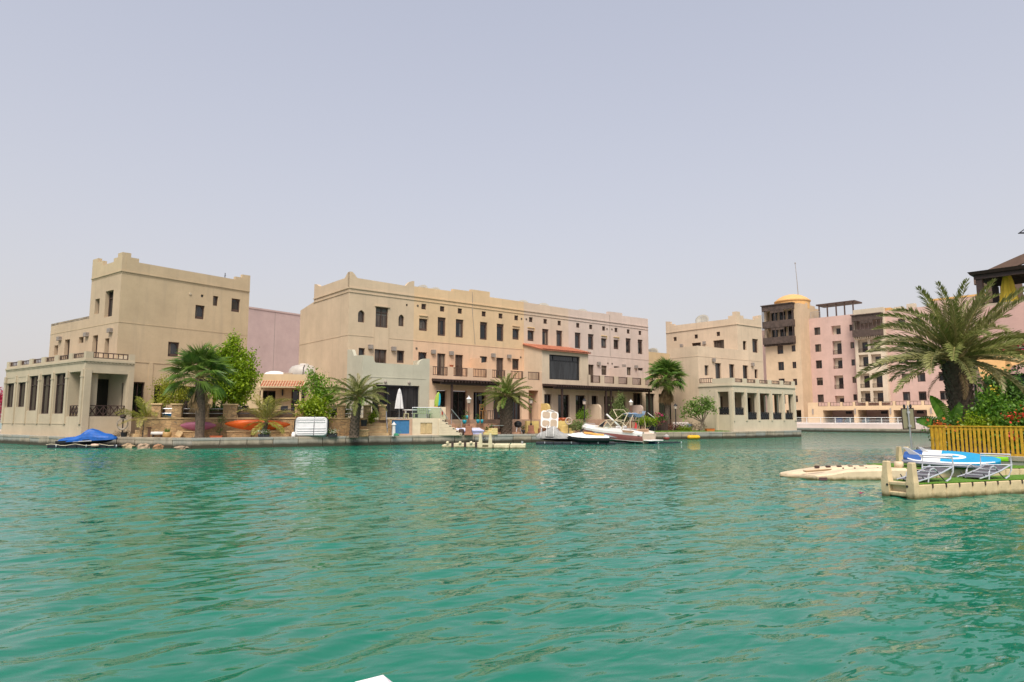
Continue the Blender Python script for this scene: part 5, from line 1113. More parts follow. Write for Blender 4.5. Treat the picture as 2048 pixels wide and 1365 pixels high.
shrub((16.208, 64.00), .6, [(0, 0, .25, .8, .4, .25)], 700, .14, LIME, 'low lime green border plant on the lawn', seed=43)
t = shrub((17.313, 65.00), .6, [(0, 0, .5, .9, .5, .4), (.7, 0, .6, .5, .4, .5)], 500, .12, leafm('withered_leaf', (.25, .19, .13), (.36, .28, .2), .2), 'half withered grey brown bush under the frangipani tree', seed=45)
shrub((-9.912, 48.30), 1.5, [(0, 0, .35, .3, .3, .3), (.05, 0, .55, .22, .2, .2)], 700, .13, LIME, 'bright lime shrub at the top of the sandstone steps', seed=47)
for k, (px_, D, s, z, lab) in enumerate(((436, 46.6, .8, 1.8, 'climbing shrub over the stone pillar behind the pink kayak'), (470, 47.2, .7, 1.8, 'white flowered shrub behind the stone wall left of the kayak end'), (412, 46.7, .55, 1.8, 'small dark shrub just right of the fan palm trunk'), (690, 48.4, .9, 1.75, 'broad dark shrub behind the leaning date palm'), (668, 48.2, .75, 1.75, 'oleander shrub with pale pink blossom behind the stone wall'))):
    p = ((px_ - 1024) * D / 1374.1, D)
    shrub(p, z, [(0, 0, .5 * s, .6 * s, .4 * s, .5 * s), (.3 * s, 0, .9 * s, .4 * s, .3 * s, .35 * s), (-.3 * s, 0, .8 * s, .4 * s, .3 * s, .3 * s)], 1000, .13, DKG if k != 3 else OLIVE, lab, seed=60 + k, flowers=(40, .1, leafm('pale_flower', (.7, .5, .5), (.75, .68, .6), .2)) if k in (1, 4) else None)
shrub((-19.115, 44.90), .6, [(.1, 0, .5, .25, .12, .4), (.15, 0, 1.1, .3, .12, .35)], 300, .1, OLIVE, 'thin straggling creeper on the stone wall right of the pink kayak', seed=71)
# right bank garden
shrub((17.927, 25.50), .6, [(-.3, 0, 1.2, .55, .5, .7), (.2, 0, 1.6, .45, .4, .5), (.1, .1, .8, .7, .5, .5), (-.1, 0, 2.0, .3, .3, .3)], 4200, .15, leafm('fresh_green_leaf', (0.050, 0.150, 0.015), (0.163, 0.300, 0.025), .35), 'tall green hibiscus with a few yellow flowers behind the fence', seed=81, flowers=(14, .11, YEL, [(.0, -.3, 2.0, .6, .3, .4)]))
shrub((17.805, 24.20), .6, [(0, 0, 1.0, .7, .5, .6), (.4, 0, 1.4, .6, .5, .4), (-.3, 0, .5, .6, .4, .4)], 4200, .14, leafm('fresh_green_leaf', (0.050, 0.150, 0.015), (0.163, 0.300, 0.025), .35), 'green bush with clusters of red flowers at the right edge', seed=83, flowers=(200, .10, RED, [(-.35, -.3, 1.25, .22, .2, .08), (.25, -.3, 1.45, .25, .2, .1), (-.5, -.3, .55, .2, .15, .12), (.1, -.3, .7, .25, .2, .08)]))
shrub((17.019, 25.20), .6, [(0, 0, .75, .5, .4, .4), (-.2, 0, 1.05, .3, .3, .25), (.3, 0, .9, .3, .3, .25)], 2200, .12, LIME, 'yellowish bush right beside the big palm trunk', seed=85)
shrub((16.190, 25.60), .6, [(0, 0, .7, .5, .4, .45), (-.35, 0, .85, .3, .3, .3), (.25, 0, .95, .25, .25, .3)], 1500, .13, DKG, 'dark bush with red and orange flowers at the left end of the fence', seed=87, flowers=(110, .13, ORF, [(-.45, -.2, .85, .2, .2, .2), (.1, -.3, .75, .25, .15, .12)]))
shrub((23.920, 33.00), 3.2, [(0, 0, 1.6, 1.3, .7, .7), (.8, 0, 2.0, 1.0, .7, .6), (-.7, 0, 1.1, .7, .6, .4)], 3800, .16, OLIVE, 'bougainvillea with purple red flowers trailing over the awning', seed=89, flowers=(200, .14, CRIM, [(-.3, -.5, 1.5, .6, .3, .3), (.7, -.5, 1.9, .6, .3, .3)]))
shrub((21.680, 31.00), .6, [(0, 0, 1.6, .9, .6, .9), (.9, 0, 2.3, .9, .6, .8), (1.8, 0, 1.5, .9, .6, .8), (.3, 0, 2.9, .5, .5, .4)], 5000, .2, DKG, 'dark green bush in the shade under the awning', seed=91)
p = (17.232, 27.00)
t = thing('banana_plant', 'broad leaved banana plant just left of the big palm trunk', 'plant', (p[0], p[1], .6))
m = MB(); m.tube([(0, 0, 0), (.02, 0, .8)], [.07, .05], 7); part('stem', m, plain('banana_stem', (.15, .18, .05), .6), t)
bl = MB()
for k, (a0, ln, wd, bend) in enumerate(((100, 1.75, .30, 8), (118, 1.5, .26, 18), (84, 1.4, .26, -6))):
    n = 22; pr = []
    for i in range(n + 1):
        q = i / n; an = R(a0 + bend * q * 2); pr.append((.02 + math.cos(an) * ln * q, .06 * k, .55 + math.sin(an) * ln * q))
    for i in range(1, n):
        w0 = wd * math.sin(math.pi * i / n) ** .5
        for sg in (-1, 1):
            px_, pz = pr[i][0], pr[i][2]; nx, nz = pr[i + 1][0], pr[i + 1][2]; dx, dz = nx - px_, nz - pz; L = math.hypot(dx, dz)
            ox, oz = -dz / L * sg * w0, dx / L * sg * w0
            bl.add([(px_, pr[i][1], pz), (nx, pr[i][1], nz), (nx + ox * .96 + dx * .2, pr[i][1] - .1, nz + oz * .96 - .10), (px_ + ox + dx * .35, pr[i][1] - .1, pz + oz - .10)], [(0, 1, 2, 3)])
part('leaf', bl, leafm('banana_leaf', (.05, .15, .01), (.12, .26, .02), .4), t)
shrub((-46.384, 62.00), .6, [(0, 0, 2.2, 1.2, .8, 1.2), (-.6, 0, 3.4, .9, .7, .8), (-1.2, 0, 1.5, 1.2, .8, 1.0), (.25, 0, 3.2, .5, .5, .6)], 3200, .2, CRIM, 'crimson bougainvillea past the far left end of the villa', seed=95, name='bougainvillea', cat='shrub')
# planting behind the fence, lawn

# ------------------------------------------------------------------ terraces, walls, steps and garden pieces
terr = [(-23.1, 44.35), (-9.1, 48.75), (-5.2, 49.75), (-5.1, 51.6), RW(6, -4.3)[:2], RW(37, -4.3)[:2], RW(37, 1)[:2], RW(0, 1)[:2], (-15, 60), (-26, 54), (-24.9, 47.2)]
mb = MB(); mb.slab(terr, .5, 1.75); struct('terrace', mb, plain('terrace_paving', (.36, .235, .165), .85, var=.2, sc=2))
mb = MB(); mb.slab([(12.4, 60.25), (20.2, 63.3), (18.4, 66.2), (15.5, 68.0), (12.9, 65.5), (10.6, 60.6)], .56, .66)
struct('lawn', mb, plain('lawn_grass', (.10, .20, .02), .95, var=.3, sc=8, bmp=.8, bsc=60))
g = np.random.default_rng(5); N = 9000
P = np.stack([g.uniform(10.8, 20.0, N), g.uniform(60.2, 66.5, N), np.full(N, .66)], 1)
ok = (P[:, 1] > 60.35 + (P[:, 0] - 12.4) * .375 + .15) & (P[:, 1] < 66 - np.abs(P[:, 0] - 16) * .35); P = P[ok]; N = len(P)
dx = g.normal(size=(N, 3)) * .02; tp = P + np.stack([g.normal(size=N) * .03, g.normal(size=N) * .03, g.uniform(.04, .1, N)], 1)
V = np.stack([P - np.abs(dx) * [1, .3, 0], P + np.abs(dx) * [1, .3, 0], tp], 1)
o = link('grass', npmesh('grass', V, 3, leafm('grass_blade', (.08, .17, .012), (.17, .28, .03), .3)), None, kind='stuff')
# stone retaining wall with pillars
WO, WA = (-23.2, 44.0), math.atan2(4.5, 14.2)
def KW_(u, v, z=0): c, s = math.cos(WA), math.sin(WA); return (WO[0] + u * c - v * s, WO[1] + u * s + v * c, z)
t = thing('stone_wall', 'long ochre stone retaining wall with square pillars and dark rails along the left quay', 'wall', WO, WA)
m = MB(); m.box(0, 13.8, 0, .3, .5, 1.80); m.box(-.3, 0, 0, 2.5, .5, 1.8); part('masonry', m, STONE, t)
m = MB(); m.box(-.3, 13.82, -.05, .38, 1.80, 1.88); part('coping', m, STEP, t)
pl = [(.35, .55), (1.55, .6), (3.15, .6), (4.75, .85), (9.2, .7), (11.9, .55), (13.7, .5), (14.75, .45)]
for u, w in pl:
    m = MB(); m.bevbox(u - w / 2, u + w / 2, -.06, w - .08, 1.88 if u < 14 else 1.7, 2.68, .02); o = part('pillar', m, STONE, t)
    m = MB(); m.bevbox(u - w / 2 - .06, u + w / 2 + .06, -.12, w - .02, 2.68, 2.78, .02); part('pillar_cap', m, STEP, o)
for (a, wa), (b, wb) in zip(pl[:-2], pl[1:-1]):
    m = MB(); m.tube([(a + wa / 2, .2, 2.45), (b - wb / 2, .2, 2.45)], .03, 5); m.tube([(a + wa / 2, .2, 2.15), (b - wb / 2, .2, 2.15)], .025, 5); part('rail', m, DARKM if b > 5 and b < 13 else METAL, t)
    if b < 10 and b > 3:
        m = MB(); m.box(a + wa / 2 + .03, b - wb / 2 - .03, .6, .75, 1.88, 2.35); part('planter_box', m, SOIL, t)
# steps
def steps(name, label, p, rot, n, w, tread, z0, rise, cheek=True, mat=None):
    t = thing(name, label, 'steps', (p[0], p[1], z0), rot); mat = mat or STEP
    for i in range(n):
        m = MB(); m.bevbox(-w / 2, w / 2, i * tread - .02, n * tread + .2, i * rise + .002, (i + 1) * rise, .015); part('step', m, mat, t)
    return t
t = steps('steps', 'sandstone steps climbing beside the left villa', (-24.658, 44.70), R(-52), 5, 1.5, .30, .6, .23)
m = MB(); m.box(.76, .95, .3, 1.8, 0, .9); part('cheek_wall', m, STONE, t)
t = steps('steps', 'sandstone steps with metal handrails up to the pool terrace', (-9.278, 47.75), R(15), 5, 1.45, .27, .6, .23)
for x in (.62, .52):
    m = MB(); a = x if x > .6 else .62; dz = 0 if x > .6 else -.28
    m.tube([(a, .0, .55 + dz), (a, 1.25, 1.75 + dz)], .025, 6); part('handrail', m, METAL, t)
m = MB(); m.tube([(.62, .02, 0), (.62, .02, .57)], .022, 6); m.tube([(.62, 1.2, .9), (.62, 1.2, 1.72)], .022, 6); part('rail_post', m, METAL, t)
# pool terrace front
PO_, PA = (-8.708, 48.25), math.atan2(1.15, 3.6)
t = thing('pool_wall', 'pool terrace wall with a blue panel and louvred cream cupboard doors', 'wall', PO_, PA)
BLUE = plain('pool_blue_tile', (.045, .16, .33), .35, var=.12, sc=6)
m = MB(); m.bevbox(0, .28, 0, .3, .6, 1.8, .01); part('pier', m, STONE, t)
m = MB(); m.box(.285, 1.52, .12, .4, .75, 1.72); part('blue_panel', m, BLUE, t)
m = MB(); m.box(.285, 1.9, .05, .5, .58, .75); m.box(1.52, 1.72, .05, .5, .751, 1.78); m.box(.28, 1.53, .06, .5, 1.721, 1.8); part('pool_edge', m, plain('rosy_stone', (.46, .30, .21), .8), t)
m = MB(); m.wall(front(0), 1.72, 3.72, .58, 1.8, [(2.3, 3.15, .72, 1.52)], .1); m.box(1.72, 3.75, .0, .4, 1.8, 1.84); m.wall(rightf(3.72), 0, 1.6, .58, 1.8); part('cream_wall', m, CREAMP, t)
for a in (2.31, 2.735):
    m = MB(); m.fbox(front(0), a, a + .4, .73, 1.51, .07, .095); o = part('louvre_door', m, plain('cream_paint', (.62, .46, .24), .6), t)
    for i in range(9):
        s = MB(); z = .78 + i * .078; s.add([(a + .05, .035, z), (a + .36, .035, z), (a + .36, .068, z + .06), (a + .05, .068, z + .06), (a + .05, .03, z + .02), (a + .36, .03, z + .02)], [(0, 1, 2, 3), (0, 1, 5, 4), (4, 5, 2, 3)]); part('slat', s, plain('cream_paint', (.62, .46, .24), .6), o)
# glass balustrade
t = thing('glass_balustrade', 'frameless glass balustrade with metal handrail around the pool terrace', 'balustrade', PO_, PA)
for a, b in ((1.75, 2.75), (2.78, 3.75)):
    m = MB(); m.box(a, b, .14, .155, 1.84, 2.58); part('pane', m, clear_glass(), t)
m = MB(); m.tube([(1.72, .15, 2.6), (3.75, .15, 2.6), (4.35, .3, 1.78)], .028, 6); m.tube([(4.7, .7, 2.5), (5.5, .9, 1.62)], .028, 6); part('handrail', m, METAL, t)
m = MB(); m.add([(3.78, .15, 1.84), (4.33, .28, 1.1), (4.33, .28, 1.76), (3.78, .15, 2.56)], [(0, 1, 2, 3)]); m.add([(4.72, .7, 1.7), (5.48, .9, .85), (5.48, .9, 1.6), (4.72, .7, 2.46)], [(0, 1, 2, 3)]); part('pane', m, clear_glass(), t)
for q in ((1.74, .15, 1.84), (2.765, .15, 1.84), (3.76, .15, 1.84), (4.7, .7, 1.4), (5.5, .9, .8)):
    m = MB(); m.tube([q, (q[0], q[1], q[2] + .76)], .018, 5); part('post', m, METAL, t)
# light stairs going up from the quay to the left
t = thing('stairs', 'pale stone stairs beside the pool terrace with dark riser lights', 'steps', (-3.588, 49.80), PA)
for i in range(6):
    m = MB(); m.bevbox(-1.75, -.02 - i * .26, .0, 1.5, .6 + i * .19 + .001, .6 + (i + 1) * .19, .012); o = part('step', m, CREAMP, t)
    m = MB(); m.box(-.019 - i * .26, -.005 - i * .26, .2, .36, .66 + i * .19, .72 + i * .19); m.box(-.2 - i * .26, -.06 - i * .26, -.012, -.001, .68 + i * .19, .74 + i * .19); part('step_light', m, DARKM, o)
# terrace furniture by the pool
p = (-8.158, 49.60)
t = thing('folded_parasol', 'folded white parasol on the pool terrace', 'parasol', (p[0], p[1], 1.78)); folded(t, 1.45, .33, plain('white_canvas', (.62, .60, .60), .85, var=.08), .75)
p = (-7.033, 50.60)
t = thing('dining_table', 'long white table on the pool terrace', 'table', (p[0], p[1], 1.75), PA)
m = MB(); m.bevbox(-1.0, 1.0, -.4, .4, .66, .72, .015); part('table_top', m, WHITE, t)
for x in (-.85, .85):
    for y in (-.32, .32): m = MB(); m.box(x - .03, x + .03, y - .03, y + .03, 0, .66); part('leg', m, WHITE, t)
p = (-6.550, 50.00); OLW = plain('pale_green_wood', (.38, .37, .22), .7)
t = thing('bench', 'pale green garden bench behind the glass balustrade', 'bench', (p[0], p[1], 1.75), PA)
m = MB(); m.bevbox(-.75, .75, -.2, .2, .40, .46, .01); part('seat', m, OLW, t)
for x in (-.65, .55):
    m = MB(); m.box(x, x + .1, -.17, .17, 0, .40); part('leg', m, OLW, t)
m = MB(); [m.box(-.3 + i * .14, -.24 + i * .14, .18, .22, .46, .8) for i in range(6)]; m.box(-.36, .5, .17, .23, .8, .87); part('backrest', m, OLW, t)
p = (-7.699, 49.90)
t = thing('stool', 'small pale green stool left of the garden bench', 'stool', (p[0], p[1], 1.75), PA); m = MB(); m.box(-.18, .18, -.18, .18, .4, .45); part('seat', m, OLW, t)
for x in (-.15, .15):
    for y in (-.15, .15): m = MB(); m.box(x - .025, x + .025, y - .025, y + .025, 0, .4); part('leg', m, OLW, t)
p = (-8.201, 47.75)
t = thing('garden_light', 'white bollard lamp with a pointed cap before the blue pool wall', 'lamp', (p[0], p[1], .6))
m = MB(); m.lathe([(.15, 0), (.13, .05), (.11, .55), (.11, .78)], 12); part('body', m, WHITE, t); m = MB(); m.lathe([(.17, .78), (.16, .82), (.05, .93), (.01, 1.0)], 12); part('cap', m, WHITE, t)
p = (-7.985, 47.50)
m = MB(); m.tube([(.0 + (.22 - .02 * k / 8) * math.cos(k * .55), (.16) * math.sin(k * .55), .02 + .004 * k) for k in range(40)], .018, 5); m.tube([(.2, 0, .1), (.35, 0, .25), (.2, .05, .34)], .015, 5)
solo('garden_hose', m, plain('green_hose', (.05, .30, .16), .5), 'green coiled hose on the quay by the white bollard lamp', 'hose', (p[0], p[1], .62))
p = (-5.498, 50.70)
t = thing('outdoor_counter', 'cream masonry counter with a higher end beside the pool stairs', 'counter', (p[0], p[1], 1.75), PA)
m = MB(); m.box(-.62, -.25, 0, .5, 0, 1.45); m.box(-.25, .62, 0, .5, 0, .92); part('masonry', m, CREAMP, t)
m = MB(); m.lathe([(.02, .92), (.14, .93), (.16, 1.0), (.04, 1.04)], 10, (.2, .2, 0)); part('bowl', m, DARKM, t); m = MB(); m.box(.3, .38, -.1, -.002, .35, .62); part('red_box', m, plain('red_paint', (.45, .03, .03), .5), t)
p = (-5.653, 51.10)
t = thing('surfboard', 'upright green and blue surfboard behind the cream counter', 'surfboard', (p[0], p[1], 2.3), PA)
def board_rings(L, W, T, n=14, nose=1.0, tail=.55):
    out = []
    for i in range(n + 1):
        q = i / n; w = W / 2 * min(1, (math.sin(math.pi * (q * .86 + .10))) ** .55) * (1 if q > .1 else .82 + 1.8 * q) ; w = max(w, .02) if i < n else .02
        out.append((q * L, w))
    return out
m = MB(); rings = [[(y * w, d * (.035 if abs(y) < .9 else .012), x) for y, d in ((-1, 0), (-.8, -1), (0, -1), (.8, -1), (1, 0), (.8, 1), (0, 1), (-.8, 1))] for x, w in board_rings(1.5, .46, .07)]
m.T = Matrix.Rotation(R(7), 4, 'Y'); m.loft(rings, True, True); part('deck', m, plain('lime_board', (.30, .42, .06), .3), t, smooth=True)
m = MB(); m.T = Matrix.Rotation(R(7), 4, 'Y'); m.loft([[(w * .35, -.045, x), (w * .95, -.038, x), (w * 1.03, 0, x), (w * .35, .0, x)] for x, w in board_rings(1.5, .46, .07)[:-1]], True, True); part('stripe', m, plain('aqua_board', (.03, .35, .48), .3), t)
m = MB(); m.T = Matrix.Rotation(R(7), 4, 'Y'); m.loft([[(-w * .9, -.047, x), (w * .3, -.047, x), (w * .3, -.03, x), (-w * .9, -.03, x)] for x, w in board_rings(1.5, .46, .07)[:5]], True, True); part('tail_patch', m, plain('orange_board', (.60, .28, .06), .3), t)

# lamp posts
LAMPC = plain('rust_red_iron', (.17, .075, .05), .6)
def lamp_post(p, z, h, label, base=True, mat=LAMPC, group='garden lamp posts'):
    t = thing('lamp_post', label, 'lamp post', (p[0], p[1], z), 0, group)
    m = MB(); m.tube([(0, 0, 0), (0, 0, h)], .045, 8); m.lathe([(.09, 0), (.09, .12), (.05, .2)], 10); part('post', m, mat, t)
    if base: m = MB(); m.bevbox(-.23, .23, -.23, .23, -.62, 0, .02); m.bevbox(-.3, .3, -.3, .3, -.68, -.5, .02); part('plinth', m, plain('rosy_brick_plinth', (.30, .14, .09), .85, var=.25, sc=8), t)
    m = MB(); m.lathe([(.08, h), (.13, h + .03), (.16, h + .3), (.10, h + .3)], 8); part('lantern', m, plain('frosted_lantern_glass', (.5, .42, .36), .3), t)
    m = MB(); m.lathe([(.2, h + .3), (.17, h + .36), (.05, h + .46), (.02, h + .54), (.01, h + .58)], 8); part('hood', m, WHITE if mat is LAMPC else mat, t)
lamp_post((-3.166, 50.30), 1.28, 1.65, 'rust red lamp post on a brick plinth right of the pool stairs')
lamp_post((1.549, 56.00), 1.28, 1.75, 'dark lamp post on a plinth beside the upright white tub shell', mat=BROWN)
lamp_post((6.331, 60.00), 1.5, 1.55, 'dark lamp post behind the bow of the motorboat', False, mat=DARKM)
lamp_post((10.449, 60.20), .6, 2.35, 'slim rust brown lamp post right of the motorboat', False)
lamp_post((15.301, 64.20), .6, 2.1, 'lamp post right of the tall fan palm, against the plain cream wall', False, mat=DARKM)

# dividing walls between the gardens
for u, mt, lab in ((17.45, plain('butter_yellow_render', (.56, .42, .16), .85), 'butter yellow rounded garden wall between ochre and beige houses'), (23.3, EXT4, 'grey beige rounded garden wall behind the motorboat bow'), (29.3, H5W, 'pinkish rounded garden wall behind the slim lamp post')):
    m = MB(); F = leftf(-.1); e = 3.5 if u < 18 else 4.15; m.prism(F, [(2.51, .6), (e, .6)] + [(e - .4 + .4 * math.cos(R(q)), 2.75 + .4 * math.sin(R(q))) for q in (0, 20, 40, 60, 90)] + [(2.51, 3.15)], 0, .22)
    q = RW(u, 0); solo('garden_wall', m, mt, lab, 'wall', (q[0], q[1], 0), RA, 'dividing walls between the gardens')
for k, (px0, px1, D, z0, z1, c, lab) in enumerate(((1053, 1079, 56.6, .6, 1.62, (.56, .43, .16), 'low butter yellow wall left of the upright tub shell'), (1116, 1138, 57.2, .6, 1.62, (.56, .43, .16), 'low butter yellow wall right of the upright tub shell'), (1079, 1122, 56.0, .6, 1.02, (.33, .17, .10), 'low brick red ledge under the upright tub shell'))):
    x0, x1 = (px0 - 1024) * D / 1374.1, (px1 - 1024) * D / 1374.1
    m = MB(); m.bevbox(0, x1 - x0, 0, .5, 0, z1 - z0, .015); solo('garden_wall', m, plain('low_wall_%d' % k, c, .85, bmp=.2), lab, 'wall', (x0, D, z0), R(14))
t = steps('steps', 'small yellow steps right of the life ring', (5.057, 56.50), R(90 - 15), 3, .8, .26, .6, .22, mat=plain('butter_yellow_render', (.56, .42, .16), .85))
t = steps('dock_steps', 'little portable pale yellow steps on the quay behind the floating dock', (-2.161, 51.20), R(-70), 3, .7, .28, .62, .16, mat=plain('pale_yellow_plastic', (.62, .50, .22), .5))

# ------------------------------------------------------------------ things on the left quay
def kayak(t, L, W, H, mat, cock=BLACK):
    m = MB(); rings = []; n = 18
    for i in range(n + 1):
        q = i / n; s = math.sin(math.pi * q) ** .62 if 0 < q < 1 else .03; rise = .16 * abs(2 * q - 1) ** 2.5 * H * 2
        rings.append([(L * (q - .5), W / 2 * s * math.cos(a), rise + H / 2 * (.35 + .65 * s) * math.sin(a) * (1 if math.sin(a) > 0 else .9)) for a in [2 * math.pi * k / 12 for k in range(12)]])
    m.loft(rings, True, True); part('hull', m, mat, t, smooth=True)
    for sy in (-1, 1):
        m = MB(); m.tube([(-L * .36, sy * W * .30, H * .36), (0, sy * W * .40, H * .34), (L * .36, sy * W * .30, H * .36)], .018, 5); part('edge_line', m, mat, t)
    for e in (-.42, .42):
        m = MB(); m.tube([(L * e - .05, 0, H * .55), (L * e, 0, H * .68), (L * e + .05, 0, H * .55)], .015, 5); part('grab_handle', m, cock, t)
p = (-20.237, 44.35)
t = thing('kayak', 'short mauve pink kayak lying behind the fan palm trunk', 'kayak', (p[0], p[1], 1.32), R(16), 'kayaks on stone benches'); t.rotation_euler = (R(-62), 0, R(16)); kayak(t, 2.15, .62, .42, plain('mauve_plastic', (.36, .11, .17), .45, var=.08))
p = (-16.673, 45.10)
t = thing('kayak', 'long bright orange kayak resting on two stone benches', 'kayak', (p[0], p[1], 1.38), R(16), 'kayaks on stone benches'); t.rotation_euler = (R(-60), R(1), R(16)); kayak(t, 4.05, .78, .5, plain('orange_plastic', (.62, .10, .006), .38, var=.08))
def bench(p, w, h, lab):
    t = thing('stone_bench', lab, 'bench', (p[0], p[1], .6), R(16), 'stone benches on the left quay')
    m = MB(); m.box(-w / 2, w / 2, -.22, .22, 0, h - .08); part('base', m, STONE, t); m = MB(); m.bevbox(-w / 2 - .04, w / 2 + .04, -.27, .27, h - .08, h, .015); part('seat_slab', m, STEP, t)
bench((-17.894, 45.20), 1.45, .42, 'stone bench under the left end of the orange kayak')
bench((-15.398, 45.60), 1.2, .42, 'stone bench under the right end of the orange kayak')
bench((-20.856, 44.50), .95, .42, 'stone bench under the pink kayak')
bench((-10.193, 47.00), .75, .48, 'short stone bench between leaning date palm and sandstone steps')
p = (-10.232, 47.50)
mb = MB(); mb.bevbox(-.25, .25, -.2, .2, 0, .7, .02); solo('plinth', mb, STONE, 'stone plinth carrying the square black pot', 'plinth', (p[0], p[1], .6), R(16))
mb = MB(); mb.loft([[(-a, -a, z), (a, -a, z), (a, a, z), (-a, a, z)] for a, z in ((.17, 0), (.21, .42), (.18, .42), (.15, .36))], True, True); solo('plant_pot', mb, BLACK, 'square black plant pot at the foot of the lime shrub', 'plant pot', (p[0], p[1], 1.3), R(16))
# white upturned dinghy on its edge
p = (-13.161, 45.10)
t = thing('dinghy', 'white ribbed dinghy propped on its side against the stone wall', 'dinghy', (p[0], p[1], .66), R(14)); t.rotation_euler = (R(-14), 0, R(14))
def rrect(w, h, r, n=5): return [(sx * (w / 2 - r) + r * math.cos(R(a0 + 90 * i / n)), sz * (h / 2 - r) + r * math.sin(R(a0 + 90 * i / n))) for sx, sz, a0 in ((1, 1, 0), (-1, 1, 90), (-1, -1, 180), (1, -1, 270)) for i in range(n + 1)]
WD = plain('dinghy_white', (.55, .55, .56), .35, var=.1)
m = MB(); rr = rrect(2.05, 1.28, .26); m.loft([[(x * k, y, .66 + z * k) for x, z in rr] for y, k in ((.42, .93), (.36, 1.0), (.02, 1.0), (-.06, .97), (-.09, .92))], True, True); part('hull', m, WD, t, smooth=False)
for z, w in ((.18, 1.7), (.34, 1.82), (.50, 1.82), (.92, 1.75), (1.05, 1.7), (1.16, 1.6)):
    m = MB(); m.tube([(-w / 2, -.07, z), (-w / 2 + .1, -.095, z), (w / 2 - .1, -.095, z), (w / 2, -.07, z)], .04, 6); part('rib', m, WD, t, smooth=True)
m = MB(); m.tube([(x, .39, .66 + z) for x, z in rrect(2.14, 1.36, .28)] + [(rrect(2.14, 1.36, .28)[0][0], .39, .66 + rrect(2.14, 1.36, .28)[0][1])], .05, 6); part('rubbing_strake', m, BLACK, t)
m = MB(); m.tube([(.16, -.13, -.04), (.17, -.14, .7), (.18, -.06, 1.4)], .02, 5); part('strap', m, DARKM, t)
m = MB(); m.lathe([(.12, 0), (.14, .1), (.1, .3)], 10, (-1.1, .1, 0)); part('fender', m, WHITE, t)
def flower_box(p, w, lab, seed):
    t = thing('planter', lab, 'planter', (p[0], p[1], .6), R(16), 'planters on the left quay'); m = MB(); m.loft([[(-a, -.16, z), (a, -.16, z), (a, .16, z), (-a, .16, z)] for a, z in ((w / 2 - .05, 0), (w / 2, .24), (w / 2 - .03, .24), (w / 2 - .04, .18))], True, True); part('box', m, DARKM, t)
    leaf_cloud('foliage', [(0, 0, .32, w / 2, .15, .12)], 180, .1, DKG, t, seed, 10); leaf_cloud('flowers', [(0, -.03, .36, w / 2, .15, .1)], 110, .08, leafm('white_flower', (.7, .7, .66), (.75, .75, .6), .2), t, seed + 1, 6, kind='stuff')
flower_box((-15.850, 44.00), .72, 'dark planter of white flowers under the drooping young palm', 201)
flower_box((-11.932, 45.80), .65, 'dark planter of white flowers right of the white dinghy', 205)
p = (-21.680, 43.30)
t = thing('plant_pot', 'ochre plant pot with spiky green leaves on the quay edge', 'plant pot', (p[0], p[1], .62)); m = MB(); m.lathe([(.18, 0), (.25, .08), (.26, .34), (.22, .36), (.2, .30)], 14); part('pot', m, plain('ochre_glaze', (.40, .24, .09), .5, var=.2), t, smooth=True)
m = MB()
for i in range(26):
    a = i * 2.4; r = .04 + .1 * (i % 5) / 5; l = .28 + .12 * (i % 3) / 3; m.add([(r * math.cos(a) - .02, r * math.sin(a), .3), (r * math.cos(a) + .02, r * math.sin(a), .3), ((r + .1) * math.cos(a), (r + .1) * math.sin(a), .3 + l)], [(0, 1, 2)])
part('leaves', m, DKG, t)
p = (-22.639, 44.00)
m = MB(); m.T = Matrix.Rotation(R(90), 4, 'Y'); m.lathe([(.02, -.38), (.1, -.38), (.11, 0), (.1, .38), (.02, .38)], 12); o = solo('rolled_cover', m, WHITE, 'white roll lying on low trestles at the foot of the stone wall', 'roll', (p[0], p[1], .88), R(12), smooth=False)
t2 = MB(); [t2.box(a - .03, a + .03, -.1, .1, -.26, -.1) for a in (-.25, .2)]; part('trestle', t2, BROWN, o)
p = (-21.309, 43.90)
mb = MB(); mb.T = Matrix.Rotation(R(28), 4, 'Y'); mb.bevbox(-.18, .18, -.2, .12, 0.02, .38, .03); solo('sandstone_block', mb, STEP, 'tilted sandstone block lying beside the spiky pot', 'stone block', (p[0], p[1], .66), R(20))
p = (-18.806, 43.80)
mb = MB(); mb.loft([[(-a, -.15, z), (a, -.15, z), (a, .15, z), (-a, .15, z)] for a, z in ((.34, 0), (.38, .13), (.35, .13), (.33, .08))], True, True); solo('plant_tray', mb, TERRA, 'low terracotta tray under the pink kayak end', 'plant tray', (p[0], p[1], .62), R(18))
p = (-23.236, 44.10)
mb = MB(); mb.bevbox(-.12, .12, -.12, .12, 0, .62, .015); mb.bevbox(-.16, .16, -.16, .16, .62, .68, .015); mb.lathe([(.08, .68), (.1, .9), (.04, 1.0)], 8); solo('bollard', mb, plain('reddish_wood', (.16, .08, .05), .7), 'reddish timber bollard beside the young palm trunk', 'bollard', (p[0], p[1], .6))
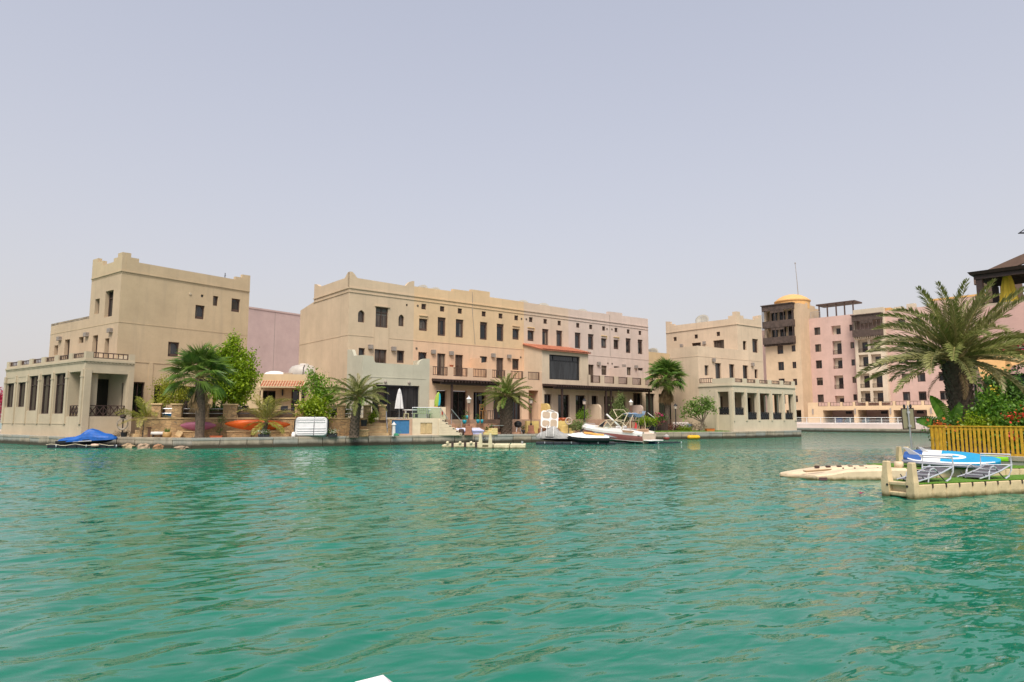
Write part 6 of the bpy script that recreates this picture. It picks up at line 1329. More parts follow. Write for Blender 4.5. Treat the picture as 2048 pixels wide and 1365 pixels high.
# coiled rope rack and bucket
p = (-25.309, 44.70)
t = thing('hose_stand', 'wall stand hung with coiled grey rope by the left villa', 'rope stand', (p[0], p[1], .6), R(20))
m = MB()
for k in range(5): m.tube([(.30 * (1 + .05 * (k % 2)) * math.cos(R(a)), -.02 * k, .92 + .36 * math.sin(R(a)) - .02 * k) for a in range(0, 361, 24)], .03, 5)
part('rope', m, plain('grey_rope', (.30, .26, .21), .9, var=.3, sc=20), t); m = MB(); m.lathe([(.16, 1.28), (.2, 1.32), (.18, 1.44), (.05, 1.5)], 10); part('cap', m, BROWN, t); m = MB(); m.tube([(0, .08, 0), (0, .08, 1.4)], .04, 6); part('post', m, DARKM, t)
p = (-25.038, 44.45)
mb = MB(); mb.lathe([(.15, 0), (.21, .34), (.18, .34), (.16, .28)], 12); solo('bucket', mb, BLACK, 'black bucket standing below the coiled rope', 'bucket', (p[0], p[1], .6))
leafo = shrub((-25.532, 44.75), .6, [(0, 0, .2, .35, .2, .2), (.5, 0, .25, .2, .2, .2)], 420, .1, leafm('withered_leaf', (.25, .19, .13), (.36, .28, .2), .2), 'dry withered plant beside the black bucket', seed=301)
# boulders at the waterline
for k, (px_, D, w, lab) in enumerate(((260, 43.4, .8, 'boulder at the waterline nearest the blue jet ski'), (291, 42.5, .9, 'flat topped boulder at the waterline below the young palm'), (321, 41.9, .8, 'orange tinted boulder at the waterline below the spiky pot'), (366, 41.2, .9, 'half sunk boulder at the waterline below the fan palm'))):
    m = MB(); rings = []; q = random.Random(k + 20)
    for zz, rr_ in ((-.3, .42), (-.05, .5), (.12, .48), (.22, .38), (.26, .16)): rings.append([(w * rr_ * math.cos(2 * math.pi * i / 9) * q.uniform(.62, 1.2), w * .8 * rr_ * math.sin(2 * math.pi * i / 9) * q.uniform(.62, 1.2), zz * q.uniform(.85, 1.2) * (1 if k != 3 else .7)) for i in range(9)])
    m.loft(rings, True, True); solo('boulder', m, plain('rock_%d' % k, ((.34, .24, .15), (.36, .26, .18), (.38, .20, .11), (.28, .20, .14))[k], .9, var=.35, sc=4, bmp=.6, bsc=14), lab, 'boulder', ((px_ - 1024) * D / 1374.1, D, 0), k, 'boulders along the left sea wall')
# dark chairs and tables behind the pillars
def chair(p, z, rot, lab, mat=DARKM, group='dark garden chairs behind the stone wall'):
    t = thing('garden_chair', lab, 'chair', (p[0], p[1], z), rot, group)
    m = MB(); m.bevbox(-.25, .25, -.25, .25, .42, .47, .01); part('seat', m, mat, t); m = MB(); m.bevbox(-.25, .25, .21, .25, .5, .95, .01); part('backrest', m, mat, t)
    for x in (-.22, .22):
        for y in (-.22, .22): m = MB(); m.box(x - .02, x + .02, y - .02, y + .02, 0, .42 if y < 0 else .6); part('leg', m, mat, t)
        m = MB(); m.box(x - .02, x + .02, -.24, .24, .64, .68); part('armrest', m, mat, t)
for k, (px_, D, r, lab) in enumerate(((365, 46.6, 150, 'dark garden chair seen between the second and third stone pillars, left one'), (378, 46.8, 210, 'dark garden chair seen between the second and third stone pillars, right one'), (455, 47.4, 200, 'dark garden chair behind the stone wall under the big tree'), (495, 47.6, 160, 'dark garden chair behind the left end of the orange kayak'), (570, 48.2, 180, 'dark garden chair behind the right end of the orange kayak'))): chair(((px_ - 1024) * D / 1374.1, D), 1.75, R(r), lab)
p = (-16.872, 48.40)
t = thing('garden_table', 'dark round garden table behind the drooping young palm', 'table', (p[0], p[1], 1.75)); m = MB(); m.lathe([(.02, .70), (.6, .70), (.6, .74), (.02, .74)], 18); part('table_top', m, DARKM, t); m = MB(); m.lathe([(.3, 0), (.28, .04), (.05, .08), (.05, .7)], 10); part('pedestal', m, DARKM, t)
p = (-22.931, 45.60)
mb = MB(); mb.bevbox(-.45, .45, -.3, .3, 0, .42, .03); solo('cool_box', mb, plain('blue_plastic', (.02, .13, .28), .5), 'blue storage box behind the first stone pillars', 'box', (p[0], p[1], 1.76), R(16))

# ------------------------------------------------------------------ ochre house terrace and middle garden
def pot(p, z, lab, c, plant=True, r=.17, h=.3, seed=1):
    t = thing('plant_pot', lab, 'plant pot', (p[0], p[1], z)); m = MB(); m.lathe([(r * .6, 0), (r * .95, h * .5), (r, h), (r * .85, h), (r * .8, h * .8)], 12); part('pot', m, plain('glaze_%.2f' % c[0], c, .35, var=.12), t, smooth=True)
    if plant: leaf_cloud('plant', [(0, 0, h + .16, .12, .12, .2)], 60, .15, DKG, t, seed, 6, .12, .3)
TQ = (.015, .27, .34)
pot((-3.595, 52.00), 1.42, 'turquoise pot with a cactus in front of the ochre house, leftmost', TQ, seed=401); pot((-3.446, 53.20), 1.76, 'turquoise pot by the ochre house door, higher one', TQ, seed=402)
pot((-2.603, 52.60), 1.45, 'turquoise pot with a thin plant, middle of the ochre terrace', TQ, seed=403, r=.14); pot((-2.310, 52.90), 1.45, 'small turquoise pot at the right of the ochre terrace', TQ, False, r=.12)
mb = MB()
mb.slab([(-4.4, 51.4), (-.9, 53.6), (-1.4, 54.6), (-4.7, 52.5)], .58, 1.0); mb.slab([(-4.6, 51.75), (-1.1, 53.95), (-1.4, 54.6), (-4.7, 52.5)], 1.001, 1.43); o = struct('terrace_step', mb, plain('red_stone', (.40, .235, .15), .85, var=.25, sc=3))
p = (-2.279, 54.00); WOODC = plain('honey_wood', (.33, .17, .06), .6)
t = thing('bar_chair', 'tall honey wood bar chair on the ochre house terrace', 'chair', (p[0], p[1], 1.75), R(40))
m = MB(); m.bevbox(-.2, .2, -.2, .2, .66, .71, .01); part('seat', m, WOODC, t)
for x in (-.18, .18):
    for y in (-.18, .18): m = MB(); m.box(x - .022, x + .022, y - .022, y + .022, 0, .66 if y < 0 else 1.2); part('leg', m, WOODC, t)
for z in (.9, 1.02, 1.14): m = MB(); m.box(-.16, .16, .165, .195, z, z + .06); part('back_slat', m, WOODC, t)
m = MB(); m.box(-.16, .16, -.2, -.17, .25, .29); part('foot_rail', m, WOODC, t)
for k, (px_, D, lab) in enumerate(((978, 54.6, 'dark wooden bar stool right of the honey wood chair'), (988, 55.0, 'dark wooden bar stool farther right, near the palm'))):
    t = thing('bar_stool', lab, 'stool', ((px_ - 1024) * D / 1374.1, D, 1.75)); m = MB(); m.lathe([(.02, .66), (.18, .66), (.18, .71), (.02, .71)], 12); part('seat', m, BROWN2, t)
    for a in range(4): m = MB(); c, s = math.cos(a * 1.571 + .78), math.sin(a * 1.571 + .78); m.bar((.2 * c, .2 * s, 0), (.13 * c, .13 * s, .66), .035); part('leg', m, BROWN2, t)
p = (-3.112, 50.90)
t = thing('air_mattress', 'lavender and white striped air mattress at the foot of the ochre terrace', 'air mattress', (p[0], p[1], .66), R(30))
for i in range(6):
    m = MB(); m.tube([(-1.0, -.3 + i * .12, .2 + .03 * i), (-.95, -.3 + i * .12, .25 + .03 * i), (.95, -.3 + i * .12, .25 + .03 * i), (1.0, -.3 + i * .12, .2 + .03 * i)], .075, 8); part('tube', m, WHITE if i % 2 else plain('lavender_plastic', (.42, .44, .66), .4), t, smooth=True)
m = MB(); m.box(-.9, .9, -.3, .3, 0, .2); part('base', m, plain('lavender_plastic', (.42, .44, .66), .4), t)
p = (-3.690, 50.20)
mb = MB(); mb.lathe([(.12, 0), (.2, .05), (.2, .4), (.16, .44), (.05, .46)], 12); solo('rubbish_bin', mb, BROWN2, 'small dark brown bin at the foot of the pale stairs', 'bin', (p[0], p[1], .62))
p = (-1.123, 53.20)
t = thing('glass_table', 'glass topped table left of the stout palm trunk', 'table', (p[0], p[1], .6), R(30)); m = MB(); m.box(-.6, .6, -.35, .35, .66, .69); part('table_top', m, plain('frosted_table_glass', (.35, .42, .40), .15), t)
for x in (-.52, .52):
    for y in (-.28, .28): m = MB(); m.box(x - .02, x + .02, y - .02, y + .02, 0, .66); part('leg', m, DARKM, t)
pot((-1.537, 52.80), .62, 'dark turquoise pot under the glass table', (.01, .12, .17), True, .25, .38, 411); pot((-1.899, 52.20), .62, 'small green plant in a pot left of the glass table', (.06, .05, .04), True, .16, .28, 412)
pot((0.874, 54.60), .62, 'black pot with a small plant right of the kettle barbecue', (.02, .021, .02), True, .17, .3, 413)
p = (0.473, 54.20)
t = thing('kettle_barbecue', 'black kettle barbecue right of the stout palm trunk', 'barbecue', (p[0], p[1], .6)); m = MB(); m.lathe([(.03, .5), (.22, .56), (.3, .72), (.3, .8)], 16); part('bowl', m, BLACK, t, smooth=True); m = MB(); m.lathe([(.31, .8), (.27, .92), (.14, 1.02), (.02, 1.05)], 16); part('lid', m, BLACK, t, smooth=True)
for a in range(3): m = MB(); c, s = math.cos(a * 2.094), math.sin(a * 2.094); m.bar((.32 * c, .32 * s, 0), (.15 * c, .15 * s, .58), .03); part('leg', m, METAL, t)
mb = MB(); mb.slab([(-1.8, 53.0), (.6, 53.9), (1.0, 54.9), (-1.5, 54.4)], .585, .78); struct('planting_bed', mb, plain('red_stone', (.40, .235, .15), .85))
p = (2.994, 55.60)
t = thing('hot_tub_shell', 'white hot tub shell stood on its edge, its four moulded seats facing the water', 'hot tub shell', (p[0], p[1], 1.03), R(10)); t.rotation_euler = (R(-12), R(6), R(10))
m = MB(); rr = rrect(1.45, 1.42, .24); m.loft([[(x * k, y, .71 + z * k) for x, z in rr] for y, k in ((.3, .9), (.05, .97), (0, 1.0), (-.06, 1.0), (-.07, .95))], True, True); part('rim', m, WHITEP, t)
for cx_, cz_, w, h in ((-.30, .36, .56, .46), (.34, .42, .5, .6), (-.30, 1.06, .58, .5), (.36, 1.08, .46, .48)):
    m = MB(); r2 = rrect(w, h, .16, 4); m.loft([[(cx_ + x * k, y, cz_ + z * k) for x, z in r2] for y, k in ((-.085, 1.08), (-.088, .95), (-.072, .8), (-.0715, .02))], True, True); part('seat_well', m, plain('tub_beige', (.42, .33, .24), .4), t)
m = MB(); m.tube([(.35, -.1, 1.42), (0, -.12, 1.5), (-.3, -.1, 1.42)], .04, 6); part('headrest', m, WHITE, t)
p = (4.589, 55.80)
t = thing('life_ring_stand', 'round life ring on a post beside the motorboat', 'life ring', (p[0], p[1], .6), R(5))
m = MB(); m.T = Matrix.Translation((0, -.06, 1.02)) @ Matrix.Rotation(R(90), 4, 'X')
m.loft([[((.25 + .055 * math.cos(b)) * math.cos(a), (.25 + .055 * math.cos(b)) * math.sin(a), .05 * math.sin(b)) for b in [k * math.pi / 3 for k in range(6)]] for a in [k * math.pi / 10 for k in range(21)]], True, False); part('ring', m, plain('weathered_ring', (.42, .33, .26), .7, var=.15), t)
m = MB(); m.box(-.18, .18, -.03, -.01, 1.0, 1.04); m.box(-.02, .02, -.03, -.01, .85, 1.2); m.T = None; part('bracket', m, plain('weathered_ring', (.42, .33, .26), .7), t); m = MB(); m.tube([(0, 0, 0), (0, 0, 1.2)], .03, 6); part('post', m, DARKM, t)
for k, (dx, r) in enumerate(((-.3, .2), (.1, .22), (.4, .17))):
    pp = ((1124 - 1024) * 57.6 / 1374.1 + dx, 57.5); pot(pp, 1.62, ['terracotta pot on the yellow wall, left of three', 'terracotta pot on the yellow wall, middle of three', 'terracotta pot on the yellow wall, right of three'][k], (.40, .10, .04), False, r, .26)
p = (1.797, 58.80); pot(p, 1.5, 'small terracotta pot in the ochre porch', (.36, .11, .05), False, .14, .22)
# black ornamental fence, screen, towel rack, grill, cone, sofa
t = thing('ornamental_fence', 'black ornamental fence panel right of the motorboat tower', 'fence', (10.098, 62.50), R(12))
m = MB(); m.box(0, 1.7, -.02, .02, 2.08, 2.14); m.box(0, 1.7, -.02, .02, 1.5, 1.55); part('rail', m, BLACK, t)
for i in range(6):
    m = MB(); x = .14 + i * .28; m.tube([(x + .1 * math.cos(R(a)), 0, 1.81 + .25 * math.sin(R(a))) for a in range(0, 361, 30)], .025, 5); m.bar((x + .14, 0, 1.55), (x + .14, 0, 2.08), .03); part('ornament', m, BLACK, t)
m = MB(); m.box(-.04, .04, -.04, .04, .6, 2.2); m.box(1.66, 1.74, -.04, .04, .6, 2.2); part('post', m, BLACK, t)
p = (13.608, 63.60)
t = thing('garden_screen', 'dark brown board screen behind the pink flowers at the tall fan palm', 'screen', (p[0], p[1], .6), R(18))
for i in range(7): m = MB(); m.box(-.9 + i * .26, -.66 + i * .26, -.03, .03, 0, .98); part('board', m, BROWN, t)
m = MB(); m.box(-.95, .97, -.05, .05, .98, 1.06); part('top_rail', m, BROWN2, t)
p = (12.513, 62.30)
t = thing('gas_grill', 'black grill cart on the lawn in front of the dark screen', 'grill', (p[0], p[1], .66), R(15)); m = MB(); m.bevbox(-.4, .4, -.25, .25, .5, .72, .02); part('firebox', m, BLACK, t); m = MB(); m.loft([[(-.4, y, z) , (.4, y, z)] for y, z in ((-.25, .72), (-.2, .92), (0, 1.0), (.2, .92), (.25, .72))], False, False); part('hood', m, BLACK, t); m = MB(); m.bevbox(-.35, .35, -.22, .22, .08, .46, .02); part('cabinet', m, DARKM, t)
for x in (-.35, .35): m = MB(); m.tube([(x, -.2, 0), (x, -.2, .5)], .02, 5); m.tube([(x, .2, 0), (x, .2, .5)], .02, 5); part('leg', m, METAL, t)
p = (11.912, 62.00)
t = thing('towel_rack', 'rack with a hanging blue grey towel beside the green glass', 'towel rack', (p[0], p[1], .62), R(15)); m = MB(); m.tube([(-.4, 0, 0), (-.4, 0, 1.85), (.9, 0, 1.85), (.9, 0, 0)], .02, 5); part('frame', m, DARKM, t)
m = MB(); m.loft([[(-.18 + .05 * math.sin(i * 2), .03 * math.cos(i * 1.7) - .03, 1.1), (-.18 + .07 * i, .02 * math.cos(i * 1.7) - .03, 1.87)] for i in range(6)], False, False); part('towel', m, plain('blue_grey_towel', (.25, .32, .42), .95), t)
p = (12.904, 62.00)
mb = MB(); mb.bar((0, 0, 0), (-.62, .1, .5), .09, .05); solo('white_board', mb, WHITE, 'leaning white pole above the black grill', 'pole', (p[0], p[1], 1.85))
p = (10.861, 60.30)
mb = MB(); mb.lathe([(.16, 0), (.05, .5), (.03, .52)], 10); solo('red_cone', mb, plain('red_paint', (.55, .04, .04), .5), 'small red cone on the lawn behind the motorboat stern', 'cone', (p[0], p[1], .95)); p2 = p
mb = MB(); mb.bevbox(-.15, .15, -.15, .15, 0, .33, .02); solo('cone_box', mb, BROWN2, 'small dark box under the red cone', 'box', (p[0], p[1], .62))
p = (16.255, 65.50)
t = thing('garden_sofa', 'cushioned pale garden sofa against the plain cream wall', 'sofa', (p[0], p[1], .62), R(20)); m = MB(); m.bevbox(-.85, .85, -.35, .35, .15, .42, .03); part('seat', m, plain('pale_cushion', (.60, .54, .50), .9, var=.1), t); m = MB(); m.bevbox(-.85, .85, .2, .42, .42, .86, .05); part('backrest', m, plain('pale_cushion', (.60, .54, .50), .9), t); m = MB(); m.bevbox(.62, .88, -.35, .2, .42, .7, .05); part('pillow', m, plain('blue_cushion', (.25, .36, .5), .9), t)
for x in (-.75, .75): m = MB(); m.box(x - .04, x + .04, -.3, .3, 0, .15); part('leg', m, BROWN, t)
p = (18.081, 62.90)
t = thing('planter', 'orange brown trough planter on the quay by the right villa', 'planter', (p[0], p[1], .62), R(14)); m = MB(); m.loft([[(-a, -.17, z), (a, -.17, z), (a, .17, z), (-a, .17, z)] for a, z in ((.38, 0), (.43, .3), (.39, .3), (.37, .22))], True, True); part('trough', m, plain('orange_terracotta', (.44, .13, .025), .7), t); m = MB(); m.box(-.36, .36, -.14, .14, .2, .24); part('earth', m, SOIL, t)
p = (16.044, 60.90)
t = thing('towable_float', 'yellow orange inflatable float hanging at the sea wall', 'float', (p[0], p[1], .16), R(20))
m = MB(); m.loft([[(-.6 + 1.2 * q, .28 * s * math.cos(a), .02 + .2 * s * math.sin(a)) for a in [k * math.pi / 5 for k in range(10)]] for q, s in ((0, .3), (.06, .8), (.2, 1), (.5, .95), (.8, 1), (.94, .8), (1, .3))], True, True); part('tube', m, plain('yellow_vinyl', (.70, .38, .02), .4, var=.15), t, smooth=True)
for x in (-.05, .3): m = MB(); m.tube([(x, .25, .1), (x, .55, .55)], .012, 4); part('rope', m, DARKM, t)
p = (13.382, 59.70)
t = thing('mooring_buoy', 'red and grey round fender on the sea wall right of the motorboat', 'fender', (p[0], p[1], .0)); m = MB(); m.lathe([(.02, -.1), (.2, .0), (.27, .15), (.27, .2)], 12); part('lower_half', m, plain('faded_red', (.33, .06, .05), .5), t, smooth=True); m = MB(); m.lathe([(.27, .2), (.22, .38), (.08, .46), (.02, .5)], 12); part('upper_half', m, plain('fender_grey', (.36, .33, .31), .6), t, smooth=True)
# rings on the quay wall
for k, (px_, D, lab) in enumerate(((710, 45.65, 'mooring ring on the sea wall left of the pool wall'), (968, 50.75, 'mooring ring on the sea wall behind the floating dock'), (1031, 52.85, 'mooring ring on the sea wall right of the floating dock'))):
    m = MB(); m.tube([(.09 * math.cos(R(a)), -.06, .09 * math.sin(R(a))) for a in range(0, 361, 30)], .02, 5); m.box(-.02, .02, -.08, .12, .07, .11); solo('mooring_ring', m, DARKM, lab, 'mooring ring', ((px_ - 1024) * D / 1374.1, D, .38), R(28), 'mooring rings on the sea wall')

# ------------------------------------------------------------------ floating dock in the middle
PALEY = plain('pale_yellow_dock', (.56, .50, .33), .55, var=.14, sc=3, grime=.05)
t = thing('floating_dock', 'pale yellow floating dock with drive-on cradle in the middle of the quay', 'floating dock', (-2.094, 43.60), R(-2))
def cube(x, y, w=.98, h=.3, z=-.05):
    m = MB(); m.bevbox(x + .01, x + w - .01, y + .01, y + w - .01, z, z + h, .035); return m
for i in range(3):
    for j in range(2): part('float_cube', cube(i * 1.0, -1.4 + j * 1.0), PALEY, t)
m = MB(); m.loft([[(x, y, z) for y, z in ((0, -.05), (0, h), (.45, h + .04), (.55, h * .6), (.95, h * .6), (1.05, h + .04), (1.5, h), (1.5, -.05))] for x, h in ((-2.35, .12), (-1.6, .2), (-.05, .26))], True, True); m.T = None; part('cradle', m, PALEY, t)
for x in (-2.0, -1.2, -.5):
    m = MB(); m.T = Matrix.Translation((x, .1, .3)) @ Matrix.Rotation(R(90), 4, 'X'); m.lathe([(.02, -.2), (.08, -.2), (.10, 0), (.08, .2), (.02, .2)], 10); part('roller', m, PALEY, t, smooth=True)
    m = MB(); m.box(x + .25, x + .4, -.02, .12, .0, .32); part('roller_bracket', m, BROWN, t)
for x in (.22, .82):
    m = MB(); m.loft([[(x - a, -1.55, z), (x + a, -1.55, z), (x + a, -1.40, z), (x - a, -1.40, z)] for a, z in ((.12, -.1), (.12, .3), (.06, .92))], True, True); part('ladder_post', m, PALEY, t)
for z in (.0, .22): m = MB(); m.box(.32, .72, -1.54, -1.42, z, z + .08); part('rung', m, PALEY, t)
m = MB(); m.tube([(2.75, -.5, .25), (2.75, -.5, .42)], .06, 8); part('cleat', m, METAL, t)
# jet skis and black docks
BLK = plain('black_dock_plastic', (.014, .018, .026), .45, var=.3, sc=3)
def black_dock(p, rot, n, k, lab):
    t = thing('floating_dock', lab, 'floating dock', p, rot, 'black floating docks')
    for i in range(n):
        for j in range(k): part('float_cube', cube(i * .62, j * .62, .62, .26, -.08), BLK, t)
    for i in range(1, n + 1, 3): m = MB(); m.lathe([(.035, -.02), (.045, .08), (.03, .13)], 8, (i * .62 + .02, -.05, .08)); part('coupling_pin', m, METAL, t)
    return t
t = black_dock((-28.806, 42.70), R(0), 7, 2, 'black floating dock under the blue covered jet ski')
m = MB(); m.tube([(0, -.04, .2)] + [(.3 * i, -.05, .2 + .05 * math.sin(i * 1.3)) for i in range(1, 15)], .02, 5); part('rope', m, plain('pale_rope', (.55, .48, .36), .9), t)
m = MB(); m.T = Matrix.Rotation(R(90), 4, 'Y'); m.lathe([(.02, 2.85), (.08, 2.87), (.1, 3.05), (.08, 3.3), (.02, 3.32)], 10, (-.18, -.14, 0)); part('fender', m, plain('peach_fender', (.62, .42, .32), .5), t, smooth=True)
def ski_sections(L, W, base, tops):
    return base, tops
def jetski_cover(t, mat, L=3.15, W=1.1):
    prof = [(0, .42, .16), (.05, .55, .34), (.16, .8, .42), (.30, .95, .46), (.42, .98, .62), (.50, .92, .92), (.58, .86, 1.0), (.66, .86, .86), (.78, .78, .62), (.9, .62, .5), (.97, .4, .36), (1, .2, .26)]
    m = MB(); rings = []; r = random.Random(3)
    for q, w, h in prof:
        ring = []
        for k in range(13):
            a = math.pi * k / 12; y = -W / 2 * w * math.cos(a); z = .10 + (h - .1) * (math.sin(a) ** .75 if 0 < k < 12 else 0)
            ring.append((L * (q - .5) + r.uniform(-.02, .02), y * (1 + r.uniform(-.03, .03)), z * (1 + r.uniform(-.05, .05))))
        rings.append(ring)
    m.loft(rings, False, False); m.add(rings[0], [tuple(range(13))]); m.add(rings[-1], [tuple(range(13))]); return m
def hull_mesh(L, W, H, z0=0):
    m = MB(); rings = []
    for q, w, k in ((0, .80, 0), (.1, .9, 0), (.5, 1, 0), (.75, .88, .05), (.9, .55, .14), (1, .06, .3)):
        rings.append([(L * (q - .5), s * W / 2 * w * f, z0 + H * z + k * (1 - z * .4)) for s, f, z in ((-1, 1, 1), (-1, .96, .5), (-1, .6, .1), (0, 0, 0), (1, .6, .1), (1, .96, .5), (1, 1, 1))])
    m.loft(rings, True, True); return m
BLUC = plain('bright_blue_cover', (.004, .085, .36), .55, var=.2, sc=4, bmp=.5, bsc=5)
p = (-26.756, 43.00)
t = thing('jet_ski', 'jet ski under a bright blue cover on a black dock at the left', 'jet ski', (p[0], p[1] + .5, .17), R(6), 'jet skis'); t.rotation_euler = (0, R(-3), R(6))
o = part('cover', jetski_cover(t, BLUC, 3.5, 1.2), BLUC, t); o.location = (0, 0, .16); o.scale = (1, 1, .86)
part('hull', hull_mesh(3.4, 1.1, .34), BLACK, t); m = MB(); m.box(-.6, .5, -.575, -.56, .22, .27); part('stripe', m, plain('silver_stripe', (.45, .45, .45), .4), t)
GRC = plain('grey_boat_cover', (.30, .295, .285), .75, var=.2, sc=4, bmp=.5, bsc=5)
p = (3.176, 49.60)
t = thing('jet_ski', 'jet ski under a grey cover with white piping', 'jet ski', (p[0], p[1], .2), R(172), 'jet skis')
o = part('cover', jetski_cover(t, GRC, 2.9, 1.25), GRC, t); o.location = (0, 0, .1); o.rotation_euler = (0, 0, 0)
part('hull', hull_mesh(2.8, 1.15, .32), BLACK, t)
for q, rr_, zz in ((.05, .62, .9), (.22, .60, .98), (.36, .56, .8)):
    m = MB(); m.tube([(q * 2.9, -rr_ * math.cos(R(a)), .15 + zz * math.sin(R(a)) ** .75) for a in range(4, 178, 12)], .022, 5); part('piping', m, WHITE, t)
black_dock((1.655, 48.40), R(-3), 9, 2, 'black floating dock under the grey covered and white jet skis')
p = (5.365, 48.50)
t = thing('jet_ski', 'uncovered white jet ski with an orange seat beside the motorboat', 'jet ski', (p[0], p[1], .12), R(176), 'jet skis')
part('hull', hull_mesh(2.9, 1.15, .36), BLACK, t)
m = MB(); rings = []
for q, w, h in ((0, .75, .42), (.08, .9, .48), (.3, .98, .5), (.55, 1, .56), (.68, .9, .72), (.8, .7, .66), (.92, .42, .56), (1, .08, .5)): rings.append([(2.9 * (q - .5), -w * .55, .34 + (.1 if q > .85 else 0)), (2.9 * (q - .5), -w * .42, h * .96), (2.9 * (q - .5), 0, h + .06), (2.9 * (q - .5), w * .42, h * .96), (2.9 * (q - .5), w * .55, .34 + (.1 if q > .85 else 0))])
m.loft(rings, False, False); part('deck', m, WHITEP, t)
m = MB(); m.loft([[(x, -.2, z), (x, -.14, z + .12), (x, .14, z + .12), (x, .2, z)] for x, z in ((-1.1, .5), (-.6, .54), (-.1, .62), (.3, .66))], True, True); part('seat', m, plain('orange_vinyl', (.60, .26, .02), .5), t)
m = MB(); m.tube([(.32, -.38, .98), (.42, 0, .92), (.32, .38, .98)], .035, 6); m.tube([(.42, 0, .92), (.62, 0, .66)], .07, 6); part('handlebar', m, BLACK, t)
m = MB(); m.loft([[(.5, -.3, .7), (.5, .3, .7)], [(.62, -.22, .92), (.62, .22, .92)], [(.95, -.12, .72), (.95, .12, .72)]], False, False); part('windscreen', m, plain('pinkish_red_panel', (.50, .14, .14), .3), t)

# ------------------------------------------------------------------ the motorboat
t = thing('motorboat', 'white sport boat with a red and grey hull and a wakeboard tower', 'motorboat', (9.993, 50.30), 0); bx, by = (9.993, 50.30); ex, ey = (5.325, 54.60)
t.location = (bx, by, -.08); t.rotation_euler = (0, R(-2.4), math.atan2(ey - by, ex - bx)); LB = 6.1
SEC = [(0, .95, 0, .22, .78), (.15, 1.05, 0, .22, .80), (.35, 1.12, .0, .24, .84), (.55, 1.12, .02, .28, .88), (.72, .98, .08, .36, .93), (.86, .66, .22, .50, .98), (.95, .30, .42, .66, 1.02), (1.0, .03, .78, .86, 1.05)]
def rows(i): q, w, k, c, s = SEC[i]; x = LB * q; return [(x, 0, k), (x, w * .86, c), (x, w * .96, c + (s - c) * .45), (x, w, s - .16), (x, w, s)]
RED_ = plain('faded_red_gelcoat', (.42, .15, .135), .3, var=.12); GRY_ = plain('silver_grey_gelcoat', (.42, .44, .48), .3, var=.1)
def side(a, b, mat, name, i0=0, i1=8, sides=(-1, 1), off=0, top=None):
    m = MB()
    for sg in sides:
        m.loft([[(r[0], sg * (r[1] + off), r[2]) for r in rows(i)[a:b + 1]] for i in range(i0, i1)], False, False)
    return part(name, m, mat, t, smooth=False)
side(0, 1, WHITEP, 'hull_bottom'); side(1, 3, RED_, 'hull_side'); side(3, 4, WHITEP, 'gunwale')
m = MB()
for sg in (-1, 1):
    m.add([(2.0, sg * (1.10 + .012), .42), (3.3, sg * (1.125 + .012), .66), (4.15, sg * (1.02 + .012), .76), (4.45, sg * (.96 + .012), .74), (3.6, sg * (1.075 + .03), .54), (2.9, sg * (1.08 + .03), .42)], [(0, 1, 2, 3, 4, 5)])
part('grey_swoosh', m, GRY_, t)
m = MB()
for sg in (-1, 1): m.loft([[(rows(i)[1][0], sg * (rows(i)[1][1] + .008), rows(i)[1][2]), (rows(i)[1][0], sg * (rows(i)[1][1] + .025), rows(i)[1][2] + .12)] for i in range(0, 5)], False, False)
part('white_boot_stripe', m, WHITEP, t)
m = MB(); m.loft([[(rows(i)[4][0], -rows(i)[4][1], rows(i)[4][2]), (rows(i)[4][0], -rows(i)[4][1] * .6, rows(i)[4][2] + .18 * (1 if i < 7 else .1)), (rows(i)[4][0], 0, rows(i)[4][2] + .24 * (1 if i < 7 else .1)), (rows(i)[4][0], rows(i)[4][1] * .6, rows(i)[4][2] + .18 * (1 if i < 7 else .1)), (rows(i)[4][0], rows(i)[4][1], rows(i)[4][2])] for i in range(4, 8)], False, False)
m.add([(4.39, -.98, .93), (4.39, -.58, 1.11), (4.39, 0, 1.17), (4.39, .58, 1.11), (4.39, .98, .93), (4.39, .6, .6), (4.39, -.6, .6)], [(0, 1, 2, 3, 4, 5, 6)]); part('foredeck', m, WHITEP, t)
m = MB()
for sg in (-1, 1): m.loft([[(rows(i)[4][0], sg * rows(i)[4][1], rows(i)[4][2]), (rows(i)[4][0], sg * (rows(i)[4][1] - .06), rows(i)[4][2] + .14 + (.10 if i in (1, 2) else 0)), (rows(i)[4][0], sg * (rows(i)[4][1] - .26), rows(i)[4][2] + .14 + (.10 if i in (1, 2) else 0)), (rows(i)[4][0], sg * (rows(i)[4][1] - .30), .42)] for i in range(0, 5)], False, False)
part('side_deck', m, WHITEP, t)
m = MB(); m.quad((.1, -.8, .42), (4.39, -.8, .42), (4.39, .8, .42), (.1, .8, .42)); m.quad((0, -.95, .78), (0, .95, .78), (0, .82, .1), (0, -.82, .1)); m.quad((.002, -.95, .78), (.5, -.85, .9), (.5, .85, .9), (.002, .95, .78)); m.quad((.5, -.85, .9), (.5, .85, .9), (.52, .85, .42), (.52, -.85, .42)); part('cockpit_liner', m, plain('boat_beige_liner', (.55, .45, .35), .6), t)
m = MB(); m.bevbox(.55, 1.15, -.8, .8, .42, .82, .06); part('rear_bench', m, plain('tan_boat_seat', (.42, .26, .16), .6), t)
m = MB(); m.bevbox(.5, .62, -.8, .8, .8, 1.12, .05); part('bench_back', m, plain('tan_boat_seat', (.42, .26, .16), .6), t)
for y in (-.45, .45): m = MB(); m.bevbox(2.4, 2.9, y - .25, y + .25, .42, .85, .05); m.bevbox(2.35, 2.5, y - .25, y + .25, .85, 1.25, .05); part('seat', m, WHITE, t)
m = MB()
for sg in (-1, 1): m.add([(.55, sg * 1.125, .98), (1.6, sg * 1.175, 1.0), (1.5, sg * 1.165, .84), (.75, sg * 1.13, .82)], [(0, 1, 2, 3)])
